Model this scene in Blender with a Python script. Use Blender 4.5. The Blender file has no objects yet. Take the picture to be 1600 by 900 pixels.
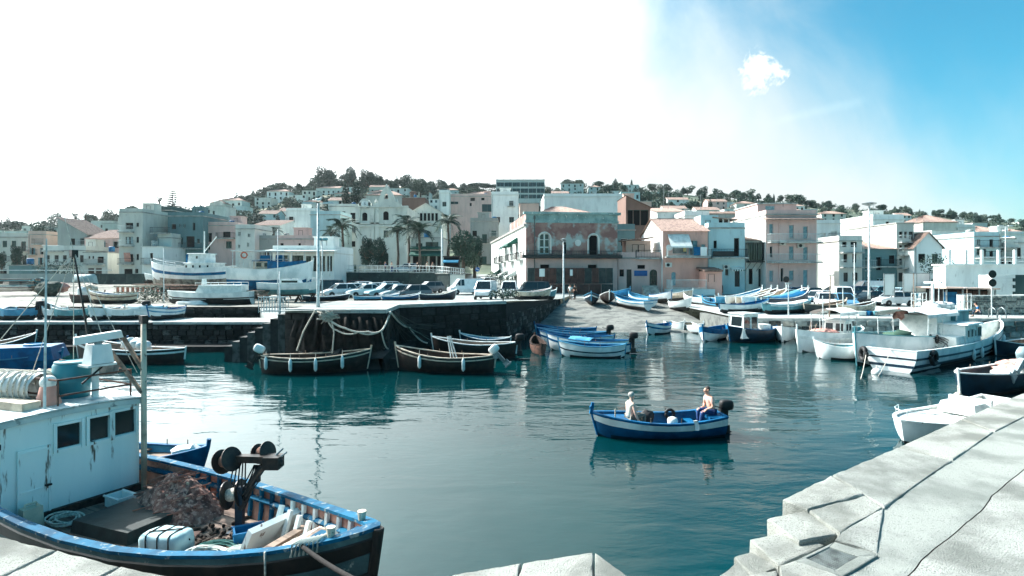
import bpy, bmesh, math, random
from mathutils import Vector, Matrix, noise as mnoise
PI = math.pi; R = math.radians
rnd = random.Random(7)
scene = bpy.context.scene
col = scene.collection
# ------------------------------------------------------------------ camera
EYE = 4.9; F = 900.0; HOR = 426.0
cd = bpy.data.cameras.new('camera'); cam = bpy.data.objects.new('camera', cd); col.objects.link(cam)
cam.location = (0, 0, EYE); cam.rotation_euler = (R(90), 0, 0)
cd.sensor_width = 36; cd.lens = F / 1600 * 36; cd.shift_y = (HOR - 450) / 1600
cd.clip_start = 0.05; cd.clip_end = 12000
scene.camera = cam
# ------------------------------------------------------------------ light
SUN_AZ = R(-60); SUN_EL = R(41)          # azimuth from +Y towards +X
sund = Vector((math.sin(SUN_AZ) * math.cos(SUN_EL), math.cos(SUN_AZ) * math.cos(SUN_EL), math.sin(SUN_EL)))
w = bpy.data.worlds.new('World'); scene.world = w; w.use_nodes = True
nt = w.node_tree; nt.nodes.clear(); N = nt.nodes.new; LK = nt.links.new
def mathn(t, a, b=None, c=None, cl=False):
    n = N('ShaderNodeMath'); n.operation = t; n.use_clamp = cl
    for i, x in enumerate((a, b, c)):
        if x is None: continue
        if isinstance(x, (int, float)): n.inputs[i].default_value = x
        else: LK(x, n.inputs[i])
    return n.outputs[0]
def dotn(a, v):
    n = N('ShaderNodeVectorMath'); n.operation = 'DOT_PRODUCT'; LK(a, n.inputs[0]); n.inputs[1].default_value = v
    return n.outputs['Value']
def mixc(f, a, b, mode='MIX'):
    n = N('ShaderNodeMix'); n.data_type = 'RGBA'; n.blend_type = mode
    for s, x in ((n.inputs[0], f), (n.inputs[6], a), (n.inputs[7], b)):
        if isinstance(x, (int, float)): s.default_value = x
        elif isinstance(x, tuple): s.default_value = (*x, 1)
        else: LK(x, s)
    return n.outputs[2]
def smooth(x, a, b):
    n = N('ShaderNodeMapRange'); n.interpolation_type = 'SMOOTHSTEP'; LK(x, n.inputs[0])
    n.inputs[1].default_value = a; n.inputs[2].default_value = b
    return n.outputs[0]
def noisen(v, scale, det=4, rough=.55, dist=0):
    n = N('ShaderNodeTexNoise'); LK(v, n.inputs['Vector']); n.inputs['Scale'].default_value = scale
    n.inputs['Detail'].default_value = det; n.inputs['Roughness'].default_value = rough; n.inputs['Distortion'].default_value = dist
    return n.outputs['Fac']
sky = N('ShaderNodeTexSky'); sky.sky_type = 'NISHITA'; sky.sun_disc = False
sky.sun_elevation = SUN_EL; sky.sun_rotation = SUN_AZ; sky.air_density = 1.0; sky.dust_density = 1.0; sky.ozone_density = 1.6
D = N('ShaderNodeTexCoord').outputs['Generated']
zel = N('ShaderNodeSeparateXYZ'); LK(D, zel.inputs[0])
base = mixc(1.0, sky.outputs[0], mixc(smooth(zel.outputs[2], -.02, .32), (.44, .72, .70), (.205, .73, .735)), 'MULTIPLY')
# a bank of thin bright cloud fills the sunward half of the sky; its edge runs across the view
d1 = Vector((270, 900, 426)).normalized(); d2 = Vector((680, 900, 60)).normalized()
nb = d1.cross(d2).normalized()
if nb.x > 0: nb = -nb
edge = mathn('ADD', dotn(D, nb), mathn('MULTIPLY', mathn('SUBTRACT', noisen(D, 3.4, 6, .55, .5), .5), .5))
veil = smooth(edge, -.19, .17)
sundot = mathn('MAXIMUM', dotn(D, sund), 0.0)
glow = mathn('POWER', sundot, 5.0)
vb = mathn('ADD', mathn('MULTIPLY', glow, 45.0), 3.75)
vb = mathn('MULTIPLY', vb, mathn('ADD', .9, mathn('MULTIPLY', noisen(D, 5, 6, .6, .4), .2)))
vc = N('ShaderNodeVectorMath'); vc.operation = 'SCALE'; vc.inputs[0].default_value = (.93, 1.0, 1.0); LK(vb, vc.inputs['Scale'])
c1 = mixc(veil, base, vc.outputs[0])
# small puff of cloud and a thin streak in the blue half
def dirpx(px, py): return Vector((px - 800, F, HOR - py)).normalized()
cdir = dirpx(1192, 113)
cn = mathn('MULTIPLY', mathn('SUBTRACT', noisen(D, 24, 7, .66, .8), .5), .0030)
puff = smooth(mathn('ADD', dotn(D, cdir), cn), 1 - .00058, 1 - .00022)
puff = mathn('MULTIPLY', puff, smooth(noisen(D, 60, 4, .6), .34, .52))
c2 = mixc(puff, c1, (4.1, 4.4, 4.4))
sa, sb = dirpx(1225, 186), dirpx(1335, 160); sn = sa.cross(sb).normalized(); sm = ((sa + sb) / 2).normalized()
streak = mathn('MULTIPLY', smooth(mathn('ABSOLUTE', mathn('ADD', dotn(D, sn), mathn('MULTIPLY', mathn('SUBTRACT', noisen(D, 14, 3), .5), .03))), .011, .0),
               smooth(dotn(D, sm), .9975, .9992))
c3 = mixc(mathn('MULTIPLY', streak, .08), c2, (5, 6, 6))
bg = N('ShaderNodeBackground'); LK(c3, bg.inputs[0]); bg.inputs[1].default_value = 0.11
LK(bg.outputs[0], N('ShaderNodeOutputWorld').inputs[0])
sl = bpy.data.lights.new('sun', 'SUN'); sl.energy = 4.0; sl.angle = R(.53); sl.color = (1, .955, .915)
so = bpy.data.objects.new('sun', sl); col.objects.link(so); so.rotation_euler = (-sund).to_track_quat('-Z', 'Y').to_euler()
so.location = sund * 200
vs = scene.view_settings; vs.view_transform = 'Standard'; vs.look = 'None'; vs.gamma = 1; vs.exposure = 1.3; vs.use_curve_mapping = False
scene.render.engine = 'CYCLES'; cy = scene.cycles
cy.use_denoising = True; cy.max_bounces = 6; cy.diffuse_bounces = 3; cy.glossy_bounces = 4; cy.transmission_bounces = 4
cy.volume_bounces = 1; cy.sample_clamp_indirect = 8; cy.caustics_reflective = False; cy.caustics_refractive = False
# ------------------------------------------------------------------ helpers
def P(px, py, z=0.0):
    d = (EYE - z) * F / (py - HOR); return Vector(((px - 800) / F * d, d, z))
def PD(px, py, d): return Vector(((px - 800) / F * d, d, EYE - (py - HOR) / F * d))
def lin(r, g, b):
    f = lambda c: (c / 255 / 12.92) if c / 255 <= .04045 else ((c / 255 + .055) / 1.055) ** 2.4
    return (f(r), f(g), f(b))
MATS = {}
def M(name, c, rough=.75, c2=None, scale=1.5, lo=.4, hi=.65, bump=0, bscale=18, metal=0, spec=.35, stretch=(1, 1, 1), c3=None, s3=9, lo3=.6, hi3=.68, det=5):
    global nt, N, LK
    if name in MATS: return MATS[name]
    m = bpy.data.materials.new(name); m.use_nodes = True; nt = m.node_tree; N = nt.nodes.new; LK = nt.links.new
    b = nt.nodes['Principled BSDF']; b.inputs['Roughness'].default_value = rough; b.inputs['Metallic'].default_value = metal
    b.inputs['Specular IOR Level'].default_value = spec
    tc = N('ShaderNodeTexCoord').outputs['Object']
    mp = N('ShaderNodeMapping'); LK(tc, mp.inputs[0]); mp.inputs['Scale'].default_value = stretch; v = mp.outputs[0]
    if c2 is None: c2 = tuple(x * .72 for x in c)
    cc = mixc(smooth(noisen(v, scale, det), lo, hi), c, c2)
    if c3: cc = mixc(smooth(noisen(v, s3, 4, .6), lo3, hi3), cc, c3)
    LK(cc, b.inputs['Base Color'])
    if bump:
        bn = N('ShaderNodeBump'); bn.inputs['Strength'].default_value = min(1, bump); bn.inputs['Distance'].default_value = .02 * max(1, bump)
        LK(noisen(v, bscale, 5, .6), bn.inputs['Height']); LK(bn.outputs[0], b.inputs['Normal'])
    MATS[name] = m; return m
class MB:
    def __init__(s): s.v = []; s.f = []; s.m = []
    def add(s, vs, fs, mi=0):
        o = len(s.v); s.v += [tuple(x) for x in vs]; s.f += [tuple(i + o for i in q) for q in fs]; s.m += [mi] * len(fs); return s
    def box(s, c, d, rz=0, mi=0, tx=1, ty=1, ry=0, rx=0):
        x, y, z = d[0] / 2, d[1] / 2, d[2] / 2
        vs = [(-x, -y, -z), (x, -y, -z), (x, y, -z), (-x, y, -z), (-x * tx, -y * ty, z), (x * tx, -y * ty, z), (x * tx, y * ty, z), (-x * tx, y * ty, z)]
        m = Matrix.Translation(c) @ Matrix.Rotation(rz, 4, 'Z') @ Matrix.Rotation(ry, 4, 'Y') @ Matrix.Rotation(rx, 4, 'X')
        return s.add([m @ Vector(q) for q in vs], [(0, 3, 2, 1), (4, 5, 6, 7), (0, 1, 5, 4), (1, 2, 6, 5), (2, 3, 7, 6), (3, 0, 4, 7)], mi)
    def tube(s, pts, r, n=6, mi=0, closed=False):
        pts = [Vector(p) for p in pts]; k = len(pts); vs = []; fs = []
        rr = r if isinstance(r, (list, tuple)) else [r] * k
        for i, p in enumerate(pts):
            a = pts[(i - 1) % k] if (i > 0 or closed) else p; b = pts[(i + 1) % k] if (i < k - 1 or closed) else p
            t = (b - a); t = t.normalized() if t.length > 1e-9 else Vector((0, 0, 1))
            u = t.cross(Vector((0, 0, 1))) if abs(t.z) < .95 else t.cross(Vector((1, 0, 0))); u.normalize(); q = t.cross(u)
            for j in range(n):
                an = 2 * PI * j / n; vs.append(p + (u * math.cos(an) + q * math.sin(an)) * rr[i])
        for i in range(k if closed else k - 1):
            for j in range(n):
                a = i * n + j; b = i * n + (j + 1) % n; c = ((i + 1) % k) * n + (j + 1) % n; d = ((i + 1) % k) * n + j
                fs.append((a, b, c, d))
        if not closed: fs += [tuple(range(n))[::-1], tuple(range((k - 1) * n, k * n))]
        return s.add(vs, fs, mi)
    def lathe(s, prof, n=12, c=(0, 0, 0), mi=0, rot=None):
        vs = []; fs = []; k = len(prof); c = Vector(c)
        for r, z in prof:
            for j in range(n):
                p = Vector((r * math.cos(2 * PI * j / n), r * math.sin(2 * PI * j / n), z)); vs.append((rot @ p if rot else p) + c)
        for i in range(k - 1):
            for j in range(n):
                fs.append((i * n + j, i * n + (j + 1) % n, (i + 1) * n + (j + 1) % n, (i + 1) * n + j))
        fs += [tuple(range(n))[::-1], tuple(range((k - 1) * n, k * n))]
        return s.add(vs, fs, mi)
    def grid(s, fn, nu, nv, mi=0):
        vs = [fn(i / nu, j / nv) for i in range(nu + 1) for j in range(nv + 1)]
        return s.add(vs, [(i * (nv + 1) + j, (i + 1) * (nv + 1) + j, (i + 1) * (nv + 1) + j + 1, i * (nv + 1) + j + 1) for i in range(nu) for j in range(nv)], mi)
    def strip(s, A, B, mi=0):
        k = len(A); return s.add(list(A) + list(B), [(i, i + 1, k + i + 1, k + i) for i in range(k - 1)], mi)
    def prism(s, poly, z0, z1, mi=0):
        k = len(poly); vs = [(p[0], p[1], z0) for p in poly] + [(p[0], p[1], z1) for p in poly]
        return s.add(vs, [tuple(range(k))[::-1], tuple(range(k, 2 * k))] + [(i, (i + 1) % k, k + (i + 1) % k, k + i) for i in range(k)], mi)
    def blob(s, c, r, nu=10, nv=7, mi=0, rough=0, seed=0, sq=1.0):
        c = Vector(c)
        def fn(a, b):
            th = 2 * PI * a; ph = PI * (b - .5); f = lambda q: math.copysign(abs(q) ** sq, q)
            d = Vector((f(math.cos(ph)) * f(math.cos(th)), f(math.cos(ph)) * f(math.sin(th)), f(math.sin(ph))))
            k = 1 + (rough * mnoise.noise(d * 1.9 + Vector((seed, seed * 1.7, 0))) if rough else 0)
            return c + Vector((d.x * r[0], d.y * r[1], d.z * r[2])) * k
        return s.grid(fn, nu, nv, mi)
    def mesh(s, name, mats, smooth=False):
        me = bpy.data.meshes.new(name); me.from_pydata(s.v, [], s.f)
        for m in (mats if isinstance(mats, (list, tuple)) else [mats]): me.materials.append(m)
        if len(set(s.m)) > 1: me.polygons.foreach_set('material_index', s.m)
        if smooth:
            me.polygons.foreach_set('use_smooth', [True] * len(s.f))
            if isinstance(smooth, (int, float)) and smooth is not True: me.set_sharp_from_angle(angle=R(smooth))
        me.update(); return me
    def build(s, name, mats, parent=None, smooth=False, loc=(0, 0, 0), rz=0):
        return inst(name, s.mesh(name, mats, smooth), parent, loc, rz)
def inst(name, me, parent=None, loc=(0, 0, 0), rz=0, sc=(1, 1, 1), rot=None):
    o = bpy.data.objects.new(name, me); col.objects.link(o); o.location = loc; o.rotation_euler = rot or (0, 0, rz); o.scale = sc
    if parent: o.parent = parent
    return o
def tag(o, label, cat, group=None):
    o['label'] = label; o['category'] = cat
    if group: o['group'] = group
    return o
def thing(name, label, cat, loc=(0, 0, 0), rz=0, group=None):
    o = bpy.data.objects.new(name, None); col.objects.link(o); o.location = loc; o.rotation_euler = (0, 0, rz); o.empty_display_size = .1
    return tag(o, label, cat, group)
def struct(o, kind='structure', label=None):
    o['kind'] = kind
    if label: o['label'] = label
    return o
def lerp(pts, x):
    if x <= pts[0][0]: return pts[0][1]
    for (a, b), (c, d) in zip(pts, pts[1:]):
        if x <= c: return b + (d - b) * (x - a) / (c - a)
    return pts[-1][1]
def sst(x, a, b):
    t = min(1, max(0, (x - a) / (b - a))); return t * t * (3 - 2 * t)
def mb(): return MB()
# ------------------------------------------------------------------ materials
white = M('white_paint', lin(226, 230, 226), .55, lin(200, 208, 205), 2.5, c3=lin(120, 110, 95), s3=7, lo3=.66, hi3=.76)
hullwhite = M('hull_white', lin(228, 232, 230), .4, lin(196, 206, 206), 1.2, c3=lin(130, 115, 100), s3=5, lo3=.68, hi3=.8, stretch=(1, 1, .6))
blue = M('hull_blue', lin(3, 96, 140), .55, lin(2, 72, 110), 2, spec=.2, c3=lin(90, 130, 160), s3=9, lo3=.66, hi3=.74)
navy = M('hull_navy', lin(7, 42, 60), .4, lin(5, 28, 42), 2)
skyblue = M('hull_light_blue', lin(72, 150, 182), .5, lin(48, 122, 156), 2)
teal = M('teal_paint', lin(90, 150, 158), .55, lin(66, 120, 130), 2)
black = M('black_rubber', (.012, .013, .014), .6, (.02, .02, .02))
darkhull = M('hull_dark', (.016, .014, .013), .55, (.035, .024, .02), 3)
antifoul = M('hull_bottom_dark', (.015, .02, .022), .7, (.035, .03, .03), 3)
cream = M('cream_paint', lin(205, 190, 170), .6, lin(165, 150, 132), 3, c3=lin(90, 75, 65), s3=12, lo3=.62, hi3=.72)
wood = M('grey_wood', lin(150, 130, 114), .8, lin(102, 88, 78), 3, stretch=(.3, 3, 3), bump=.4)
darkwood = M('dark_wood', lin(70, 52, 44), .8, lin(40, 30, 27), 3, stretch=(.3, 3, 3), bump=.3)
steel = M('grey_metal', lin(150, 158, 158), .4, lin(110, 118, 118), 4, metal=.6)
galv = M('white_pole_paint', lin(205, 212, 210), .5, lin(170, 178, 176), 5)
darkmetal = M('dark_metal', (.02, .022, .023), .45, (.05, .04, .035), 6, metal=.5)
rust = M('rusty_metal', lin(110, 78, 66), .8, lin(70, 54, 48), 6)
glass = M('dark_glass', (.012, .02, .023), .08, (.02, .03, .034), 1, spec=.6)
rope = M('pale_rope', lin(210, 204, 190), .9, lin(170, 162, 150), 30)
darkrope = M('dark_rope', lin(40, 37, 35), .9, lin(26, 24, 23), 30)
canvas_m = M('white_canvas', lin(222, 224, 220), .8, lin(196, 200, 198), 1.5)
pinkcloth = M('pink_cloth', lin(200, 150, 138), .85, lin(160, 112, 104), 4)
redm = M('red_plastic', lin(180, 60, 50), .5)
# ------------------------------------------------------------------ setting materials
asphalt = M('pale_asphalt', lin(150, 156, 152), .9, lin(118, 124, 122), .5, bump=.3, bscale=12, c3=lin(92, 98, 98), s3=2.2)
pebble = M('beach_pebbles', lin(124, 126, 120), .95, lin(84, 87, 84), .8, bump=1, bscale=9, c3=lin(70, 73, 71), s3=3, lo3=.55, hi3=.7)
yardm = M('yard_gravel', lin(150, 148, 138), .95, lin(100, 102, 97), .35, bump=.6, bscale=6, c3=lin(62, 68, 64), s3=1.1, lo3=.52, hi3=.66)
concrete = M('pale_concrete', lin(176, 180, 175), .9, lin(148, 153, 149), 1.2, bump=.5, bscale=30, c3=lin(112, 116, 112), s3=6, lo3=.6, hi3=.75)
quaystone = M('quay_stone', lin(170, 172, 164), .92, lin(120, 123, 116), 1.1, bump=1.8, bscale=60, c3=lin(116, 116, 110), s3=58, lo3=.55, hi3=.63, det=8)
quayconc = M('quay_concrete', lin(156, 160, 153), .9, lin(124, 129, 123), 1.2, bump=1.2, bscale=75, c3=lin(104, 108, 103), s3=46, lo3=.56, hi3=.7, det=8)
quayrough = M('quay_rough_concrete', lin(168, 171, 164), .92, lin(116, 120, 114), .9, bump=1.8, bscale=60, c3=lin(112, 113, 108), s3=52, lo3=.56, hi3=.64, det=8)
joint = M('joint_dirt', lin(48, 50, 46), .95)
lava = M('lava_stone', (.008, .010, .010), .9, (.018, .020, .019), 2.5, bump=.8, bscale=10)
lava2 = M('lava_stone_grey', (.026, .03, .029), .9, (.013, .015, .015), 3, bump=.8, bscale=10)
lava3 = M('lime_streaked_stone', (.09, .095, .09), .9, (.03, .032, .03), 3, bump=.6, bscale=10)
mortar = M('dark_mortar', (.007, .009, .009), .95, (.014, .015, .015), 3, bump=.6, bscale=9)
palestone = M('pale_wall_stone', lin(170, 172, 164), .9, lin(132, 134, 128), 2, bump=.6, bscale=12)
greystone = M('grey_wall_stone', lin(108, 112, 108), .9, lin(80, 84, 82), 2, bump=.6, bscale=12)
palemortar = M('pale_mortar', lin(196, 198, 190), .95, lin(168, 170, 164), 2)
hillm = M('hill_soil', lin(96, 108, 88), .95, lin(60, 76, 66), .02, c3=lin(140, 138, 118), s3=.03, lo3=.5, hi3=.62)
# ------------------------------------------------------------------ water
def water_mat():
    global nt, N, LK
    m = bpy.data.materials.new('harbour_water'); m.use_nodes = True; nt = m.node_tree; N = nt.nodes.new; LK = nt.links.new
    b = nt.nodes['Principled BSDF']; b.inputs['Roughness'].default_value = .035; b.inputs['IOR'].default_value = 1.333
    b.inputs['Specular IOR Level'].default_value = .5; b.inputs['Specular Tint'].default_value = (.42, .97, 1, 1)
    v = N('ShaderNodeTexCoord').outputs['Object']
    mp = N('ShaderNodeMapping'); LK(v, mp.inputs[0]); mp.inputs['Rotation'].default_value = (0, 0, R(14)); mp.inputs['Scale'].default_value = (.55, 1.25, 1)
    big = noisen(mp.outputs[0], .55, 2, .5, .6)
    mid = noisen(mp.outputs[0], 1.9, 3, .5, .5)
    mp2 = N('ShaderNodeMapping'); LK(v, mp2.inputs[0]); mp2.inputs['Rotation'].default_value = (0, 0, R(-12)); mp2.inputs['Scale'].default_value = (.7, 1.5, 1)
    fine = noisen(mp2.outputs[0], 5.2, 2, .5, .3)
    patch = smooth(noisen(v, .09, 3), .35, .65)
    h = mathn('ADD', mathn('MULTIPLY', big, .055), mathn('ADD', mathn('MULTIPLY', mid, .014), mathn('MULTIPLY', mathn('MULTIPLY', fine, mathn('ADD', .15, patch)), .007)))
    bn = N('ShaderNodeBump'); bn.inputs['Strength'].default_value = .8; bn.inputs['Distance'].default_value = 1.0
    LK(h, bn.inputs['Height']); LK(bn.outputs[0], b.inputs['Normal'])
    LK(mixc(smooth(noisen(v, .12, 2), .35, .65), (.0002, .021, .024), (.0003, .03, .033)), b.inputs['Base Color'])
    MATS['harbour_water'] = m; return m
struct(mb().add([(-160, -10, 0), (160, -10, 0), (160, 120, 0), (-160, 120, 0)], [(0, 1, 2, 3)]).build('water', water_mat()))
struct(mb().add([(-170, -12, -4), (170, -12, -4), (170, 122, -4), (-170, 122, -4)], [(0, 1, 2, 3)]).build('harbour_bed', mortar))
# ------------------------------------------------------------------ land behind the harbour
def Gc(y): return lerp([(30, 2.9), (41, 2.9), (52, 2.35), (64, 2.05), (74, 2.3), (84, 2.8), (115, 4.6)], y)
def Gl(y): return lerp([(46, 2.1), (90, 2.5), (115, 3.2)], y)
def Gb(y): return lerp([(42, -.7), (46, -.15), (52, .55), (60, 1.35), (67, 1.85), (75, 2.1), (115, 2.9)], y)
def Gr(y): return lerp([(42, 1.5), (60, 1.55), (75, 1.9), (115, 2.9)], y)
def xb(y): return -.4 + max(0, y - 39.6) * .25
PIER = [Vector((-12.3, 31.2, 2.9)), P(492, 485, 2.9), P(603, 485.4, 2.9), P(624, 477.3, 2.9), P(791, 471.5, 2.9), Vector((xb(62), 62, 2.1))]
def pier_hi(y):
    if y < PIER[3].y: return PIER[2].x + (PIER[3].x - PIER[2].x) * max(0, y - PIER[2].y) / (PIER[3].y - PIER[2].y)
    if y < PIER[4].y: return PIER[3].x + (PIER[4].x - PIER[3].x) * (y - PIER[3].y) / (PIER[4].y - PIER[3].y)
    return xb(y)
def sheet(name, mat, ys, xlo, xhi, z, n=14, jit=.04):
    m = MB()
    def fn(a, b):
        y = ys[min(len(ys) - 1, round(a * (len(ys) - 1)))]; x = xlo(y) + (xhi(y) - xlo(y)) * b
        return (x, y, z(y) + jit * mnoise.noise(Vector((x * .4, y * .4, 0))))
    m.grid(fn, len(ys) - 1, n); return struct(m.build(name, mat, smooth=True))
rng = lambda a, b, s: [a + i * (b - a) / max(1, round((b - a) / s)) for i in range(max(1, round((b - a) / s)) + 1)]
sheet('car_park', asphalt, rng(PIER[2].y + .02, 115, 1.5), lambda y: -12.3, pier_hi, Gc, 12, .02)
sheet('beach', pebble, rng(42, 68, 1), xb, lambda y: 17.0, Gb, 24, .12)
sheet('street', asphalt, rng(68, 115, 3), xb, lambda y: 17.0, Gb, 8, .02)
sheet('quay_yard', concrete, rng(43, 115, 3), lambda y: 17.0, lambda y: 130, Gr, 20, .02)
sheet('boatyard_ground', yardm, rng(46, 115, 1.5), lambda y: -130, lambda y: -12.3, Gl, 40, .18)
RIDGE = [(-500, 374), (0, 357), (120, 351), (200, 339), (320, 326), (400, 309), (450, 299), (500, 289), (560, 286), (620, 291), (700, 298), (760, 300), (860, 297), (900, 293), (960, 294), (1050, 300), (1150, 309), (1280, 322), (1400, 331), (1500, 341), (1600, 349), (2100, 372)]
RDIST = [(-500, 450), (0, 380), (200, 380), (400, 420), (560, 450), (700, 450), (900, 480), (1050, 480), (1600, 450), (2100, 450)]
def T(x, y):
    if y < 115: return Gl(y) if x < -12.3 else (Gc(y) if x < xb(y) else (Gb(y) if x < 17 else Gr(y)))
    px = 800 + F * x / y; rr = lerp(RDIST, px); zr = EYE + (HOR - lerp(RIDGE, px)) / F * rr
    z0 = 3.2 + 1.4 * sst(x, -30, -8) - 1.7 * sst(x, 4, 20); t = (y - 115) / (rr - 115)
    if t > 1: return zr - (y - rr) * .06
    return z0 + (zr - z0) * t ** 1.12 + 1.2 * mnoise.noise(Vector((x * .02, y * .02, 3))) * min(1, t * 8)
hm = MB(); HY = [115, 122, 130, 140, 152, 166, 182, 200, 220, 245, 275, 310, 345, 380, 400, 420, 450, 485, 520, 570, 630, 700, 780, 850, 900, 960, 1000, 1060, 1300, 1700]
hm.grid(lambda a, b: (lambda y, px: ((px - 800) / F * y, y, T((px - 800) / F * y, y)))(HY[round(a * (len(HY) - 1))], -500 + 2600 * b), len(HY) - 1, 130)
struct(hm.build('hill', hillm, smooth=True))
# ------------------------------------------------------------------ stone walls
def rock_mesh(seed):
    r = random.Random(seed); m = MB(); n = 3
    def face(fn):
        m.grid(fn, n, n)
    def q(x, y, z):
        k = mnoise.noise(Vector((x, y, z)) * 1.3 + Vector((seed * 3.1, 0, 0))) * .12
        f = lambda a: math.copysign(abs(a) ** .8, a)
        l = max(abs(x), abs(y), abs(z)); s_ = (x * x + y * y + z * z) ** .5; t = .72 + .28 * (1 / max(.001, s_ / l)) ; t = 1 / (1 + .22 * (s_ - 1))
        return (.5 * x * t * (1 + k), .5 * y * t * (1 + k), .5 * z * t * (1 + k))
    face(lambda a, b: q(2 * a - 1, -1, 2 * b - 1)); face(lambda a, b: q(-1, 1 - 2 * a, 2 * b - 1)); face(lambda a, b: q(1, 2 * a - 1, 2 * b - 1)); face(lambda a, b: q(2 * a - 1, 2 * b - 1, 1))
    return m
ROCK = {}
def rockme(mat, k):
    key = (mat.name, k)
    if key not in ROCK: ROCK[key] = rock_mesh(k).mesh('stone', mat, smooth=True)
    return ROCK[key]
def stone_face(parent, p0, p1, z0, z1, mats, h=.42, wr=(.4, .85), prob=1.0, seed=1, proud=.0):
    """courses of single stones on the wall from p0 to p1, on the side to the right of p0->p1"""
    r = random.Random(seed); d = Vector((p1[0] - p0[0], p1[1] - p0[1], 0)); L = d.length; d.normalize(); nrm = Vector((d.y, -d.x, 0)); an = math.atan2(d.y, d.x)
    z = z0; k = 0
    while z < z1 - .08:
        hh = min(h * r.uniform(.8, 1.2), z1 - z); s = -r.uniform(0, .3); 
        while s < L - .05:
            ww = r.uniform(*wr); a = max(0, s); b = min(L, s + ww); s += ww
            if b - a < .12 or r.random() > prob: continue
            c = Vector((p0[0], p0[1], 0)) + d * ((a + b) / 2) + nrm * (proud + r.uniform(-.02, .03))
            inst('stone', rockme(r.choice(mats), r.randrange(5)), parent, (c.x, c.y, z + hh / 2), sc=(b - a - .035, .3, hh - .035), rot=(r.uniform(-.05, .05), r.uniform(-.05, .05), an)); k += 1
        z += hh
    return k
# pier
pier = thing('stone_pier', 'dark lava stone pier with pale coping carrying the car park', 'pier')
pm = MB(); pts = PIER; bot = [Vector((p.x, p.y, -2)) for p in pts]
left = [Vector((-12.3, 47, 2.2)), PIER[0]]; lb = [Vector((p.x, p.y, -2)) for p in left]
pm.strip(left, lb); pm.strip([p - Vector((0, 0, .05)) for p in pts], bot)
pm.build('wall_core', mortar, pier)
for i, (a, b) in enumerate(zip(pts, pts[1:])):
    z1 = 2.7 if i < 4 else 2.0
    stone_face(pier, a, b, -.2, z1, [lava, lava, lava2] if i < 4 else [lava2, lava3, lava], .5 if i < 4 else .38, (.5, 1.1) if i < 4 else (.4, .8), .8 if i < 4 else 1, seed=10 + i, proud=-.08)
for i, (a, b) in enumerate(zip(pts[:-1], pts[1:-1])):
    L = (b - a).length; n = max(1, round(L / 1.7)); an = math.atan2(b.y - a.y, b.x - a.x); nr = Vector((-math.sin(an), math.cos(an), 0))
    for k in range(n):
        c = a.lerp(b, (k + .5) / n) + nr * .36
        mb().box((0, 0, 0), (L / n - .02, .8, .2), tx=.985, ty=.96).build('coping_stone', concrete, pier, loc=(c.x, c.y, 2.86 + .012 * math.sin(k * 7)), rz=an)
r_ = random.Random(44)
for k in range(26):
    t_ = r_.random(); a = PIER[1].lerp(PIER[2], t_) if k < 18 else PIER[2].lerp(PIER[3], t_); s_ = r_.uniform(.5, 1.25)
    inst('boulder', rockme(r_.choice([lava, lava2]), r_.randrange(5)), pier, (a.x + r_.uniform(-.2, .2) + (.5 if k >= 18 else 0), a.y - r_.uniform(.15, .8), r_.uniform(-.1, .5)), sc=(s_ * 1.3, s_, s_ * .9), rot=(r_.uniform(-.4, .4), r_.uniform(-.4, .4), r_.uniform(0, 3)))
st = thing('stone_stair', 'stone stairway descending beside the pier towards the jetty', 'stair', (-12.35, 32.6, 0))
for k in range(8):
    mb().box((-.3 - k * .42, 0, (2.6 - k * .25) / 2 - .4), (.44, 1.9, 2.6 - k * .25 + .8)).build('step', lava2 if k % 2 else lava3, st)
# jetty with rubble wall
jet = thing('rubble_jetty', 'low rubble stone jetty with pale top edge left of the pier', 'jetty')
mb().box((-29, 38.6, -.3), (34.4, 3.0, 3.82)).build('jetty_core', mortar, jet)
for k in range(17):
    mb().box((-45.2 + k * 2.0, 38.55, 1.66), (1.97, 3.3, .16), tx=.99).build('deck_slab', concrete, jet)
stone_face(jet, (-46, 37.1), (-12, 37.1), .3, 1.55, [lava2, lava3, lava, lava2], .34, (.35, .75), .93, 31, .02)
mb().box((-25, 36.3, -.4), (26, 1.7, 1.5)).build('footing', lava, jet)
sw = thing('yard_retaining_wall', 'dark retaining wall along the front of the boatyard', 'wall')
mb().box((-70, 46, .1), (115.4, .5, 4.15)).build('wall_core', mortar, sw)
stone_face(sw, (-46, 45.76), (-12.5, 45.76), 1.2, 2.1, [lava, lava2], .4, (.6, 1.2), .8, 33, 0)
# ramp beside the pier stair
struct(mb().add([(-20, 45.7, 2.1), (-12.4, 45.7, 2.12), (-12.4, 40.2, .4), (-16.5, 40.2, .3), (-16.5, 40.2, -2), (-20, 45.7, -2), (-12.4, 40.2, -2)], [(0, 3, 2, 1), (0, 5, 4, 3), (3, 4, 6, 2)]).build('boat_ramp', concrete))
# right-hand quay wall
rq = thing('harbour_quay_wall', 'low pale quay wall behind the moored white boats', 'quay wall')
mb().box((73.5, 43.1, -.2), (113, .6, 3.34)).build('wall_core', palemortar, rq)
stone_face(rq, (17.1, 42.8), (44, 42.8), .1, 1.35, [palestone, greystone, lava3], .42, (.5, 1.0), 1, 41, 0)
mb().box((17, 47, -.6), (.6, 8.4, 3.9)).build('end_wall', greystone, rq)
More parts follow.
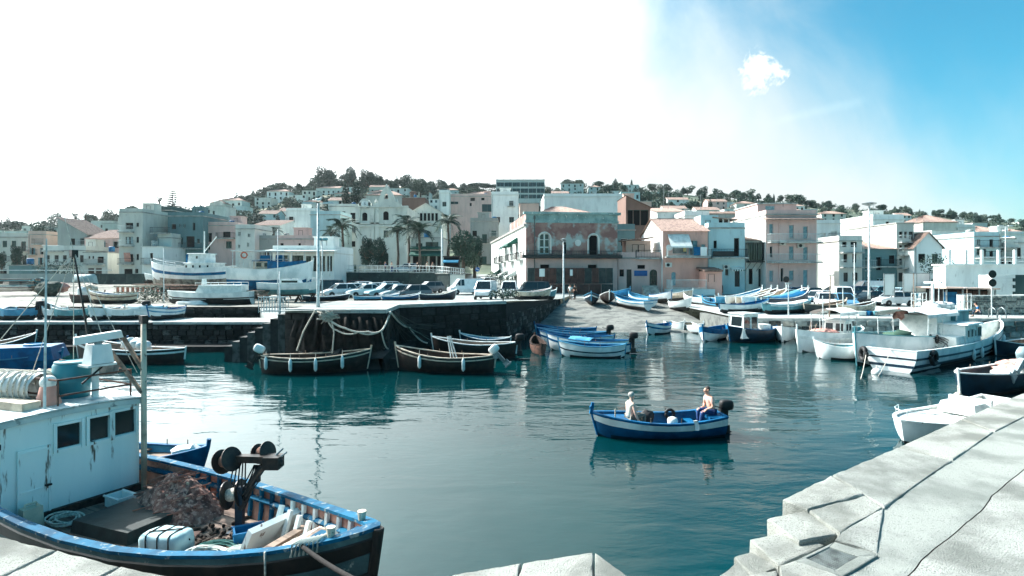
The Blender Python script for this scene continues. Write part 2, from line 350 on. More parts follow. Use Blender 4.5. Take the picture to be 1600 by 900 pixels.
# ------------------------------------------------------------------ near quay
def zq(p): return 1.72 + .18 * sst(p.y, 5.2, 9.5)
def Q(px, py):
    z = 1.9
    for _ in range(6): z = zq(P(px, py, z))
    return P(px, py, z)
quay = struct(bpy.data.objects.new('near_quay', None)); col.objects.link(quay)
EDGE = [Q(-420, 760), Q(-200, 795), Q(0, 837), Q(90, 860), Q(190, 884), Q(330, 912), Q(470, 935), Q(600, 925), Q(705, 896), Q(815, 879), Q(928, 861), Q(988, 903), Q(1060, 925), Q(1118, 901), Q(1172, 853), Q(1196, 822), Q(1222, 786), Q(1326, 738), Q(1405, 700), Q(1500, 657), Q(1600, 616), Q(1800, 550), Q(2050, 500)]
bm_ = MB(); inner = [Vector((p.x * 1.0, p.y - .25, p.z - .22)) for p in EDGE]
bm_.strip(inner, [Vector((p.x, p.y, -3)) for p in inner])
bm_.strip([Vector((p.x * 1.02, min(p.y - .2, -8) if True else 0, 1.4)) for p in EDGE], inner)
bm_.build('quay_core', joint, quay)
def ticks(L, n):
    e = [0, .006, .018, .04]; e = [x / L for x in e if x < L * .3]; k = max(2, n); m_ = e[-1]
    return e + [m_ + (1 - 2 * m_) * i / k for i in range(1, k)] + [1 - x for x in e[::-1]]
def slab(name, quad, mat, t=.25, n=12, amp=.012, rough=.03, seed=0, parent=quay, dz=0, edge=.05):
    """a stone or cast slab with worn edges on four top corners"""
    a, b, c, d = [Vector(q) for q in quad]; m = MB(); La, Lb = max(.1, ((b - a).length + (c - d).length) / 2), max(.1, ((d - a).length + (c - b).length) / 2)
    tu, tv = ticks(La, n), ticks(Lb, n); nu, nv = len(tu) - 1, len(tv) - 1; cen = (a + b + c + d) / 4
    def top(i, j):
        u, v = tu[i], tv[j]; p = a.lerp(b, u).lerp(d.lerp(c, u), v); e = min(u * La, (1 - u) * La, v * Lb, (1 - v) * Lb)
        w_ = mnoise.noise(Vector((p.x * 2.1, p.y * 2.1, seed))); f = mnoise.noise(Vector((p.x * 9, p.y * 9, seed))); g = mnoise.noise(Vector((p.x * 5, p.y * 5, seed + 3)))
        q = p + Vector((0, 0, amp * .8 * w_ + amp * .45 * f + dz))
        ew = .02 + .022 * max(0, g)
        if e < ew:
            k = 1 - e / ew; q.z -= rough * .45 * k * k * (1 + 1.2 * g); o = p - cen; o.z = 0; q += o.normalized() * (.012 * mnoise.noise(Vector((p.x * 4, p.y * 4, seed + 9))) * k)
        return q
    m.add([top(i, j) for i in range(nu + 1) for j in range(nv + 1)], [(i * (nv + 1) + j, (i + 1) * (nv + 1) + j, (i + 1) * (nv + 1) + j + 1, i * (nv + 1) + j + 1) for i in range(nu) for j in range(nv)])
    rim = [top(i, 0) for i in range(nu)] + [top(nu, j) for j in range(nv)] + [top(nu - i, nv) for i in range(nu)] + [top(0, nv - j) for j in range(nv)]
    rim2 = []
    for p in rim:
        o = p - cen; o.z = 0; o.normalize(); k = .02 * mnoise.noise(Vector((p.x * 3, p.y * 3, seed + 5)))
        rim2.append(Vector((p.x, p.y, p.z - t * .5)) + o * (.006 + k))
    rim3 = [Vector((p.x, p.y, p.z - t)) for p in rim]
    m.strip(rim + rim[:1], rim2 + rim2[:1]); m.strip(rim2 + rim2[:1], rim3 + rim3[:1])
    return m.build(name, mat, parent, smooth=38)
def off(i, w):     # inward offset of the edge at point i
    a = EDGE[max(0, i - 1)]; b = EDGE[min(len(EDGE) - 1, i + 1)]; d = b - a; d.z = 0; d.normalize(); n = Vector((d.y, -d.x, 0)); p = EDGE[i] + n * w; p.z = zq(p); return p
def cut(p, k):
    q = p[0].lerp(p[1], k); q.z = zq(q); return q
# left run: two rows of kerb stones
def gapq(q, g=.012):
    c = sum(q, Vector()) / 4; return [p + (c - p).normalized() * g for p in q]
sd = 0
for i in range(0, 7):
    a, b = EDGE[i], EDGE[i + 1]; ia, ib = off(i, .62), off(i + 1, .62); ja, jb = off(i, 1.5), off(i + 1, 1.5)
    n = max(1, round((b - a).length / .95))
    for k in range(n):
        sd += 1; u0, u1 = k / n, (k + 1) / n
        slab('kerb_stone', gapq([a.lerp(b, u0), a.lerp(b, u1), ia.lerp(ib, u1), ia.lerp(ib, u0)]), quaystone, .5, 16, .02, .05, sd, edge=.06)
    slab('paving_stone', gapq([ia, ib, jb, ja]), quayrough, .3, 14, .018, .03, sd + 50)
# middle point and right flight of blocks
z_ = lambda p, z: Vector((p.x, p.y, z))
for i in (7, 8, 9):
    a, b = EDGE[i], EDGE[i + 1]
    slab('kerb_stone', gapq([a, b, b + Vector((-.1, -.75, 0)), a + Vector((-.1, -.75, 0))], .01), quaystone, .5, 18, .018, .05, 70 + i, edge=.05)
slab('kerb_stone', gapq([EDGE[10] + Vector((.01, -.01, 0)), EDGE[11], EDGE[11] + Vector((-.5, -.9, 0)), EDGE[10] + Vector((-.1, -.76, 0))], .006), quaystone, .5, 16, .015, .05, 77)
# stepped blocks: quads by pixel on the quay top, each a little lower
def QZ(px, py, dz): 
    p = Q(px, py); return P(px, py, p.z + dz)
blocks = [((1118, 903), (1172, 860), (1216, 884), (1170, 925), -.12), ((1145, 868), (1166, 862), (1222, 885), (1180, 906), -.10),
          ((1171, 842), (1232, 828), (1292, 852), (1216, 884), -.05), ((1197, 810), (1262, 796), (1312, 834), (1248, 846), .0),
          ((1222, 780), (1298, 742), (1352, 772), (1262, 796), .05), ((1262, 797), (1352, 773), (1380, 793), (1312, 833), .035),
          ((1300, 741), (1402, 699), (1488, 719), (1382, 793), .035), ((1404, 698), (1500, 655), (1553, 675), (1490, 718), .032), ((1502, 654), (1602, 613), (1652, 625), (1555, 674), .035)]
for k, (a, b, c, d, dz) in enumerate(blocks):
    slab('kerb_stone', gapq([QZ(*a, dz), QZ(*b, dz), QZ(*c, dz), QZ(*d, dz)], .01), quaystone if k != 6 else quayrough, .6, 20, .014, .05, 90 + k, edge=.06)
slab('kerb_stone', [QZ(1602, 613, .045), QZ(1810, 545, .045), QZ(1850, 552, .045), QZ(1652, 622, .045)], quaystone, .6, 10, .012, .04, 120)
# cast concrete strips with wandering cracks between
L1 = [(1300, 850), (1311, 840), (1360, 812), (1379, 796), (1424, 767), (1487, 720), (1551, 676), (1652, 626), (1800, 560)]
L2 = [(1120, 1010), (1230, 962), (1330, 925), (1372, 868), (1384, 812), (1425, 772), (1489, 723), (1553, 679), (1654, 629), (1802, 563)]
L3 = [(1330, 1010), (1390, 930), (1427, 893), (1457, 861), (1491, 835), (1532, 801), (1551, 776), (1596, 737), (1690, 660), (1830, 585)]
def wavy(pts, k, n=6):
    out = []
    for i, (a, b) in enumerate(zip(pts, pts[1:])):
        for j in range(n):
            t = j / n; x = a[0] + (b[0] - a[0]) * t; y = a[1] + (b[1] - a[1]) * t
            out.append(Q(x + 3 * mnoise.noise(Vector((x * .06, y * .06, k))), y))
    return out + [Q(*pts[-1])]
def strip_slab(name, A, B, mat, dz, n=10, parent=quay):
    m = MB(); k = len(A)
    def fn(u, v):
        i = min(k - 1, round(u * (k - 1))); p = A[i].lerp(B[i], v); e = min(v, 1 - v) * (A[i] - B[i]).length
        return p + Vector((0, 0, dz + .003 * mnoise.noise(p * .9) + .0015 * mnoise.noise(p * 11) - (.008 * (1 - e / .03) if e < .03 else 0)))
    m.grid(fn, k - 1, n); return m.build(name, mat, parent, smooth=True)
l2 = wavy(L2, 1); l3 = wavy(L3, 2); shift = Vector((.0045, -.005, 0))
strip_slab('concrete_strip', [p + Vector((-.14, .12, 0)) for p in l2], [p - shift for p in l3], quayconc, .018)
strip_slab('concrete_strip', [p + shift for p in l3], [p + Vector((9, -7, 0)) for p in l3], quayrough, .018, 30)
slab('concrete_patch', gapq([QZ(1312, 836, 0), QZ(1381, 796, 0), QZ(1372, 868, 0), QZ(1304, 847, 0)], .012), quayrough, .2, 14, .012, .02, 131, dz=.03)
slab('concrete_patch', gapq([QZ(1216, 886, 0), QZ(1246, 878, 0), QZ(1316, 902, 0), QZ(1230, 960, 0)], .012), quaystone, .2, 12, .012, .02, 132, dz=.03)
slab('concrete_patch', gapq([QZ(1120, 1008, 0), QZ(1118, 905, 0), QZ(1214, 890, 0), QZ(1228, 962, 0)], .012), quaystone, .3, 12, .012, .02, 133, dz=.0)
# drain cover
dr = thing('drain_cover', 'square patterned metal drain cover set in pale concrete frame', 'drain cover')
G4 = [QZ(1259, 872, .035), QZ(1296, 854, .035), QZ(1341, 869, .035), QZ(1304, 891, .035)]; O4 = [QZ(1243, 876, .035), QZ(1304, 846, .035), QZ(1372, 867, .035), QZ(1316, 900, .035)]
for k in range(4):
    slab('frame_side', [O4[k], O4[(k + 1) % 4], G4[(k + 1) % 4], G4[k]], quayconc, .2, 8, .004, .01, 140 + k, parent=dr, edge=.02)
gm = M('cover_metal', lin(150, 154, 148), .6, lin(110, 112, 108), 8, metal=.3)
mb().add([p - Vector((0, 0, .025)) for p in G4], [(0, 1, 2, 3)]).build('cover_plate', M('cover_metal_dark', lin(84, 86, 82), .7), dr)
bars = MB()
for k in range(13):
    u = (k + .5) / 13; a = G4[0].lerp(G4[1], u); b = G4[3].lerp(G4[2], u); c = G4[0].lerp(G4[3], u); d = G4[1].lerp(G4[2], u)
    bars.tube([a - Vector((0, 0, .016)), b - Vector((0, 0, .016))], .0075, 4); bars.tube([c - Vector((0, 0, .014)), d - Vector((0, 0, .014))], .0075, 4)
bars.build('tread_pattern', gm, dr)
# ------------------------------------------------------------------ buildings
def plaster(n, c, c2=None, st=None):
    return M('plaster_' + n, lin(*c), .88, lin(*(c2 or [x * .92 for x in c])), .7, .42, .68, bump=.25, bscale=10, stretch=(1, 1, .35), c3=lin(*(st or [x * .84 for x in c])), s3=1.9, lo3=.6, hi3=.74)
W_ = {'white': plaster('white', (222, 226, 222)), 'offwhite': plaster('offwhite', (208, 208, 200)), 'peach': plaster('peach', (208, 178, 164)), 'pink': plaster('pink', (212, 180, 172)),
      'beige': plaster('beige', (192, 194, 186)), 'paleblue': plaster('paleblue', (178, 204, 206)), 'teal': plaster('teal', (98, 130, 132)), 'darkteal': plaster('darkteal', (58, 82, 82)),
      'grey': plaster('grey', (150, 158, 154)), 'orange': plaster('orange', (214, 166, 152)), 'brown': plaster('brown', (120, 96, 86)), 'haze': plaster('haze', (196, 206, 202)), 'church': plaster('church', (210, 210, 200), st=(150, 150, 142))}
frame_w = M('window_frame_white', lin(210, 214, 210), .6); frame_d = M('window_frame_dark', lin(60, 58, 54), .6); frame_g = M('window_frame_green', lin(70, 98, 96), .6)
shut_b = M('shutter_blue', lin(140, 176, 182), .6, lin(118, 154, 162), 4); shut_g = M('shutter_green', lin(52, 84, 80), .6); shut_br = M('shutter_brown', lin(86, 66, 56), .6)
inside = M('dark_interior', (.006, .007, .008), .9); curtain = M('pale_curtain', lin(170, 190, 192), .8)
tile = M('roof_tile', lin(160, 136, 124), .9, lin(118, 98, 90), 3, bump=.4, bscale=8, c3=lin(200, 176, 160), s3=6)
tile2 = M('roof_tile_old', lin(120, 100, 90), .9, lin(76, 66, 60), 2, bump=.4, bscale=8, c3=lin(160, 140, 126), s3=6)
roofflat = M('flat_roof', lin(170, 168, 160), .9, lin(130, 130, 126), .6)
slabm = M('balcony_concrete', lin(178, 180, 174), .85, lin(130, 134, 130), 2)
iron = M('railing_iron', lin(44, 48, 48), .6); ironw = M('railing_pale', lin(186, 204, 204), .5)
awn_w = M('awning_white', lin(214, 220, 216), .8); awn_g = M('awning_green', lin(40, 92, 80), .8)
sign_b = M('blue_sign', lin(24, 88, 150), .5); plantm = M('pot_plant', (.02, .05, .035), .8, (.035, .075, .045), 8)
WM = {}
def winmesh(kind, fm):
    k = (kind, fm.name)
    if k in WM: return WM[k]
    m = MB(); t = .07
    def bar(x0, x1, z0, z1, y0=-.03, y1=.05, mi=0): m.box(((x0 + x1) / 2, (y0 + y1) / 2, (z0 + z1) / 2), (x1 - x0, y1 - y0, z1 - z0), mi=mi)
    def ring(x0, x1, z0, z1, t=t): bar(x0, x0 + t, z0, z1); bar(x1 - t, x1, z0, z1); bar(x0 + t, x1 - t, z1 - t * .7, z1); bar(x0 + t, x1 - t, z0, z0 + t * .7)
    pane = glass
    if kind in ('win', 'french', 'curt'):
        ring(-.5, 0, 0, 1); ring(0, .5, 0, 1)
        if kind == 'french': bar(-.43, .43, .3, .36, -.02, .04); bar(-.43, .43, .68, .71, -.02, .04)
        m.box((0, .06, .5), (1, .01, 1), mi=1)
        if kind == 'curt': pane = curtain
    elif kind == 'shutter':
        for s in (-1, 1):
            ring(min(0, s * .5) + .005, max(0, s * .5) - .005, 0, 1, .06)
            for j in range(9): m.box((s * .25, .01, .1 + j * .1), (.38, .03, .075), mi=0, rx=.5)
        m.box((0, .06, .5), (1, .01, 1), mi=0)
    elif kind == 'half':       # one leaf open: dark gap and a shutter leaf
        ring(0, .5, 0, 1, .06)
        for j in range(9): m.box((.25, .01, .1 + j * .1), (.38, .03, .075), rx=.5)
        m.box((-.47, -.2, .5), (.04, .46, 1)); m.box((0, .12, .5), (1, .01, 1), mi=1); pane = inside
    elif kind == 'door':
        ring(-.5, .5, 0, 1, .08); m.box((0, .03, .5), (.86, .05, .97), mi=0)
        for a, b in ((.08, .45), (.52, .92)): m.box((0, 0, (a + b) / 2), (.55, .03, b - a), mi=0, tx=.92)
    elif kind == 'dark':
        m.box((0, .14, .5), (1, .01, 1), mi=1); pane = inside; bar(-.5, -.46, 0, 1); bar(.46, .5, 0, 1); bar(-.46, .46, .97, 1)
    elif kind == 'garage':
        for j in range(8): m.box((0, .02, .0625 + j * .125), (1, .04, .115), rx=.12)
        m.box((0, .06, .5), (1, .01, 1))
    elif kind == 'glass':
        m.box((0, .05, .5), (1, .01, 1), mi=1); bar(-.5, -.47, 0, 1); bar(.47, .5, 0, 1); bar(-.02, .02, 0, 1)
    WM[k] = m.mesh('window', [fm, pane]); return WM[k]
def facade(m, W, H, ops, org=Vector(), ux=Vector((1, 0, 0)), nrm=Vector((0, -1, 0)), rev=.2):
    """wall panel with real openings and reveals"""
    ops = [o for o in ops if o[0] - o[2] / 2 > .03 and o[0] + o[2] / 2 < W - .03 and o[1] >= 0 and o[1] + o[3] < H - .03]
    xs = sorted({0, W} | {round(o[0] - o[2] / 2, 3) for o in ops} | {round(o[0] + o[2] / 2, 3) for o in ops}); zs = sorted({0, H} | {round(o[1], 3) for o in ops} | {round(o[1] + o[3], 3) for o in ops})
    pt = lambda x, z, dp=0: org + ux * x + Vector((0, 0, z)) - nrm * dp
    for a, b in zip(xs, xs[1:]):
        for c, d in zip(zs, zs[1:]):
            cx, cz = (a + b) / 2, (c + d) / 2
            if any(abs(cx - o[0]) < o[2] / 2 and o[1] < cz < o[1] + o[3] for o in ops): continue
            m.add([pt(a, c), pt(b, c), pt(b, d), pt(a, d)], [(0, 1, 2, 3)])
    for o in ops:
        a, b, c, d = o[0] - o[2] / 2, o[0] + o[2] / 2, o[1], o[1] + o[3]
        m.add([pt(a, c), pt(b, c), pt(b, d), pt(a, d), pt(a, c, rev), pt(b, c, rev), pt(b, d, rev), pt(a, d, rev)], [(0, 4, 5, 1), (1, 5, 6, 2), (2, 6, 7, 3), (3, 7, 4, 0)])
        if o[4].startswith('arch'):
            r = o[2] / 2
            for s in (-1, 1):
                arc = [pt(o[0] + s * r * math.cos(t), d - r + r * math.sin(t)) for t in [i * PI / 16 for i in range(9)]]
                m.add(arc + [pt(o[0] + s * r, d)], [tuple(range(9)) + (9,)] if s > 0 else [(9,) + tuple(range(8, -1, -1))])
    return ops
def railing(parent, x0, x1, y0, z, h=1.0, mat=iron, step=.16, dep=.9):
    m = MB()
    for (a, b) in (((x0, y0), (x1, y0)), ((x0, y0), (x0, y0 + dep)), ((x1, y0), (x1, y0 + dep))):
        L = math.hypot(b[0] - a[0], b[1] - a[1]); n = max(1, int(L / step))
        m.tube([(a[0], a[1], z + h), (b[0], b[1], z + h)], .03, 4); m.tube([(a[0], a[1], z + .12), (b[0], b[1], z + .12)], .02, 4)
        for i in range(n + 1):
            t = i / n; m.tube([(a[0] + (b[0] - a[0]) * t, a[1] + (b[1] - a[1]) * t, z), (a[0] + (b[0] - a[0]) * t, a[1] + (b[1] - a[1]) * t, z + h)], .014, 4)
    return m.build('railing', mat, parent)
def tiles_panel(m, a, b, c, d, step=.26, amp=.045):
    """barrel tile ridges running from eave a-b up to ridge d-c"""
    a, b, c, d = map(Vector, (a, b, c, d)); n = max(2, int((b - a).length / step)) * 2; nn = (b - a).cross(d - a).normalized()
    rows = 5
    def fn(u, v):
        i = round(u * n); p = a.lerp(b, u).lerp(d.lerp(c, u), v); return p + nn * ((amp if i % 2 else 0) + .02 * (round(v * rows) % 2))
    m.grid(fn, n, rows)
def building(label, px0, px1, ytop, d, wall, floors=2, cols=2, D=10, roof='flat', z0=None, yaw=0, ops=None, bal=(), side=(0, 0), fm=None, group=None, kinds=('win', 'shutter', 'dark', 'half'), name='house', cat='house', rh=2.2, eave=.35, rmat=None, seed=0, ant=0, cornice=True, miss=.1, base=None):
    r = random.Random(seed or int(px0 * 7 + ytop * 3 + d)); Wd = (px1 - px0) / F * d; x0 = (px0 - 800) / F * d
    if z0 is None: z0 = min(T(x0, d), T(x0 + Wd, d)) - .4
    H = EYE - (ytop - HOR) / F * d - z0; wm = W_[wall] if isinstance(wall, str) else wall
    t = thing(name, label, cat, (x0, d, z0), yaw, group); fm = fm or r.choice([frame_w, frame_d, shut_b, shut_g, shut_br]); rmat = rmat or tile
    cy_ = math.cos(yaw); Wl = Wd / max(.5, cy_)
    LX = lambda px: (px - px0) / F * d / cy_; LZ = lambda y: EYE - (y - HOR) / F * d - z0
    O = []
    if ops is not None:
        for (a, b, c, e, k) in ops: O.append((LX((a + b) / 2), max(0, LZ(e)), (b - a) / F * d, LZ(c) - max(0, LZ(e)), k))
    else:
        fh = H / floors
        for f in range(floors):
            for c in range(cols):
                if r.random() < miss: continue
                k = r.choice(kinds); ww = min(1.15, Wl / cols * .5) * r.uniform(.85, 1.1); hh = (2.1 if (f == 0 or r.random() < .35) else 1.35)
                hh = min(hh, fh * .72); O.append(((c + .5) * Wl / cols + r.uniform(-.15, .15), f * fh + (.05 if hh > 1.8 else .95 * fh / 3), ww, hh, k if not (f == 0 and hh > 1.8) else r.choice(['door', 'garage', 'dark', k])))
    m = MB(); O = facade(m, Wl, H, O)
    sideO = {0: [], 1: []}
    for s in (0, 1):
        if side[s]:
            fl = max(1, round(H / 3.2))
            for f in range(fl):
                for c in range(side[s]):
                    if r.random() < .2: continue
                    sideO[s].append(((c + .5) * D / side[s], f * H / fl + .9, .95, 1.3, r.choice(kinds)))
    sideO[0] = facade(m, D, H, sideO[0], Vector((0, D, 0)), Vector((0, -1, 0)), Vector((-1, 0, 0)))
    sideO[1] = facade(m, D, H, sideO[1], Vector((Wl, 0, 0)), Vector((0, 1, 0)), Vector((1, 0, 0)))
    m.add([(0, D, 0), (Wl, D, 0), (Wl, D, H), (0, D, H)], [(1, 0, 3, 2)])
    if roof == 'gablex': m.add([(0, 0, H), (0, D, H), (0, D / 2, H + rh), (Wl, 0, H), (Wl, D, H), (Wl, D / 2, H + rh)], [(0, 2, 1), (3, 4, 5)])
    if roof == 'gabley': m.add([(0, 0, H), (Wl, 0, H), (Wl / 2, 0, H + rh), (0, D, H), (Wl, D, H), (Wl / 2, D, H + rh)], [(0, 1, 2), (4, 3, 5)])
    if roof == 'shedx': m.add([(0, 0, H), (0, D, H), (0, D, H + rh), (Wl, 0, H), (Wl, D, H), (Wl, D, H + rh)], [(0, 2, 1), (3, 4, 5), (1, 2, 5, 4)])
    if roof == 'shedl': m.add([(0, 0, H), (0, D, H), (0, D, H + rh), (0, 0, H + rh), (Wl, 0, H), (Wl, D, H)], [(0, 3, 2, 1), (0, 4, 3), (1, 2, 5)])
    m.build('wall', wm, t)
    for (x, z, ww, hh, k) in O: put_window(t, k, fm, (x, .17, z), ww, hh, 0, r, d)
    for s in (0, 1):
        for (x, z, ww, hh, k) in sideO[s]:
            put_window(t, k, fm, (.17, D - x, z) if s == 0 else (Wl - .17, x, z), ww, hh, -PI / 2 if s == 0 else PI / 2, r, d)
    rm = MB(); e = eave
    if roof == 'flat':
        rm.box((Wl / 2, D / 2, H + .06), (Wl + (.3 if cornice else .02), D + (.3 if cornice else .02), .16)); ro = rm.build('roof', roofflat if wall != 'white' else W_['offwhite'], t)
        if r.random() < .6 and d < 200:
            pm_ = MB(); ph = r.uniform(.5, .95); tt = .18
            for (c, s_) in (((Wl / 2, .1), (Wl, tt)), ((Wl / 2, D - .1), (Wl, tt)), ((.1, D / 2), (tt, D - .4)), ((Wl - .1, D / 2), (tt, D - .4))): pm_.box((c[0], c[1], H + .14 + ph / 2), (s_[0], s_[1], ph))
            pm_.build('parapet', wm, ro)
        if d < 240 and Wl > 4 and r.random() < .6:
            rw = r.uniform(1.8, min(3.2, Wl * .5)); rxp = r.uniform(rw * .6, Wl - rw * .6); rr2 = mb().box((rxp, D * .55, H + 1.2), (rw, 2.4, 2.2)).box((rxp, D * .55, H + 2.36), (rw + .3, 2.7, .12)).build('roof_room', wm, ro); inst('door', winmesh('dark', frame_d), rr2, (rxp, D * .55 - 1.23, H + .2), 0, (.8, 1, 1.7))
        if d < 240 and Wl > 3 and r.random() < .45:
            mb().lathe([(.5, 0), (.52, .1), (.52, .9), (.4, 1.0), (.1, 1.05)], 12, (r.uniform(.8, Wl - .8), D * .3, H + .3)).build('water_tank', blue if r.random() < .4 else slabm, ro)
    elif roof == 'gablex':
        tiles_panel(rm, (-e, -e, H - e * rh / (D / 2) + .05), (Wl + e, -e, H - e * rh / (D / 2) + .05), (Wl + e, D / 2, H + rh + .05), (-e, D / 2, H + rh + .05))
        tiles_panel(rm, (Wl + e, D + e, H - e * rh / (D / 2) + .05), (-e, D + e, H - e * rh / (D / 2) + .05), (-e, D / 2, H + rh + .05), (Wl + e, D / 2, H + rh + .05)); rm.box((Wl / 2, D / 2, H + rh + .08), (Wl + 2 * e, .3, .14)); rm.build('roof', rmat, t)
    elif roof == 'gabley':
        k = e * rh / (Wl / 2)
        tiles_panel(rm, (-e, D + e, H - k + .05), (-e, -e, H - k + .05), (Wl / 2, -e, H + rh + .05), (Wl / 2, D + e, H + rh + .05))
        tiles_panel(rm, (Wl + e, -e, H - k + .05), (Wl + e, D + e, H - k + .05), (Wl / 2, D + e, H + rh + .05), (Wl / 2, -e, H + rh + .05)); rm.build('roof', rmat, t)
    elif roof == 'shedx':
        tiles_panel(rm, (-e, -e, H - e * rh / D + .05), (Wl + e, -e, H - e * rh / D + .05), (Wl + e, D + .1, H + rh + .06), (-e, D + .1, H + rh + .06)); rm.build('roof', rmat, t)
    elif roof == 'shedl':
        tiles_panel(rm, (Wl + e, -e, H - .1), (Wl + e, D + e, H - .1), (-.1, D + e, H + rh + .08), (-.1, -e, H + rh + .08)); rm.build('roof', rmat, t)
    elif roof == 'hip':
        i = min(Wl, D) * .42
        A = [(-e, -e, H), (Wl + e, -e, H), (Wl + e, D + e, H), (-e, D + e, H)]; rl, rr_ = (i, D / 2, H + rh), (Wl - i, D / 2, H + rh)
        tiles_panel(rm, A[0], A[1], rr_, rl); tiles_panel(rm, A[2], A[3], rl, rr_); tiles_panel(rm, A[1], A[2], rr_, rr_); tiles_panel(rm, A[3], A[0], rl, rl); rm.box((Wl / 2, D / 2, H - .03), (Wl + 2 * e, D + 2 * e, .1)); rm.build('roof', rmat, t)
    for b in bal:
        (a, c, y, mt) = b[:4]; x1, x2, zb = LX(a), LX(c), LZ(y); dep = b[4] if len(b) > 4 else .95
        bo = mb().box(((x1 + x2) / 2, -dep / 2, zb - .1), (x2 - x1, dep, .18)).build('balcony', slabm, t)
        railing(bo, x1 + .05, x2 - .05, -dep + .04, zb, 1.0, mt, .2, dep - .06)
    if ops is None and d < 175:
        for (x, z, ww, hh, k) in O:
            if z > 2.2 and r.random() < .4 and .9 < x < Wl - .9:
                bo = mb().box((x, -.4, z - .08), (ww + .9, .8, .14)).build('balcony', slabm, t); railing(bo, x - ww / 2 - .4, x + ww / 2 + .4, -.76, z, .95, iron if r.random() < .6 else ironw, .2, .7)
        if r.random() < .6: mb().tube([(.25, -.08, .1), (.25, -.08, H)], .05, 5).build('drainpipe', steel, t)
    if base: mb().box((Wl / 2, -.04, LZ(base) / 2), (Wl + .02, .12, LZ(base))).build('plinth', W_['grey'], t)
    for k in range(ant):
        x = r.uniform(.15, .85) * Wl; y = r.uniform(.2, .8) * D; h = r.uniform(2, 4.2); am = MB(); zt = H + (rh * .6 if roof != 'flat' else 0)
        am.tube([(x, y, zt), (x, y, zt + h)], .03, 4)
        for j in range(3): am.tube([(x - .4 + j * .05, y, zt + h - .2 - j * .28), (x + .4 - j * .05, y, zt + h - .2 - j * .28)], .018, 4)
        am.build('antenna', steel, t)
    return t, LX, LZ, Wl, H
def put_window(t, k, fm, loc, ww, hh, rz, r, d):
    kk = k.replace('arch', '') or 'french'
    o = inst('door' if kk in ('door', 'garage') else 'window', winmesh(kk, fm), t, loc, rz, (ww, 1, hh)); 
    if kk in ('win', 'french', 'curt', 'shutter') and d < 130:
        c, s = math.cos(rz), math.sin(rz); y = -.24
        mb().box((0, y + .05, -.05 / max(.3, 1)), (1.16, .2, .06)).build('sill', slabm, o)
    return o
def awning(parent, x0, x1, z, dep, drop, mat, valance=True, stripes=None):
    m = MB(); m.add([(x0, -.02, z), (x1, -.02, z), (x1, -dep, z - drop), (x0, -dep, z - drop), (x0, -.02, z - .03), (x1, -.02, z - .03), (x1, -dep, z - drop - .03), (x0, -dep, z - drop - .03)], [(0, 3, 2, 1), (4, 5, 6, 7), (0, 4, 7, 3), (1, 2, 6, 5)])
    n = 10
    for i in range(n):
        a, b = x0 + (x1 - x0) * i / n, x0 + (x1 - x0) * (i + 1) / n; m.add([(a, -dep, z - drop), (b, -dep, z - drop), (b, -dep - .01, z - drop - .22), (a, -dep - .01, z - drop - .22)], [(0, 1, 2, 3)], (i % 2) if stripes else 0)
    return m.build('awning', [mat, stripes or mat], parent)
def ac_unit(parent, x, z):
    o = mb().box((x, -.2, z), (.8, .34, .6)).build('air_conditioner', W_['offwhite'], parent); m = MB()
    m.lathe([(.22, 0), (.22, .02), (.05, .03)], 14, (x - .1, -.372, z), rot=Matrix.Rotation(R(90), 3, 'X')); m.build('fan_grille', iron, o)
# --- the waterfront row, from the red house to the right
redwall = M('faded_red_plaster', lin(136, 98, 92), .9, lin(160, 126, 116), .55, .42, .56, bump=.3, bscale=8, c3=lin(166, 172, 166), s3=.38, lo3=.52, hi3=.62)
t, LX, LZ, Wl, H = building('two storey house with patchy red plaster upper floor and long black balcony', 822, 968, 333, 75, redwall, D=18, z0=2.0, yaw=R(7), roof='hip', rh=1.9, eave=-1.4, rmat=tile, fm=frame_w,
    ops=[(843, 859, 364, 397, 'archfrench'), (922, 936, 366, 398, 'archdark'), (844, 859, 413, 424, 'dark'), (920, 935, 413, 424, 'dark'), (950, 958, 420, 433, 'win'), (880, 886, 380, 396, 'dark'), (910, 945, 447, 458, 'garage')], name='red_house', side=(0, 0))
pinkp = W_['pink']; corn = M('verdigris_cornice', lin(146, 172, 168), .85, lin(112, 138, 134), 1, c3=lin(196, 204, 196), s3=2)
lower = MB(); ops2 = [(LX(851.5) , LZ(424), 1.25, LZ(413) - LZ(424), 'x'), (LX(927.5), LZ(424), 1.25, LZ(413) - LZ(424), 'x'), (LX(954), LZ(433), .67, LZ(420) - LZ(433), 'x')]
facade(lower, Wl, LZ(404), ops2, Vector((0, -.03, 0)), rev=.03); lower.build('lower_wall', W_['pink'], t)
mb().box((Wl / 2, .02, H + .02), (Wl + .7, .9, .3)).box((Wl / 2, -.05, LZ(346)), (Wl + .3, .22, .3)).box((Wl / 2, -.02, LZ(340)), (Wl + .04, .1, H - LZ(346))).build('cornice', corn, t)
bo = mb().box((Wl / 2 - .1, -.5, LZ(401)), (Wl + .9, 1.1, .42)).build('balcony', iron, t); railing(bo, -.4, Wl + .2, -1.0, LZ(400) + .1, .55, iron, .22, .95)
for px in (851, 929):
    a = MB(); x = LX(px); ww = 1.42 / 2 if px < 900 else 1.25 / 2; r_ = ww + .2; zt = LZ(364 if px < 900 else 366); zb = LZ(396)
    pts = [(x - r_ + .1, -.05, zb), (x - r_ + .1, -.05, zt - ww)] + [(x - (ww + .1) * math.cos(k * PI / 8), -.05, zt - ww + (ww + .1) * math.sin(k * PI / 8)) for k in range(1, 8)] + [(x + r_ - .1, -.05, zt - ww), (x + r_ - .1, -.05, zb)]
    a.tube(pts, .13, 6); a.build('arch_surround', W_['offwhite'], t)
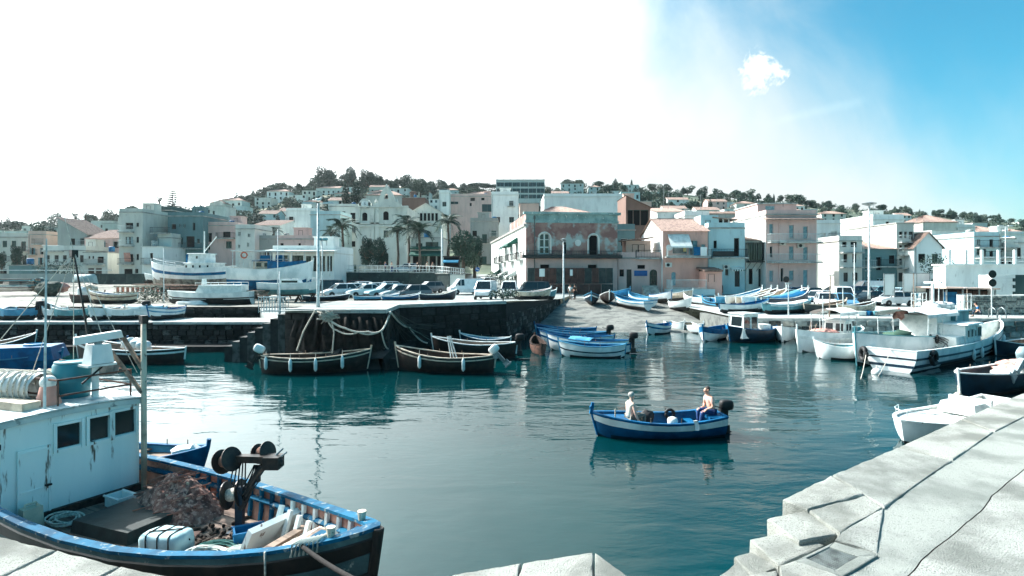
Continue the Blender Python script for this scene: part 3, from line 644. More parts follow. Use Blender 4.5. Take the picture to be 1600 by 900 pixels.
a = MB(); a.lathe([(.3, 0), (.42, -.02), (.42, .1), (.3, .12)], 18, (LX(904), -.02, LZ(379)), rot=Matrix.Rotation(R(90), 3, 'X')); a.build('round_window', W_['offwhite'], t)
a = MB(); a.lathe([(.3, 0), (.01, .02)], 18, (LX(904), -.015, LZ(379)), rot=Matrix.Rotation(R(90), 3, 'X')); a.build('round_pane', inside, t)
mb().tube([(LX(835), -.12, .3), (LX(835), -.12, H - .3)], .07, 6).box((LX(835), -.14, LZ(340)), (.25, .2, .35)).build('drainpipe', M('pipe_grey', lin(90, 96, 94), .6), t)
for px, zt_ in ((846, 424), (927, 424)): mb().box((LX(px + 4), -.06, LZ(425)), (1.5, .14, .1)).build('sill', W_['offwhite'], t)
fence = thing('site_hoarding', 'brown and dark green hoarding panels along the foot of the red house', 'fence', (t.location.x, t.location.y - 1.9, t.location.z), R(7))
hm1 = M('hoarding_green', lin(52, 62, 60), .7, lin(38, 46, 46), 2); hm2 = M('hoarding_brown', lin(84, 58, 52), .8, lin(62, 46, 42), 2)
for k in range(12):
    x = .6 + k * .93; mb().box((x, 0, 2.5), (.9, .05, 2.0)).build('hoarding_board', hm1 if k % 4 == 0 or k > 9 else hm2, fence)
for k in range(4): mb().tube([(.2 + k * 3.7, .08, 0), (.2 + k * 3.7, .08, 3.5)], .06, 6).build('post', steel, fence)
for k in range(7):
    mb().box((.95 + k * 1.6, .02, .75), (1.5, .04, 1.3)).build('hoarding_board', hm2 if k % 3 else hm1, fence)
for x in (2.0, 5.8): mb().box((x, -.05, 2.9), (.7 if x < 3 else .35, .02, 1.0 if x < 3 else .8)).build('notice_sheet', W_['white'], fence)
# rounded white flank wall beside the lane (side of the red house)
sideb = thing('lane_house', 'long white house with green awnings receding along the lane beside the red house', 'house', (t.location.x - .06, t.location.y + .3, 1.9), R(7 + 0.6))
m = MB(); ops = []
for k, y in enumerate((4, 8.5, 13, 18, 22.5, 27, 31, 36, 41)):
    for f in range(2): ops.append((46 - y, .3 + f * 4.6, 1.2, 2.5, 'shutter' if (k + f) % 2 else 'dark'))
ops = facade(m, 46, 9.2, ops, Vector((0, 46, 0)), Vector((0, -1, 0)), Vector((-1, 0, 0))); m.add([(0, 46, 0), (6, 46, 0), (6, 46, 9.2), (0, 46, 9.2)], [(0, 3, 2, 1)]).build('wall', W_['white'], sideb)
mb().box((2.9, 23, 9.25), (6.3, 46.4, .3)).build('roof', roofflat, sideb)
for (x, z, ww, hh, k) in ops: inst('window', winmesh(k, shut_g), sideb, (.17, 46 - x, z), -PI / 2, (ww, 1, hh))
for y in (4, 13, 22.5, 31):
    bo = mb().box((-.45, y, 4.7), (.9, 3.4, .16)).build('balcony', slabm, sideb); rl = MB()
    for a_, b_ in (((-.86, y - 1.65), (-.86, y + 1.65)), ((-.86, y - 1.65), (0, y - 1.65)), ((-.86, y + 1.65), (0, y + 1.65))):
        n = 10; rl.tube([(*a_, 5.75), (*b_, 5.75)], .03, 4)
        for i in range(n + 1): q = Vector((*a_, 4.78)).lerp(Vector((*b_, 4.78)), i / n); rl.tube([q, q + Vector((0, 0, .97))], .014, 4)
    rl.build('railing', iron, bo)
for y, z, mt in ((8.5, 8.1, awn_g), (15, 7.9, awn_g), (21, 8.0, awn_w), (10, 3.4, awn_w), (20, 3.5, awn_w), (30, 3.6, awn_g)):
    a = MB(); a.add([(0, y - 1.4, z), (0, y + 1.4, z), (-1.5, y + 1.4, z - 1.0), (-1.5, y - 1.4, z - 1.0), (-1.52, y + 1.4, z - 1.25), (-1.52, y - 1.4, z - 1.25), (0, y - 1.4, z - .9), (0, y + 1.4, z - .9)], [(0, 3, 2, 1), (3, 5, 4, 2), (0, 6, 3), (1, 2, 7)]); a.build('awning', mt, sideb)
# pink house with terrace
t, LX, LZ, Wl, H = building('low pink house with roof terrace beside the red house', 966, 1036, 404, 77, 'pink', D=9, z0=2.0, fm=frame_d, ops=[(968, 975, 421, 432, 'dark'), (979, 987, 421, 455, 'door'), (1015, 1027, 421, 452, 'archfrench'), (996, 1008, 414, 420, 'dark')])
mb().box((LX(1001), -.05, LZ(427)), (1.75, .06, .72)).build('sign_panel', sign_b, t)
bo = mb().box((LX(1014), -.35, LZ(404)), (3.7, .9, .16)).build('balcony', slabm, t); railing(bo, LX(993), LX(1034), -.75, LZ(403), 1.0, iron, .2, .7)
mb().box((LX(1003), 3.5, H + 1.3), (3.4, 2.6, 2.4)).build('roof_room', W_['peach'], t); mb().box((LX(1000), 2.6, H + 2.7), (4.2, 3.6, .12), ry=-.1).build('lean_to_roof', tile, t)
for x in (LX(998), LX(1008)): inst('window', winmesh('dark', frame_d), t, (x, 2.12, H + .5), 0, (.8, 1, 1.5))
building('teal house with dark window glimpsed right of the red house', 964, 992, 360, 88, 'teal', 2, 1, 7, z0=2, ops=[(970, 981, 373, 384, 'dark')], fm=frame_w)
building('dark timber screened roof loft behind the pink house', 978, 1016, 324, 100, W_['brown'], 3, 2, 8, ops=[(981, 989, 328, 352, 'dark'), (990, 1000, 328, 352, 'dark'), (1001, 1013, 328, 352, 'dark')], roof='shedl', rh=2)
# gabled house
t, LX, LZ, Wl, H = building('peach house with tiled roof white gable and laundry on its balcony', 1036, 1106, 361, 76, 'orange', D=12.5, z0=2.0, roof='gablex', rh=2.1, eave=.3, fm=shut_b, ops=[(1051, 1074, 374, 396, 'dark'), (1076, 1090, 376, 398, 'half'), (1096, 1102, 382, 394, 'shutter'), (1049, 1056, 425, 446, 'archdoor'), (1092, 1104, 420, 443, 'dark')])
m = MB(); m.add([(-.03, 0, 0), (-.03, 12.5, 0), (-.03, 12.5, H), (-.03, 6.25, H + 2.1), (-.03, 0, H)], [(4, 3, 2, 1, 0)]).build('gable_wall', W_['white'], t)
awning(t, LX(1043), LX(1076), LZ(366), 1.7, 1.65, awn_w)
bo = mb().box((LX(1072), -.55, LZ(402)), (LX(1108) - LX(1040), 1.1, .18)).build('balcony', slabm, t); railing(bo, LX(1041), LX(1107), -1.05, LZ(401), 1.0, ironw, .12, 1)
for px, w_, mt, h_ in ((1085, .9, blue, 1.1), (1095, .85, W_['white'], 1.15), (1066, .4, M('yellow_cloth', lin(200, 180, 120), .8), .6)):
    mb().box((LX(px), -1.12, LZ(393) - h_ / 2 + .55), (w_, .03, h_), tx=.97).build('laundry', mt, t)
mb().lathe([(.02, 0), (.25, .05), (.42, .16), (.43, .17)], 16, (LX(1043), -.75, LZ(388)), rot=Matrix.Rotation(R(70), 3, 'X')).build('satellite_dish', W_['white'], t)
ac_unit(t, LX(1044), LZ(414)); 
mb().box((LX(1071), -1.6, LZ(451) / 2), (LX(1104) - LX(1038) , 3.1, LZ(451))).build('terrace_base', W_['paleblue'], t)
tr = mb().box((LX(1067), -2.0, LZ(450) - .02), (LX(1092) - LX(1040), 2.2, .08)).build('terrace_floor', slabm, t); railing(tr, LX(1041), LX(1092), -3.05, LZ(450), 1.1, ironw, .14, 2.9)
po = mb().box((LX(1104), -1.4, (LZ(424)) / 2), (2.1, 2.7, LZ(424))).build('porch', W_['orange'], t); mb().box((LX(1102), -1.6, LZ(421)), (2.4, 3.2, .22), rx=.12).build('porch_roof', tile2, po); inst('window', winmesh('dark', frame_d), po, (LX(1100), -2.8, LZ(440)), 0, (.8, 1, 1.0))
st_ = thing('house_stair', 'short outside stair up to the pink house doors', 'stair', (t.location.x - 1.8, 74.2, 2.0))
for k in range(6): mb().box((0, .25 + k * .28, .1 + k * .1), (2.0, .29, .2 + k * .2)).build('step', slabm, st_)
# white-blue house
t, LX, LZ, Wl, H = building('pale blue white house with dark balcony boxes and roof loggia', 1107, 1164, 357, 77, 'paleblue', D=11, z0=2.0, fm=frame_d, cornice=True, ops=[(1115, 1120, 376, 388, 'dark'), (1147, 1155, 372, 400, 'dark'), (1117, 1124, 419, 440, 'dark'), (1148, 1156, 420, 448, 'door'), (1118, 1130, 446, 458, 'garage'), (1133, 1138, 420, 430, 'win')])
bo = mb().box((LX(1137), -.5, LZ(403)), (LX(1165) - LX(1108), 1.0, .18)).build('balcony', slabm, t); railing(bo, LX(1109), LX(1164), -.95, LZ(402), 1.05, iron, .2, .9); mb().box((LX(1126), -1.02, LZ(397)), (2.8, .08, .7)).build('dark_panel', iron, bo)
awning(t, LX(1141), LX(1160), LZ(417), .7, .35, W_['white'], stripes=awn_g); ac_unit(t, LX(1134), LZ(417))
ro = mb().box((LX(1116), 3.3, H + 1.0), (2.4, 3, 1.9)).build('roof_room', W_['paleblue'], t); inst('window', winmesh('dark', frame_d), t, (LX(1113), 1.72, H + .5), 0, (.7, 1, .75))
mb().box((LX(1140), 3.2, H + 1.5), (3.4, 3.2, .16), ry=.1).build('loggia_roof', tile, t)
for px in (1130, 1138, 1147, 1155): mb().box((LX(px), 1.9, H + .75), (.16, .16, 1.5)).build('loggia_post', W_['offwhite'], t)
mb().box((LX(1142), 4.3, H + .75), (3.0, .1, 1.3)).build('loggia_back', iron, t)
t, LX, LZ, Wl, H = building('narrow white house with glazed iron veranda on struts', 1165, 1200, 376, 78.5, 'offwhite', D=8, z0=2.0, roof='shedx', rh=1.2, rmat=tile2, fm=frame_d, ops=[(1170, 1176, 420, 444, 'dark'), (1185, 1192, 420, 448, 'door')])
ve = mb().box((LX(1183), -.55, LZ(409)), (LX(1200) - LX(1166), 1.3, .2)).build('veranda', iron, t)
for k in range(5): inst('window', winmesh('glass', iron), ve, (LX(1168 + k * 7.2), -1.1, LZ(407)), 0, (.56, 1, 2.3))
mb().box((LX(1183), -.55, LZ(380)), (LX(1201) - LX(1165), 1.35, .1)).build('veranda_roof', iron, ve)
for k in range(4): mb().tube([(LX(1169 + k * 9), -1.1, LZ(409)), (LX(1169 + k * 9) - .5, -.02, LZ(424))], .03, 4).build('strut', iron, ve)
# three storey peach block
t, LX, LZ, Wl, H = building('three storey peach block with two long pale balconies', 1197, 1276, 336, 77, 'pink', D=15, z0=2.0, fm=shut_b, ops=[(1202, 1208, 350, 364, 'shutter'), (1233, 1240, 352, 371, 'shutter'), (1255, 1262, 354, 372, 'shutter'), (1203, 1207, 385, 402, 'dark'), (1233, 1240, 385, 404, 'shutter'), (1255, 1262, 386, 405, 'shutter'), (1202, 1208, 423, 439, 'curt'), (1220, 1224, 419, 440, 'dark'), (1233, 1240, 423, 437, 'shutter'), (1255, 1262, 422, 448, 'door')], bal=((1198, 1278, 378, ironw, 1.25), (1198, 1278, 409, ironw, 1.25)), name='apartment_block', cat='building')
m = MB(); m.add([(-.03, 0, 0), (-.03, 15, 0), (-.03, 15, H), (-.03, 0, H)], [(3, 2, 1, 0)]).build('side_wall', W_['white'], t)
mb().box((Wl / 2, -.3, LZ(342)), (Wl + .8, 1.5, .16), rx=.22).build('tiled_pent_roof', tile, t)
mb().box((Wl * .42, 7, H + .95), (Wl * .8, 8, 1.7)).build('penthouse', W_['pink'], t); mb().box((Wl * .42, 7, H + 1.88), (Wl * .84, 8.4, .18)).build('penthouse_roof', slabm, t); inst('window', winmesh('shutter', shut_b), t, (LX(1218), 2.86, H + .5), 0, (1.2, 1, 1.0))
for px, y in ((1222, 380), (1250, 384)): ac_unit(t, LX(px), LZ(y))
mb().tube([(LX(1217), -.1, .2), (LX(1217), -.1, H - 1)], .05, 6).build('drainpipe', W_['pink'], t)
# ------------------------------------------------------------------ rest of the town
B = building; ic = ironw
B('white house with blank bright side wall right of the peach block', 1276, 1313, 350, 92, 'white', 3, 2, 12, side=(0, 1), ant=1)
B('white balcony house with green railings and dark french doors', 1311, 1347, 377, 86, 'offwhite', D=8, ops=[(1316, 1323, 378, 386, 'dark'), (1329, 1339, 378, 386, 'dark'), (1318, 1324, 397, 410, 'dark'), (1332, 1338, 397, 410, 'dark'), (1318, 1325, 426, 440, 'door'), (1332, 1340, 426, 438, 'win')], bal=((1312, 1346, 394, ic), (1312, 1365, 417, ic)), fm=frame_d)
B('low teal house with tiled shed roof behind the balcony house', 1347, 1402, 389, 90, 'teal', 2, 3, 9, roof='shedx', rh=1.6, bal=((1362, 1400, 416, iron),))
B('tall white tower house with stacked small balconies', 1401, 1428, 349, 90, 'beige', D=14, fm=frame_d, ops=[(1405, 1410, 362, 372, 'dark'), (1413, 1417, 362, 372, 'dark'), (1405, 1410, 383, 393, 'dark'), (1413, 1417, 383, 393, 'dark'), (1405, 1410, 404, 414, 'dark'), (1413, 1417, 404, 414, 'dark'), (1420, 1427, 362, 374, 'win'), (1420, 1427, 382, 393, 'win'), (1420, 1427, 402, 413, 'win'), (1404, 1412, 426, 440, 'garage')], bal=((1403, 1419, 378, ic), (1403, 1419, 398, ic), (1403, 1419, 418, ic)), name='apartment_block', cat='building')
B('big white windowless block behind the tower house', 1364, 1412, 344, 108, 'white', 3, 2, 12, ops=[(1384, 1390, 346, 350, 'dark')], ant=2)
B('white house with grey stained gable right of the tower house', 1428, 1472, 386, 88, 'white', 2, 2, 12, roof='gabley', rh=2.2, side=(0, 0), rmat=tile2, kinds=('dark', 'win'))
B('tall plain white house behind the stained gable house', 1456, 1505, 361, 104, 'white', 3, 3, 12, ant=2, kinds=('dark', 'win'))
B('grey house with dark doorway squeezed right of the gable house', 1497, 1524, 385, 96, 'grey', 3, 2, 9, kinds=('dark', 'half'))
B('blue-grey three storey house with full width balconies', 1522, 1561, 370, 92, 'paleblue', D=9, fm=shut_g, ops=[(1526, 1532, 389, 398, 'shutter'), (1536, 1541, 389, 402, 'dark'), (1546, 1552, 374, 386, 'dark'), (1526, 1532, 374, 383, 'curt'), (1546, 1552, 392, 402, 'dark')], bal=((1523, 1560, 386, iron), (1523, 1560, 403, iron)))
B('beige house with iron balcony right of the blue-grey house', 1561, 1586, 373, 94, 'beige', 3, 2, 9, bal=((1562, 1585, 386, ic), (1562, 1585, 402, iron)))
B('pale house cut by the right picture edge above the terrace', 1586, 1640, 380, 94, 'offwhite', 3, 4, 9)
B('tile roofed house between the tower house and the hill', 1442, 1495, 347, 150, 'offwhite', 2, 3, 10, roof='hip', rh=2.2)
B('small white house behind the plain white house', 1494, 1524, 356, 150, 'white', 2, 2, 8, ant=1)
B('white house with low hip roof behind the blue-grey house', 1530, 1575, 362, 165, 'offwhite', 2, 3, 10, roof='hip', rh=1.8)
B('long low white house behind the beige house', 1560, 1630, 366, 150, 'white', 2, 5, 10)
B('white flat house with tiled edge behind the white side wall', 1284, 1330, 352, 125, 'white', 3, 3, 10, roof='shedx', rh=1.4)
B('low tile roofed row behind the big white block', 1318, 1372, 357, 140, 'offwhite', 2, 4, 9, roof='gablex', rh=1.6)
# behind the waterfront row
B('white stepped house behind the gabled house', 1027, 1072, 331, 105, 'white', 3, 2, 9, roof='shedx', rh=1.6, ant=2)
B('white house with blue roof tank behind the pale blue house', 1070, 1108, 338, 98, 'white', 3, 2, 9, ant=2)
B('grey plaster house left of the three storey peach block', 1108, 1172, 334, 104, 'grey', 3, 3, 9, roof='shedx', rh=1.3, rmat=tile2, ant=2)
B('long blank white hall behind the red house', 850, 972, 308, 128, 'white', 3, 4, 14, ops=[(906, 912, 299, 303, 'dark')], ant=3, seed=5)
B('pink cube house with antennas behind the dark loft', 972, 1018, 315, 135, 'peach', 3, 3, 9, ant=2)
B('pink low house left of the red house roof', 812, 842, 318, 118, 'peach', 3, 2, 8, ant=1)
B('white stained house with side stair left of the red house', 768, 810, 305, 142, 'white', 4, 2, 10, ant=1, side=(0, 1))
B('grey low house in front of the stained white house', 735, 778, 346, 132, 'grey', 2, 3, 8)
t, LX, LZ, Wl, H = B('modern flat office with two long dark glass bands on the skyline', 775, 851, 281, 260, 'offwhite', D=14, ops=[], name='office_building', cat='building')
for y0, y1 in ((285, 291.5), (294.5, 301.5), (304, 310)):
    for k in range(6): inst('window', winmesh('glass', M('office_frame', lin(90, 120, 126), .5)), t, (LX(781.5 + k * 12.6), -.05, LZ(y1)), 0, (3.4, 1, LZ(y0) - LZ(y1)))
for k in range(8): mb().box((LX(777 + k * 10.3), -.15, H + .35), (.15, .15, .7)).build('roof_rail_post', steel, t)
B('pink terraced villa with flat roofs above the palms', 700, 776, 307, 172, 'pink', D=12, ops=[(735, 742, 309, 314, 'dark'), (752, 757, 309, 313, 'dark'), (704, 716, 315, 319, 'win'), (753, 770, 319, 331, 'glass'), (734, 737, 317, 322, 'dark')], fm=frame_d)
B('white corner block joined to the pink terraced villa', 686, 702, 302, 168, 'white', 3, 1, 10, kinds=('win',))
B('pale gabled hall with tall narrow arcade windows beside the church', 641, 690, 332, 140, 'church', D=10, roof='gabley', rh=2.2, rmat=W_['offwhite'], fm=frame_d, ops=[(644 + k * 6, 648 + k * 6, 333, 345, 'dark') for k in range(7)])
B('brown roofed house just behind the church bell gable', 572, 628, 305, 200, 'beige', 2, 3, 9, roof='hip', rh=2)
B('low brown house with flat eaves right of the bell gable', 628, 664, 309, 190, 'brown', 2, 3, 8)
B('white house with shed roof above the dark restaurant pavilion', 395, 437, 352, 140, 'white', 2, 2, 9, roof='shedx', rh=2, kinds=('dark', 'half'))
B('white cube house with dark roof opening above the yard', 447, 494, 330, 155, 'white', 3, 3, 10, kinds=('dark', 'win'))
B('pale blue blank walled block left of the church', 485, 532, 336, 126, 'paleblue', 3, 3, 9, ops=[(521, 525, 341, 345, 'win'), (524, 530, 345, 352, 'dark')])
B('cream block with roof terrace adjoining the church', 514, 559, 323, 138, 'offwhite', 4, 3, 9, kinds=('win', 'dark'))
B('low pink wall house behind the beached blue trawler', 434, 487, 374, 108, 'pink', 2, 3, 7, ops=[(438, 443, 380, 385, 'dark'), (466, 470, 380, 385, 'dark')])
B('grey stone low house left of the pink wall house', 396, 436, 374, 112, 'grey', 2, 3, 7)
# left town
B('long beige palazzo at the left picture edge', -60, 45, 371, 125, 'beige', 3, 7, 10, kinds=('win', 'shutter'), name='palazzo', cat='building')
B('faded pink house with small balcony beside the beige palazzo', 44, 72, 367, 120, 'peach', 4, 2, 9, bal=((54, 68, 381, iron),))
B('white house with ground floor shops and long balcony behind the mast', 68, 134, 392, 112, 'offwhite', 2, 5, 8, bal=((80, 126, 414, ic), (70, 100, 392, ic)), kinds=('win', 'dark', 'shutter'))
B('grey white upper house with slanting roof above the shops', 90, 136, 366, 120, 'grey', 3, 3, 8, roof='shedl', rh=3.5, kinds=('dark', 'win'))
B('low white garage house with blue-grey doors', 131, 168, 395, 110, 'offwhite', D=8, ops=[(137, 147, 419, 428, 'garage'), (149, 159, 419, 428, 'garage'), (138, 141, 400, 404, 'win'), (144, 147, 400, 404, 'win'), (152, 162, 401, 411, 'dark')], bal=((134, 165, 413, iron),))
B('house with brown veranda under a lean-to roof left of the four storey block', 132, 190, 372, 119, 'pink', 3, 3, 8, roof='shedx', rh=2.2, bal=((136, 165, 392, iron),), kinds=('dark', 'half'))
t, LX, LZ, Wl, H = B('four storey beige block with a balcony on every floor', 186, 223, 332, 108, 'beige', D=12, fm=frame_d, ops=[(196, 208, 348, 358, 'dark'), (213, 217, 348, 354, 'win'), (196, 208, 370, 381, 'curt'), (213, 217, 370, 379, 'win'), (196, 208, 397, 409, 'half'), (213, 217, 397, 406, 'win'), (194, 207, 420, 428, 'dark'), (211, 216, 420, 427, 'dark')], bal=((188, 210, 362, ic), (188, 210, 384, ic), (188, 210, 412, iron)), name='apartment_block', cat='building')
mb().box((LX(204), -.9, LZ(402)), (1.2, .04, 1.7), rx=.2).build('sun_blind', M('pink_blind', lin(206, 150, 136), .8), t)
B('windowless dark green-grey block behind the four storey block', 223, 268, 329, 119, 'darkteal', D=10, ops=[(240, 251, 353, 362, 'curt')])
B('low white house with tall door under the dark block', 222, 256, 386, 106, 'white', D=8, ops=[(234, 239, 395, 412, 'dark')], bal=((224, 254, 412, iron),))
B('pale terrace house wedged between dark block and teal house', 246, 268, 372, 110, 'offwhite', 2, 1, 7, bal=((238, 266, 364, iron),))
B('teal plastered house with dark shutters above the yard', 262, 317, 338, 113, 'teal', D=10, ops=[(280, 283, 350, 355, 'curt'), (287, 290, 350, 355, 'curt'), (301, 305, 348, 360, 'dark'), (279, 286, 371, 382, 'half'), (291, 304, 369, 386, 'dark'), (308, 312, 373, 380, 'win'), (268, 275, 350, 358, 'dark')], bal=((270, 316, 388, iron),), fm=shut_g, ant=1)
B('pink house with roof pergola right of the teal house', 317, 369, 353, 115, 'pink', D=10, ops=[(322, 331, 364, 378, 'dark'), (348, 360, 362, 371, 'dark'), (353, 362, 377, 388, 'win'), (322, 328, 382, 390, 'win')], bal=((340, 368, 372, iron),))
B('small pinkish white house with pierced parapet', 368, 398, 358, 110, 'offwhite', D=8, ops=[(372, 376, 362, 368, 'win'), (387, 391, 365, 370, 'win'), (372, 375, 382, 387, 'win'), (386, 389, 379, 385, 'win')], roof='flat')
B('low teal shed by the yard fence at far left', 14, 50, 415, 100, 'teal', 1, 3, 6, name='shed', cat='shed')
GH = 'pale houses fading into haze at far left'
for k, (a, b, y, d_) in enumerate(((8, 40, 361, 210), (34, 62, 353, 260), (58, 92, 356, 240), (96, 128, 358, 220), (142, 176, 345, 250), (160, 196, 349, 200), (120, 150, 352, 280), (-30, 6, 360, 240))):
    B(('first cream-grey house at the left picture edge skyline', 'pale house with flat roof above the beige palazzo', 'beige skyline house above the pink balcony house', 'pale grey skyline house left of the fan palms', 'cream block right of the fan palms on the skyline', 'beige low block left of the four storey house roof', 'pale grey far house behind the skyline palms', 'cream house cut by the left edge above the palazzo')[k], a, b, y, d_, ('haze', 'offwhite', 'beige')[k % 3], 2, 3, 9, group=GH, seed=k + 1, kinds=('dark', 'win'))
# hillside villas
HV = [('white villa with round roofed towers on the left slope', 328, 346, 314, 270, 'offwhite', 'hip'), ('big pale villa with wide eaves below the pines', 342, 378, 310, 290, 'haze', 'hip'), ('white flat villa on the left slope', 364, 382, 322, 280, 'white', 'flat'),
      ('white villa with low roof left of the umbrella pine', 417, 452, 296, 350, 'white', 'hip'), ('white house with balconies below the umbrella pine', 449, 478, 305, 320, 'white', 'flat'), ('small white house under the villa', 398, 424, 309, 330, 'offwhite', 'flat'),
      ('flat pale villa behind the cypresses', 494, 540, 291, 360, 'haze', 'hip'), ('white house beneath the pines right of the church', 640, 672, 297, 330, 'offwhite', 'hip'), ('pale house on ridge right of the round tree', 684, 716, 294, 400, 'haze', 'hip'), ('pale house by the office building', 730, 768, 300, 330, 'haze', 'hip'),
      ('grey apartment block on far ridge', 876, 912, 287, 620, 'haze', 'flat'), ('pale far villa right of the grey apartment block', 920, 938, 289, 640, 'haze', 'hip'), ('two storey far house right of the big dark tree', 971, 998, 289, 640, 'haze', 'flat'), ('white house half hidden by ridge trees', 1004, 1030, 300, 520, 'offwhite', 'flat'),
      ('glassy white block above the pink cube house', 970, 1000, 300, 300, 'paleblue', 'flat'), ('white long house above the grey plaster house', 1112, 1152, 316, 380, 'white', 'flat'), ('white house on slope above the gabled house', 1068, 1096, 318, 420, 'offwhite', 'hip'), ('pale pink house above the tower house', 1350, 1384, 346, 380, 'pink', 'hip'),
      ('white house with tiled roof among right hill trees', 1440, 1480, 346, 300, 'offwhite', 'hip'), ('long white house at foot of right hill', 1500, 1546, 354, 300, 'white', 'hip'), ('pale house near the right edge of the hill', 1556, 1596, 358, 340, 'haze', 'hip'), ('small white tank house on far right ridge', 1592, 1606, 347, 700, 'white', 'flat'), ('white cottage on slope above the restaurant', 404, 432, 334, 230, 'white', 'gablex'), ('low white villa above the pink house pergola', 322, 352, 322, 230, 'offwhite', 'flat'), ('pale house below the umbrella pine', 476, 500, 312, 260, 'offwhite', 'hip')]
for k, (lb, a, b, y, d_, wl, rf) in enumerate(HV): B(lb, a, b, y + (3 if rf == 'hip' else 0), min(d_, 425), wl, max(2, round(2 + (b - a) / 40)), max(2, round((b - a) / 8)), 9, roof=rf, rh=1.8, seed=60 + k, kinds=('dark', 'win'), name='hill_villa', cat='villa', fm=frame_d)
MARKS = [(60, 'the long beige palazzo'), (130, 'the ground floor shops'), (200, 'the four storey beige block'), (262, 'the windowless dark block'), (318, 'the teal plastered house'), (372, 'the pink pergola house'), (430, 'the low stone house'), (490, 'the restaurant pavilion'), (556, 'the cream block beside the church'), (600, 'the church clock'), (640, 'the church bell gable'), (690, 'the arcaded hall'), (735, 'the white corner block'), (775, 'the pink terraced villa'), (812, 'the office building'), (850, 'the lane house'), (900, 'the red house'), (970, 'the long white hall'), (1020, 'the dark timber loft'), (1070, 'the gabled peach house'), (1110, 'the blue roof tank house'), (1170, 'the pale blue house'), (1225, 'the peach block'), (1276, 'the peach block end'), (1313, 'the white side wall'), (1350, 'the balcony house'), (1400, 'the very tall quay lamp'), (1430, 'the tower house'), (1475, 'the stained gable house'), (1522, 'the plain white house'), (1562, 'the blue-grey balcony house'), (1700, 'the beige house at far right')]
def where(s, px, t_): return s + (' on the skyline above ' if t_ > .9 else ' on the high slope above ' if t_ > .55 else ' on the low slope above ') + next(n for m, n in MARKS if px < m)
HOUSES = [((a + b) / 2, (b - a) / 2, min(d_, 425)) for (_l, a, b, _y, d_, _w, _r) in HV]
def hides(px, d): return any(abs(px - p) < w_ * .75 and hd - 28 < d < hd + 4 for p, w_, hd in HOUSES)
r_ = random.Random(91); k = 0
while k < 40:       # scattered houses between the trees
    px = r_.uniform(320, 820) if k < 18 else r_.uniform(820, 1600); rr = lerp(RDIST, px); t_ = r_.uniform(.35, .93); d_ = 130 + (rr - 130) * t_; x = (px - 800) / F * d_; w_ = r_.uniform(7, 13) / d_ * F; h = r_.uniform(4.5, 7.5); z = T(x, d_)
    y = HOR - (z + h - EYE) / d_ * F
    if y < lerp(RIDGE, px) + 3 or any(abs(px - p) < (w_ / 2 + q) * .75 and abs(d_ - e) < 30 for p, q, e in HOUSES): continue
    HOUSES.append((px, w_ / 2, d_)); k += 1; wl_ = r_.choice(['offwhite', 'white', 'haze', 'pink', 'beige', 'white']); rf_ = r_.choice(['hip', 'flat', 'gablex']); B(where({'offwhite': 'cream', 'white': 'white', 'haze': 'pale grey', 'pink': 'pink', 'beige': 'beige'}[wl_] + {'hip': ' hip roofed', 'flat': ' flat roofed', 'gablex': ' gabled'}[rf_] + ' house', px, t_), px - w_ / 2, px + w_ / 2, y, d_, wl_, 3, 3, 9, roof=rf_, rh=1.8, group='small houses scattered over the hillside', seed=200 + k, kinds=('dark', 'win'), name='hill_house', z0=z - 1.2)
# ------------------------------------------------------------------ church
ch = thing('church', 'cream baroque church front with bell gable and clock', 'church', ((557 - 800) / F * 122, 122, 4.3))
cx = lambda px: (px - 557) / F * 122; cz = lambda y: EYE - (y - HOR) / F * 122 - 4.3; CW = cx(636); CH = cz(323)
m = MB(); o = facade(m, CW, CH, [(cx(570), cz(345), 1.1, cz(332) - cz(345), 'arch'), (cx(603), cz(344), 1.15, cz(330) - cz(344), 'arch'), (cx(603), cz(371), 1.0, cz(360) - cz(371), 'win'), (cx(598), 0, 2.4, 4.6, 'door')])
m.add([(0, 0, 0), (0, 16, 0), (0, 16, CH), (0, 0, CH)], [(0, 3, 2, 1)]).add([(CW, 0, 0), (CW, 16, 0), (CW, 16, CH), (CW, 0, CH)], [(0, 1, 2, 3)]).add([(0, 0, CH), (CW, 0, CH), (CW, 16, CH), (0, 16, CH)], [(0, 1, 2, 3)]); m.build('wall', W_['church'], ch)
for (x, z, ww, hh, k) in o: inst('door' if k == 'door' else 'window', winmesh('dark' if k != 'win' else 'win', frame_d), ch, (x, .18, z), 0, (ww, 1, hh))
for z, p in ((CH, .5), (cz(353), .35), (cz(349), .2)): mb().box((CW / 2, -.05, z), (CW + p, p + .2, .35)).build('cornice', W_['church'], ch)
for px in (560, 582, 590, 616, 633): mb().box((cx(px), -.1, CH / 2), (.75, .3, CH - .4)).build('pilaster', W_['church'], ch)
sc = MB()         # bell gable with curved shoulders and an arch opening
prof = [(583, 323), (583, 320), (588, 318), (592, 314), (593.5, 308), (595, 303), (598, 297), (602, 292), (603.5, 288), (605, 292), (609, 297), (613, 303), (615, 308), (617, 314), (622, 318), (627, 320), (627, 323)]
hole = [(600.5, 312), (600.5, 306), (601.5, 304), (603.5, 303), (605.5, 304), (606.5, 306), (606.5, 312)]
for yy in (-.1, .9):
    L_ = [p for p in prof if p[0] <= 603.5]; R_ = [p for p in prof if p[0] >= 603.5]
    q = lambda p: (cx(p[0]), yy, cz(p[1]) + .1)
    a = [q(p) for p in L_] + [q((603.5, 303)), q((601.5, 304)), q((600.5, 306)), q((600.5, 312)), q((603.5, 312)), q((603.5, 323))]
    b = [q(p) for p in R_] + [q((603.5, 323)), q((603.5, 312)), q((606.5, 312)), q((606.5, 306)), q((605.5, 304)), q((603.5, 303))]
    sc.add(a, [tuple(range(len(a)))]).add(b, [tuple(range(len(b)))])
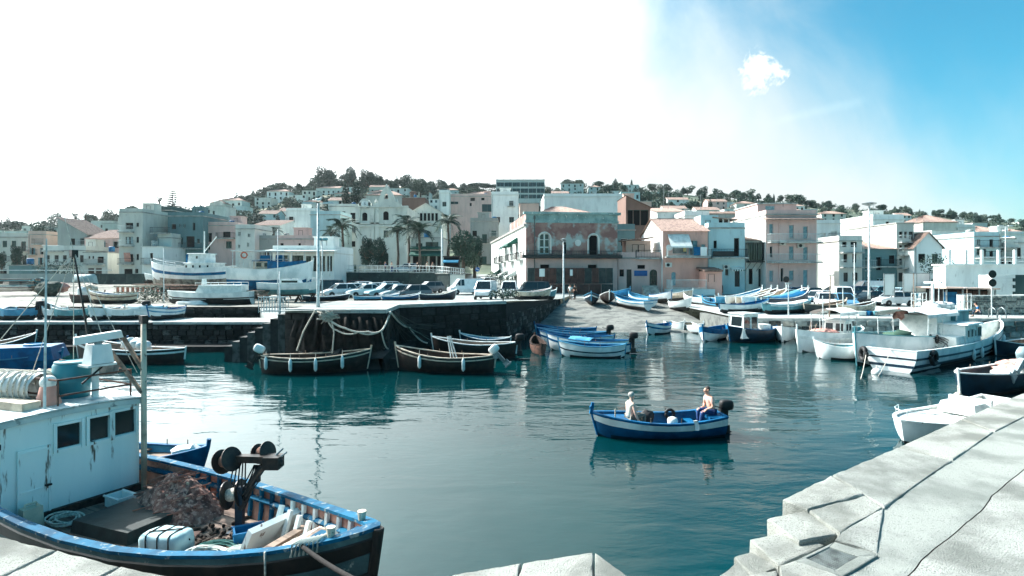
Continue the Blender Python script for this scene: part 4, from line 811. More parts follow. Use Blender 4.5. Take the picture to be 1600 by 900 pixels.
q2 = lambda p, yy: Vector((cx(p[0]), yy, cz(p[1]) + .1))
for ln in (prof, hole + hole[:1]): sc.strip([q2(p, -.1) for p in ln], [q2(p, .9) for p in ln])
sc.build('bell_gable', W_['church'], ch); bl = MB(); bl.lathe([(.42, 0), (.36, .12), (.26, .5), (.1, .68), (.02, .72)], 12, (cx(603.5), .4, cz(310))); bl.build('bell', darkmetal, ch)
mb().box((cx(603.5), .4, cz(284)), (.1, .1, 1.3)).box((cx(603.5), .4, cz(283.2)), (.6, .1, .1)).build('cross', darkmetal, ch)
for s in (587, 620): mb().lathe([(.3, 0), (.2, .3), (.34, .6), (.1, 1.2), (.02, 1.5)], 10, (cx(s), .3, cz(320))).build('finial', W_['church'], ch)
ck = MB(); ck.box((cx(570), .3, cz(321)), (2.6, .8, 1.2)); ck.lathe([(1.2, -.4), (1.2, .4)], 20, (cx(570), .3, cz(319)), rot=Matrix.Rotation(R(90), 3, 'X')); ck.build('clock_gable', W_['church'], ch)
ck = MB(); ck.lathe([(.78, 0), (.78, .04)], 24, (cx(570), -.12, cz(319.5)), rot=Matrix.Rotation(R(90), 3, 'X')); fo = ck.build('clock_face', W_['white'], ch); mb().box((cx(570), -.18, cz(319.5) + .22), (.06, .03, .45)).box((cx(570) + .15, -.18, cz(319.5)), (.32, .03, .06)).build('clock_hands', iron, fo)
# restaurant pavilion with glass sides
t, LX, LZ, Wl, H = B('white restaurant pavilion with dark glass and a wide flat canopy', 426, 522, 396, 74, 'white', D=9, z0=2.0, cornice=False, ops=[(430, 452, 399, 422, 'glass'), (456, 474, 399, 422, 'glass'), (478, 486, 400, 424, 'glass'), (489, 497, 400, 424, 'glass'), (500, 508, 400, 424, 'glass'), (511, 519, 400, 424, 'glass')], fm=frame_d, name='restaurant', cat='building')
mb().box((Wl * .5, -.6, H + .35), (Wl + 1.2, 3, .12), rx=.08).box((Wl * .5, 3.5, H + .5), (Wl * .8, 7, .3)).build('canopy', awn_w, t)
for k in range(6): mb().tube([(k * Wl / 5, -1.8, 0), (k * Wl / 5, -1.8, H + .2)], .06, 6).build('canopy_post', galv, t)
# cafe under dark green awnings beside the plaza
t, LX, LZ, Wl, H = B('dark fronted cafe with green awnings behind the plaza palms', 642, 692, 372, 104, 'beige', D=8, z0=4.4, fm=frame_d, ops=[(645, 655, 400, 424, 'dark'), (658, 668, 400, 424, 'glass'), (671, 681, 400, 424, 'dark'), (683, 690, 400, 424, 'dark'), (650, 660, 380, 390, 'glass'), (665, 685, 378, 390, 'glass')], name='cafe', cat='building')
awning(t, 0, Wl, LZ(392), 2.0, .8, awn_g); awning(t, 0, Wl, LZ(385), .9, .3, awn_g)
# promenade terrace and wall
tw = thing('promenade_wall', 'dark green-grey retaining wall below the plaza promenade', 'wall')
dg = M('dark_promenade_wall', lin(52, 68, 66), .85, lin(38, 52, 52), .8, c3=lin(78, 92, 88), s3=1.2)
pw = [PD(452, 428, 78), PD(500, 426, 79), PD(560, 426, 80), PD(640, 426, 80), PD(682, 427, 78), PD(703, 429, 76), PD(725, 431, 77)]
for a, b, mt in zip(pw, pw[1:], [dg] * 5 + [W_['offwhite']]):
    an = math.atan2(b.y - a.y, b.x - a.x); L = math.hypot(b.y - a.y, b.x - a.x); c = (a + b) / 2
    mb().box((0, 0, 0), (L + .1, .4, 3.4)).build('wall_panel', mt, tw, loc=(c.x, c.y, c.z - 1.7), rz=an); mb().box((0, 0, 0), (L + .1, .55, .14)).build('coping', slabm, tw, loc=(c.x, c.y, c.z + .08), rz=an)
rl = MB()
for a, b in zip(pw[1:], pw[2:]):
    for h in (.45, .95): rl.tube([a + Vector((0, 0, h)), b + Vector((0, 0, h))], .035, 4)
    for i in range(9): q = a.lerp(b, i / 8); rl.tube([q, q + Vector((0, 0, 1.0))], .035, 4)
rl.build('railing', galv, tw)
struct(mb().add([p + Vector((0, .1, -.1)) for p in pw[:6]] + [Vector((-8, 116, 4.75)), Vector((-44, 116, 4.75))], [(0, 1, 2, 3, 4, 5, 6, 7)]).build('plaza', asphalt))
pl = thing('stone_planter', 'pale masonry planter wall on the plaza below the dark trees', 'planter', PD(585, 424, 90)); mb().box((0, 0, 0), (4.6, 1.4, 1.6)).build('planter_wall', palestone, pl); mb().box((0, 0, .85), (4.9, 1.7, .16)).build('coping', slabm, pl)
# right-hand terrace, kiosk, masonry wall, panels
tz = thing('white_sea_terrace', 'long white terrace wall with railing and posts at right', 'wall', PD(1482, 436, 68)); 
mb().box((6.4, 1, .3), (13.5, 2, 2.6)).build('wall', W_['white'], tz); mb().box((6.4, .9, 1.68), (13.8, 2.4, .18)).build('coping', W_['white'], tz)
for k in range(7): mb().box((.3 + k * 1.95, .3, 2.6), (.26, .26, 1.7)).build('post', W_['white'], tz)
rl = MB()
for h in (2.1, 2.6): rl.tube([(.2, .3, h), (12.8, .3, h)], .035, 4)
rl.build('railing', galv, tz)
ki = thing('dark_kiosk', 'dark open kiosk with pinkish flat roof and blue end panel', 'kiosk', PD(1474, 466, 50.5)); ki.location.z = 1.55
mb().box((2.2, 1.6, .95), (3.9, 3, 1.9)).build('body', inside, ki); mb().box((1.6, .9, 2.0), (4.6, 4.4, .12), ry=.02).build('roof', W_['peach'], ki); mb().box((.65, .04, .85), (1.1, .08, 1.6)).build('end_panel', blue, ki)
for k in range(4): mb().box((-.4 + k * 1.4, -.9, .95), (.09, .09, 1.9)).build('post', steel, ki)
for k in range(6): mb().box((1.45 + k * .45, .05, .9), (.4, .06, 1.7)).build('board', darkwood, ki)
sh = thing('white_stepped_shed', 'white rendered shed with toothed edge on the masonry wall', 'shed', PD(1551, 461, 50)); 
for k in range(6): mb().box((.9 + (.12 if k % 2 else 0), .8, .15 + k * .29), (1.75 + (.24 if k % 2 else 0), 1.5, .28)).build('course', W_['white'], sh)
mb().box((3.4, .9, .9), (2.6, 1.2, 1.7)).build('side_panel', W_['darkteal'], sh)
mw = thing('masonry_wall', 'pale rubble masonry wall at right behind the harbour edge', 'wall'); mb().box((44, 46.9, 2.25), (15, .6, 1.62)).build('wall_core', palemortar, mw)
stone_face(mw, (36.6, 46.6), (43.5, 46.6), 1.5, 3.0, [palestone, greystone, palestone], .2, (.22, .5), 1, 51, -.06)
for k, (a, b, y0, y1) in enumerate(((1381, 1398, 428, 463), (1411, 1453, 427, 458))):
    sp = thing('display_panel', ('narrow tall', 'wide double')[k] + ' white display panel standing on the quay', 'panel', PD(a, y1, 53)); ww = (b - a) / F * 53; hh = (y1 - y0) / F * 53
    mb().box((ww / 2, 0, hh / 2 + .05), (ww - .14, .05, hh - .15)).build('sheet', W_['white'], sp)
    fr = MB(); fr.box((.035, 0, hh / 2), (.07, .09, hh)).box((ww - .035, 0, hh / 2), (.07, .09, hh)).box((ww / 2, 0, hh), (ww + .04, .1, .07)).box((ww / 2, 0, .1), (ww, .08, .07))
    if k: fr.box((ww / 2, 0, hh / 2), (.06, .08, hh))
    fr.build('frame', steel, sp)
# ------------------------------------------------------------------ vegetation
def leafmat(n, c, c2):
    m = M('leaves_' + n, c, .7, c2, .9, .35, .65, spec=.2); return m
lv_dark = leafmat('dark', (.022, .05, .042), (.045, .085, .066)); lv_mid = leafmat('mid', (.035, .07, .055), (.07, .11, .08)); lv_pale = leafmat('pale', (.075, .11, .085), (.12, .15, .11)); lv_pine = leafmat('pine', (.022, .05, .045), (.045, .085, .07))
bark = M('bark', lin(96, 84, 74), .9, lin(60, 52, 46), 4, bump=.6, bscale=14)
def crown_mesh(name, mat, n, size, lobes, seed, flat=False):
    r = random.Random(seed); m = MB()
    tot = sum(l[3] * l[4] * l[5] for l in lobes) ** (1) or 1
    for (x, y, z, a, b, c) in lobes:
        k = max(8, int(n * a * b * c / tot))
        for _ in range(k):
            d = Vector((r.gauss(0, 1), r.gauss(0, 1), r.gauss(0, 1))).normalized() * (r.random() ** .33); 
            if r.random() < .5: d = d.normalized() * r.uniform(.78, 1.06)
            p = Vector((x + d.x * a, y + d.y * b, z + d.z * c)); s = size * r.uniform(.55, 1.35)
            u = Vector((r.gauss(0, 1), r.gauss(0, 1), r.gauss(0, .6))).normalized(); v = u.cross(Vector((r.gauss(0, 1), r.gauss(0, 1), r.gauss(0, 1)))).normalized()
            m.add([p - u * s, p + v * s * .55, p + u * s, p - v * s * .55], [(0, 1, 2, 3)])
    return m.mesh(name, mat)
def lobes(seed, n, R0, H0, low=.25):
    r = random.Random(seed); L = [(0, 0, H0 * .55, R0 * .7, R0 * .7, H0 * .33)]
    for k in range(n):
        a = 2 * PI * k / n + r.uniform(-.4, .4); q = R0 * r.uniform(.35, .62); z = H0 * r.uniform(low + .12, .82); s = R0 * r.uniform(.28, .48)
        L.append((q * math.cos(a), q * math.sin(a), z, s, s, s * r.uniform(.65, .95)))
    return L
def trunk_mesh(h, r0, seed, limbs=4, spread=.5):
    r = random.Random(seed); m = MB(); m.tube([(0, 0, -.5), (r.uniform(-.05, .05) * h, 0, h * .35), (r.uniform(-.06, .06) * h, r.uniform(-.05, .05) * h, h * .7)], [r0 * 1.2, r0 * .8, r0 * .35], 7)
    for k in range(limbs):
        a = 2 * PI * k / limbs + r.uniform(-.4, .4); z = h * r.uniform(.3, .5); e = h * spread * r.uniform(.5, .9)
        m.tube([(0, 0, z), (e * .5 * math.cos(a), e * .5 * math.sin(a), z + h * .15), (e * math.cos(a), e * math.sin(a), z + h * .3)], [r0 * .5, r0 * .3, r0 * .1], 5)
    return m.mesh('trunk', bark, smooth=True)
VAR = {}
def variant(kind, k):
    """crown and trunk meshes of one metre height; scaled per tree"""
    key = (kind, k)
    if key in VAR: return VAR[key]
    sd = hash(kind) % 1 + k * 13 + {'round': 1, 'loose': 2, 'pine': 3, 'cypress': 4, 'umbrella': 5, 'near': 6}[kind] * 101
    if kind == 'round': c = crown_mesh('crown', lv_mid if k % 2 else lv_dark, 900, .055, lobes(sd, 6, .52, 1.0, .1), sd); t = trunk_mesh(.8, .05, sd)
    if kind == 'loose': c = crown_mesh('crown', lv_pale if k % 2 else lv_mid, 700, .06, lobes(sd, 7, .55, 1.0, .1), sd); t = trunk_mesh(.8, .04, sd)
    if kind == 'pine': c = crown_mesh('crown', lv_pine, 900, .05, [(0, 0, .3 + .1 * j, .34 - .045 * j, .34 - .045 * j, .1) for j in range(7)], sd); t = trunk_mesh(.9, .03, sd, 3, .2)
    if kind == 'cypress': c = crown_mesh('crown', lv_dark, 900, .035, [(0, 0, .14 + .1 * j, w_, w_, .09) for j, w_ in enumerate((.1, .13, .14, .14, .13, .115, .095, .07, .04))], sd); t = trunk_mesh(.5, .03, sd, 2, .1)
    if kind == 'umbrella': c = crown_mesh('crown', lv_pine, 1300, .045, [(-.3, 0, .72, .3, .3, .16), (.28, .1, .74, .34, .3, .17), (0, -.1, .84, .36, .34, .14), (.05, .2, .7, .3, .3, .14), (-.1, -.2, .68, .3, .3, .12)], sd); t = trunk_mesh(.75, .05, sd, 5, .7)
    if kind == 'near': c = crown_mesh('crown', lv_dark if k % 2 == 0 else lv_mid, 4200, .032, lobes(sd, 9, .56, 1.0, .05), sd); t = trunk_mesh(.8, .045, sd, 6)
    VAR[key] = (c, t); return VAR[key]
def tree(kind, label, x, y, z, h, wx=1.0, k=0, group=None, rz=0, name=None, cat='tree'):
    c, t = variant(kind, k); o = thing(name or {'cypress': 'cypress_tree', 'pine': 'pine_tree', 'umbrella': 'umbrella_pine_tree'}.get(kind, 'broadleaf_tree'), label, cat, (x, y, z), rz, group)
    inst('trunk', t, o, sc=(h, h, h)); inst('crown', c, o, sc=(h * wx, h * wx, h)); return o
def treepx(kind, label, px, ybase, ytop, d, wpx=None, k=0, group=None):
    x = (px - 800) / F * d; zb = EYE - (ybase - HOR) / F * d; h = (ybase - ytop) / F * d
    wx = (wpx / F * d) / (h * {'round': 1.3, 'loose': 1.35, 'pine': .75, 'cypress': .3, 'umbrella': 1.3, 'near': 1.35}[kind]) if wpx else 1
    return tree(kind, label, x, d, zb, h, wx, k, group, k * 1.3)
treepx('near', 'left of the two dense dark plaza trees in front of the church', 574, 424, 366, 100, 36, 0); treepx('near', 'right of the two dense dark plaza trees in front of the church', 593, 424, 364, 98, 36, 2)
treepx('near', 'big spreading tree with sunlit leaves behind the lamp post', 724, 420, 352, 92, 62, 1); treepx('near', 'rounded dark street tree by the lane house', 742, 420, 362, 104, 38, 4)
treepx('near', 'bushy dark tree at the left edge by the beige palazzo', 26, 424, 380, 104, 24, 0); treepx('round', 'dark shrub tree cut by the left picture edge', 2, 426, 392, 100, 18, 0)
treepx('near', 'large umbrella pine crowning the hill', 508, 306, 259, 395, 56, 0); treepx('near', 'tall dark tree on the hilltop right of the umbrella pine', 548, 304, 254, 395, 30, 2)
treepx('near', 'broad dark tree on hilltop behind the cypresses', 574, 306, 263, 390, 46, 0); treepx('cypress', 'left cypress of the dark pair left of the church', 540, 325, 283, 250, 14, 0); treepx('cypress', 'right cypress of the dark pair left of the church', 556, 327, 279, 245, 18, 1)
treepx('near', 'pale round tree on the hill right of the church', 657, 308, 275, 330, 38, 1); treepx('near', 'dark flat tree right of the grey apartment block', 952, 314, 285, 400, 42, 4)
for k, (px, yt) in enumerate(((620, 275), (632, 272), (412, 290), (438, 282), (466, 283))): treepx('round' if k % 2 else 'cypress', ('small dark tree right of hilltop trees', 'pointed tree on ridge right of hilltop', 'dark pointed tree left of the white villa', 'dark tree beside the white villa', 'dark leafy tree right of the white villa')[k], px, yt + 26, yt, 400, None, k)
for k, (px, yt, wpx) in enumerate(((592, 271, 24), (604, 276, 22), (616, 280, 26), (640, 284, 26), (674, 285, 24), (692, 289, 26), (480, 288, 26), (528, 276, 28), (392, 300, 24), (352, 312, 26))): treepx('near', ('leafy dark tree just right of the broad hilltop tree', 'small leafy tree above the bell gable', 'rounded leafy tree right of the bell gable cross', 'leafy tree left of the pale round tree', 'leafy tree right of the pale round tree', 'low leafy tree above the white corner block', 'leafy tree left of the umbrella pine', 'leafy tree between umbrella pine and tall dark tree', 'leafy tree left of the pointed tree on the ridge', 'leafy tree above the pink pergola house villas')[k], px, yt + 30, yt, 385, wpx, k % 5)
ol = [(640, 330, 44), (660, 326, 50), (676, 328, 40), (610, 330, 36)]
for k, (px, yt, wpx) in enumerate(ol): treepx('loose', 'dark shrubby tree behind the church nave', px, yt + 24, yt, 165, wpx, k * 2, 'shrubby trees behind the church')
# araucaria
def araucaria(px, ybase, ytop, d):
    h = (ybase - ytop) / F * d; o = thing('norfolk_pine_tree', 'norfolk pine with open tiered branches above the teal house', 'tree', ((px - 800) / F * d, d, EYE - (ybase - HOR) / F * d))
    mb().tube([(0, 0, 0), (0, 0, h)], [.2, .05], 6).build('trunk', bark, o); m = MB(); r = random.Random(3)
    for j in range(9):
        z = h * (.22 + .085 * j); L = h * .3 * (1 - .085 * j)
        for q in range(7):
            a = 2 * PI * q / 7 + j; e = Vector((math.cos(a) * L, math.sin(a) * L, z + L * .12)); m.tube([(0, 0, z), e], [.06, .03], 4)
            for i in range(14):
                p = Vector((0, 0, z)).lerp(e, .3 + .7 * i / 14); s = .16 + .2 * r.random(); m.add([p + Vector((-s, 0, s * .3)), p + Vector((0, s * .5, .25)), p + Vector((s, 0, s * .3)), p + Vector((0, -s * .5, -.05))], [(0, 1, 2, 3)])
    m.build('crown', lv_pine, o)
araucaria(270, 335, 296, 160)
# palms
FR = []
def frond_mesh(k):
    r = random.Random(k); m = MB(); n = 12; pts = []
    for i in range(n + 1):
        t = i / n; pts.append(Vector((t * (1 - .18 * t), 0, .42 * t - (.75 + .25 * (k % 3)) * t * t)))
    for i in range(n):
        a, b = pts[i], pts[i + 1]; m.add([a + Vector((0, -.008, 0)), a + Vector((0, .008, 0)), b + Vector((0, .006, 0)), b + Vector((0, -.006, 0))], [(0, 1, 2, 3)])
        L = .2 * math.sin(PI * min(1, (i + 1.2) / (n + 1))) + .05
        for s in (-1, 1):
            for q in (0, .5):
                p = a.lerp(b, q); t_ = p + Vector((.09, s * L, -.07 - .06 * r.random())); m.add([p, p + Vector((.03, 0, 0)), t_ + Vector((.012, 0, 0)), t_], [(0, 1, 2, 3)])
    return m.mesh('frond', lv_dark if k % 2 else lv_mid)
for k in range(4): FR.append(frond_mesh(k))
def palm(label, px, ybase, ytop, d, cr=None, n=16, group=None, fan=False):
    r = random.Random(int(px)); h = (ybase - ytop) / F * d; o = thing('palm_tree', label, 'palm', ((px - 800) / F * d, d, EYE - (ybase - HOR) / F * d), 0, group); cr = cr or h * .38; th = h - cr * .3
    mb().tube([(0, 0, -.6), (.02 * h, 0, th * .4), (0, 0, th * .9), (0, 0, th)], [.3, .2, .19, .3], 8).build('trunk', bark, o, smooth=True)
    for i in range(n):
        inst('frond', FR[i % 4], o, (0, 0, th), sc=(cr, cr, cr), rot=(0, r.uniform(-.95, .55) if not fan else r.uniform(-1.2, .6), 2 * PI * i / n + r.uniform(-.2, .2)))
palm('tall palm left of the church with drooping crown', 535, 424, 345, 98, 3.0, 20); palm('smaller palm left of the tall church palm', 517, 424, 358, 100, 2.4, 16)
palm('slim palm standing before the church front', 621, 424, 353, 102, 2.7, 18); palm('tall palm at the right corner of the church', 638, 424, 340, 104, 3.2, 20); palm('heavy dark palm by the cafe', 655, 424, 352, 97, 3.2, 22); palm('dark palm rising behind the plaza lamp post', 700, 400, 338, 110, 3.2, 22)
palm('short palm on slope behind the low stone house', 408, 385, 357, 125, 2.0, 14); palm('second short palm on slope behind the low stone house', 428, 385, 356, 125, 2.2, 14)
palm('fan palm on the left skyline', 118, 362, 337, 170, 2.2, 16, fan=True); palm('slender fan palm right of the skyline palm', 134, 362, 333, 170, 1.5, 14, fan=True); palm('short fan palm behind the dark block', 238, 333, 319, 150, 1.3, 14, fan=True); palm('taller fan palm behind the dark block', 249, 333, 311, 150, 1.6, 16, fan=True)
# trees over the hill: single trees, then the far wood as one mass
r_ = random.Random(17); GT = {'round': 'round trees across the hillside', 'loose': 'pale open trees across the hillside', 'pine': 'pointed conifers across the hillside', 'cypress': 'cypresses across the hillside', 'umbrella': 'flat topped pines across the hillside'}
LT = {'round': 'round dark tree', 'loose': 'pale open tree', 'pine': 'pointed conifer', 'cypress': 'narrow cypress', 'umbrella': 'flat topped pine'}
n = 0
while n < 380:
    px = r_.uniform(-20, 1620); rr = lerp(RDIST, px); t_ = r_.random() ** .8
    if px < 330 and r_.random() < .55: continue
    if n < 150: t_ = r_.uniform(.9, 1.0)
    elif t_ < .16: continue
    d_ = 130 + (rr - 130) * t_; x = (px - 800) / F * d_
    if hides(px, d_): continue
    kind = r_.choices(['round', 'loose', 'pine', 'cypress', 'umbrella'], [50, 28, 8, 7, 7])[0]; h = r_.uniform(5, 9.5) * (1.15 if kind in ('cypress', 'pine') else 1) * (1 + .5 * (d_ > 500)) * (.72 if px > 1250 else 1)
    tree(kind, where(LT[kind], px, t_), x, d_, T(x, d_) - .5, h, r_.uniform(.85, 1.25), r_.randrange(4), GT[kind], r_.uniform(0, 6)); n += 1
wm_ = MB(); r_ = random.Random(23)
for _ in range(6200):
    px = r_.uniform(-60, 1660) if _ < 4800 else r_.uniform(340, 720); rr = lerp(RDIST, px); t_ = r_.uniform(.12, 1.01)
    if px < 330 and t_ < .5: continue
    d_ = 130 + (rr - 130) * t_; x = (px - 800) / F * d_; z = T(x, d_); s = r_.uniform(1.9, 4.0) * (1 + .5 * (d_ > 500)) * (.7 if px > 1250 else 1)
    if mnoise.noise(Vector((x * .018, d_ * .012, 1))) < -.3 or hides(px, d_): continue
    for q in range(26):
        d3 = Vector((r_.gauss(0, 1), r_.gauss(0, 1), abs(r_.gauss(0, 1)))).normalized() * r_.uniform(.55, 1.05); p = Vector((x, d_, z - .4)) + Vector((d3.x * s * 1.1, d3.y * s * 1.1, d3.z * s * 1.25)); l = s * r_.uniform(.14, .3)
        u = Vector((r_.gauss(0, 1), r_.gauss(0, 1), r_.gauss(0, .6))).normalized(); v = u.cross(Vector((r_.gauss(0, 1), r_.gauss(0, 1), r_.gauss(0, 1)))).normalized()
        wm_.add([p - u * l, p + v * l * .6, p + u * l, p - v * l * .6], [(0, 1, 2, 3)], 0 if (x * .13 + d_ * .07) % 3 < 1.6 else 1)
struct(wm_.build('woodland', [lv_dark, lv_mid]), 'stuff', 'dense green scrub and far woodland covering the hill')
# scrub on the boatyard slope
def bush(label, px, py, d, rx, h, mat=lv_mid, n=500, name='bush', leaf=.09, seed=1):
    o = PD(px, py, d); me = crown_mesh('crown', mat, n, leaf, [(0, 0, h * .45, rx, rx * .8, h * .5), (rx * .5, .1, h * .4, rx * .55, rx * .5, h * .4), (-rx * .5, 0, h * .35, rx * .5, rx * .5, h * .35)], seed)
    t = thing(name, label, 'bush', o); inst('foliage', me, t); mb().tube([(0, 0, -.3), (.05, 0, h * .5)], [.06, .03], 5).build('stem', bark, t)
bush('round bush at the foot of the yard light pole', 246, 472, 54, 1.3, 1.6, lv_dark, seed=3); bush('pale straggly bush left of the round bush', 226, 474, 52, 1.2, 1.5, lv_pale, seed=4)
bush('dark hedge bush behind the yard at the left', 90, 428, 96, 3.2, 2.2, lv_dark, 700, seed=5, leaf=.14); bush('dark creeper bush beside the stained gable house', 1462, 428, 84, 2.2, 3.2, lv_dark, 700, seed=6, leaf=.14); bush('low dark bush on the pier above the wall', 786, 466, 44, 1.2, .8, lv_dark, seed=8); bush('hedge by the lane house entrance', 782, 442, 84, 2.4, 1.8, lv_dark, 700, seed=9, leaf=.12)
# ------------------------------------------------------------------ boats
class Hull:
    def __init__(s, L, B, D=.6, draft=.35, bow=.35, stern=.15, transom=0, rake=.25, full=2.3, t=.05, bexp=2.2):
        s.bexp = bexp; s.L, s.B, s.D, s.draft, s.bow, s.stern, s.tr, s.rake, s.full, s.t = L, B, D, draft, bow, stern, transom, rake, full, t
    def hb(s, u):
        if s.tr and u < .5: return s.B / 2 * (s.tr + (1 - s.tr) * math.sin(PI * u))
        return s.B / 2 * max(0, 1 - abs(2 * u - 1) ** s.full) ** .82
    def zs(s, u): return s.D + s.bow * max(0, (u - .35) / .65) ** s.bexp + s.stern * max(0, (.45 - u) / .45) ** 2
    def zk(s, u): return -s.draft + (s.draft + .05) * sst(u, .9, 1.02) * .6 + (0 if s.tr else s.draft * .5 * sst(.1 - u, 0, .1))
    def pt(s, u, v, side=1, ins=0, up=0):
        zk, zs = s.zk(u), s.zs(u); y = s.hb(u) * (1 - (1 - v) ** 2.4) ** .75; y = max(0, y - ins) if ins >= 0 else y - ins * (1 if y > 1e-4 else 0)
        x = -s.L / 2 + s.L * u + s.rake * (v - .3) * sst(u, .75, 1) - (0 if s.tr else s.rake * .6 * (v - .3) * sst(.25 - u, 0, .25)) - ins * .8 * sst(u, .93, 1) 
        return Vector((x, side * y, zk + (zs - zk) * v + up))
    def vz(s, u, z): return min(1, max(0.02, (z - s.zk(u)) / (s.zs(u) - s.zk(u))))
US = [0, .02, .06, .12, .2, .3, .4, .5, .6, .7, .78, .85, .9, .94, .97, .99, 1.0]
def boat(label, bow=None, stern=None, z=0.0, L=None, B=None, at=None, head=0, D=.5, draft=.3, bow_r=.35, stern_r=.12, transom=0, hull=hullwhite, bottom=antifoul, inner=None, rail=None, stripe=None, stripe2=None, floor=None, thw=3, deck=.0, post=True, motor=None, name='rowing_boat', cat='boat', group=None, pitch=0, roll=0, rake=.2, cover=None, tholes=True, full=2.3, sv=(.7, .8), railw=None, bexp=2.2):
    if bow is not None:
        pb, ps = P(*bow, z), P(*stern, z); v = pb - ps; L = v.length; at = (pb + ps) / 2; head = math.atan2(v.y, v.x)
    B = B or L * .34; h = Hull(L, B, D, draft, bow_r, stern_r, transom, rake, full, .05, bexp); inner = inner or hull; rail = rail or hull
    o = thing(name, label, cat, (at[0], at[1], z if len(at) < 3 else at[2]), head, group); o.rotation_euler = (roll, pitch, head)
    vs = [0, .12, .26, .4, .5, .6, .7, .8, .9, 1.0]; m = MB(); vw = None
    for s in (-1, 1):
        pts = [[h.pt(u, v, s) for v in vs] for u in US]
        for i in range(len(US) - 1):
            for j in range(len(vs) - 1):
                q = [pts[i][j], pts[i + 1][j], pts[i + 1][j + 1], pts[i][j + 1]]; q = q if s < 0 else q[::-1]
                m.add(q, [(0, 1, 2, 3)], 1 if (q[0].z + q[2].z) / 2 < .06 + (0 if draft < .5 else .05) else 0)
    if transom:
        e = [h.pt(0, v, -1) for v in vs] + [h.pt(0, v, 1) for v in vs[::-1]]; m.add(e, [tuple(range(len(e)))])
    bmesh_weld(m, 'hull', [hull, bottom], o)
    # inside skin and floor
    zf = floor if floor is not None else max(.08, D * .22); m = MB(); ti = h.t
    for s in (-1, 1):
        for a, b in zip(US, US[1:]):
            va, vb_ = h.vz(a, zf), h.vz(b, zf)
            for k in range(3):
                p = lambda u, v0, f: h.pt(u, v0 + (1 - v0) * f, s, ti)
                q = [p(a, va, k / 3), p(b, vb_, k / 3), p(b, vb_, (k + 1) / 3), p(a, va, (k + 1) / 3)]; m.add(q if s > 0 else q[::-1], [(0, 1, 2, 3)])
    for a, b in zip(US, US[1:]):
        va, vb_ = h.vz(a, zf), h.vz(b, zf); m.add([h.pt(a, va, -1, ti), h.pt(b, vb_, -1, ti), h.pt(b, vb_, 1, ti), h.pt(a, va, 1, ti)], [(0, 1, 2, 3)], 1)
    if transom: m.add([h.pt(.012, h.vz(0, zf), -1, ti), h.pt(.012, h.vz(0, zf), 1, ti), h.pt(.012, 1, 1, ti), h.pt(.012, 1, -1, ti)], [(3, 2, 1, 0)])
    m.build('interior', [inner, wood if inner is not blue else inner], o, smooth=40)
    # gunwale rail
    m = MB()
    for s in (-1, 1):
        A = [h.pt(u, 1, s, -.025, .0) for u in US]; Bq = [h.pt(u, 1, s, railw or (.09 if B > 1.2 else .07), .0) for u in US]; th = Vector((0, 0, .045))
        for x0, x1 in ((A, [p + th for p in A]), ([p + th for p in A], [p + th for p in Bq]), ([p + th for p in Bq], Bq)): m.strip(x0 if s < 0 else x1, x1 if s < 0 else x0)
    if transom: m.box((-L / 2 + .03, 0, h.zs(0) + .02), (.1, 2 * h.hb(0) + .04, .05))
    m.build('gunwale', rail, o)
    for k, (st, (v0, v1)) in enumerate(((stripe, sv), (stripe2, (.5, .58)))):
        if not st: continue
        m = MB()
        for s in (-1, 1):
            lo = [h.pt(u, v0, s, -.012) for u in US]; hi = [h.pt(u, v1, s, -.016) for u in US]; l0 = [h.pt(u, v0 - .01, s, 0.002) for u in US]; h0 = [h.pt(u, v1 + .01, s, 0.002) for u in US]
            for x0, x1 in ((l0, lo), (lo, hi), (hi, h0)): m.strip(x0 if s < 0 else x1, x1 if s < 0 else x0)
        if transom: m.add([h.pt(0, v0, -1) + Vector((-.012, 0, 0)), h.pt(0, v0, 1) + Vector((-.012, 0, 0)), h.pt(0, v1, 1) + Vector((-.012, 0, 0)), h.pt(0, v1, -1) + Vector((-.012, 0, 0))], [(0, 3, 2, 1)])
        m.build('stripe', st, o)
    for k in range(thw):
        u = .22 + .5 * k / max(1, thw - 1); zz = D * .72; v = h.vz(u, zz); ww = abs(h.pt(u, v, 1, ti).y) * 2
        mb().box((h.pt(u, v).x, 0, zz), (.22, ww, .04)).build('thwart', rail if rail is not hull else wood, o)
    if deck:
        m = MB(); k = [u for u in US if u >= 1 - deck]; k = [1 - deck] + k
        for a, b in zip(k, k[1:]): m.add([h.pt(a, 1, -1, .02, -.02), h.pt(b, 1, -1, .02, -.02), h.pt(b, 1, 1, .02, -.02), h.pt(a, 1, 1, .02, -.02)], [(0, 1, 2, 3)])
        m.build('foredeck', inner, o)
    if post:
        a, b = h.pt(1, .5), h.pt(1, 1); mb().tube([h.pt(1, .15), a, b, b + Vector((.03, 0, .2 if L < 8 else .35))], [.035, .045, .05, .055], 6).build('stem_post', rail, o)
        if not transom: b = h.pt(0, 1); mb().tube([h.pt(0, .4), b, b + Vector((-.02, 0, .12))], .045, 6).build('stern_post', rail, o)
    if tholes and L < 8:
        for u in (.38, .62):
            for s in (-1, 1): p = h.pt(u, 1, s, .03, .04); mb().tube([p, p + Vector((0, 0, .14))], .014, 5).build('thole_pin', wood, o)
    if motor: outboard(o, h, motor)
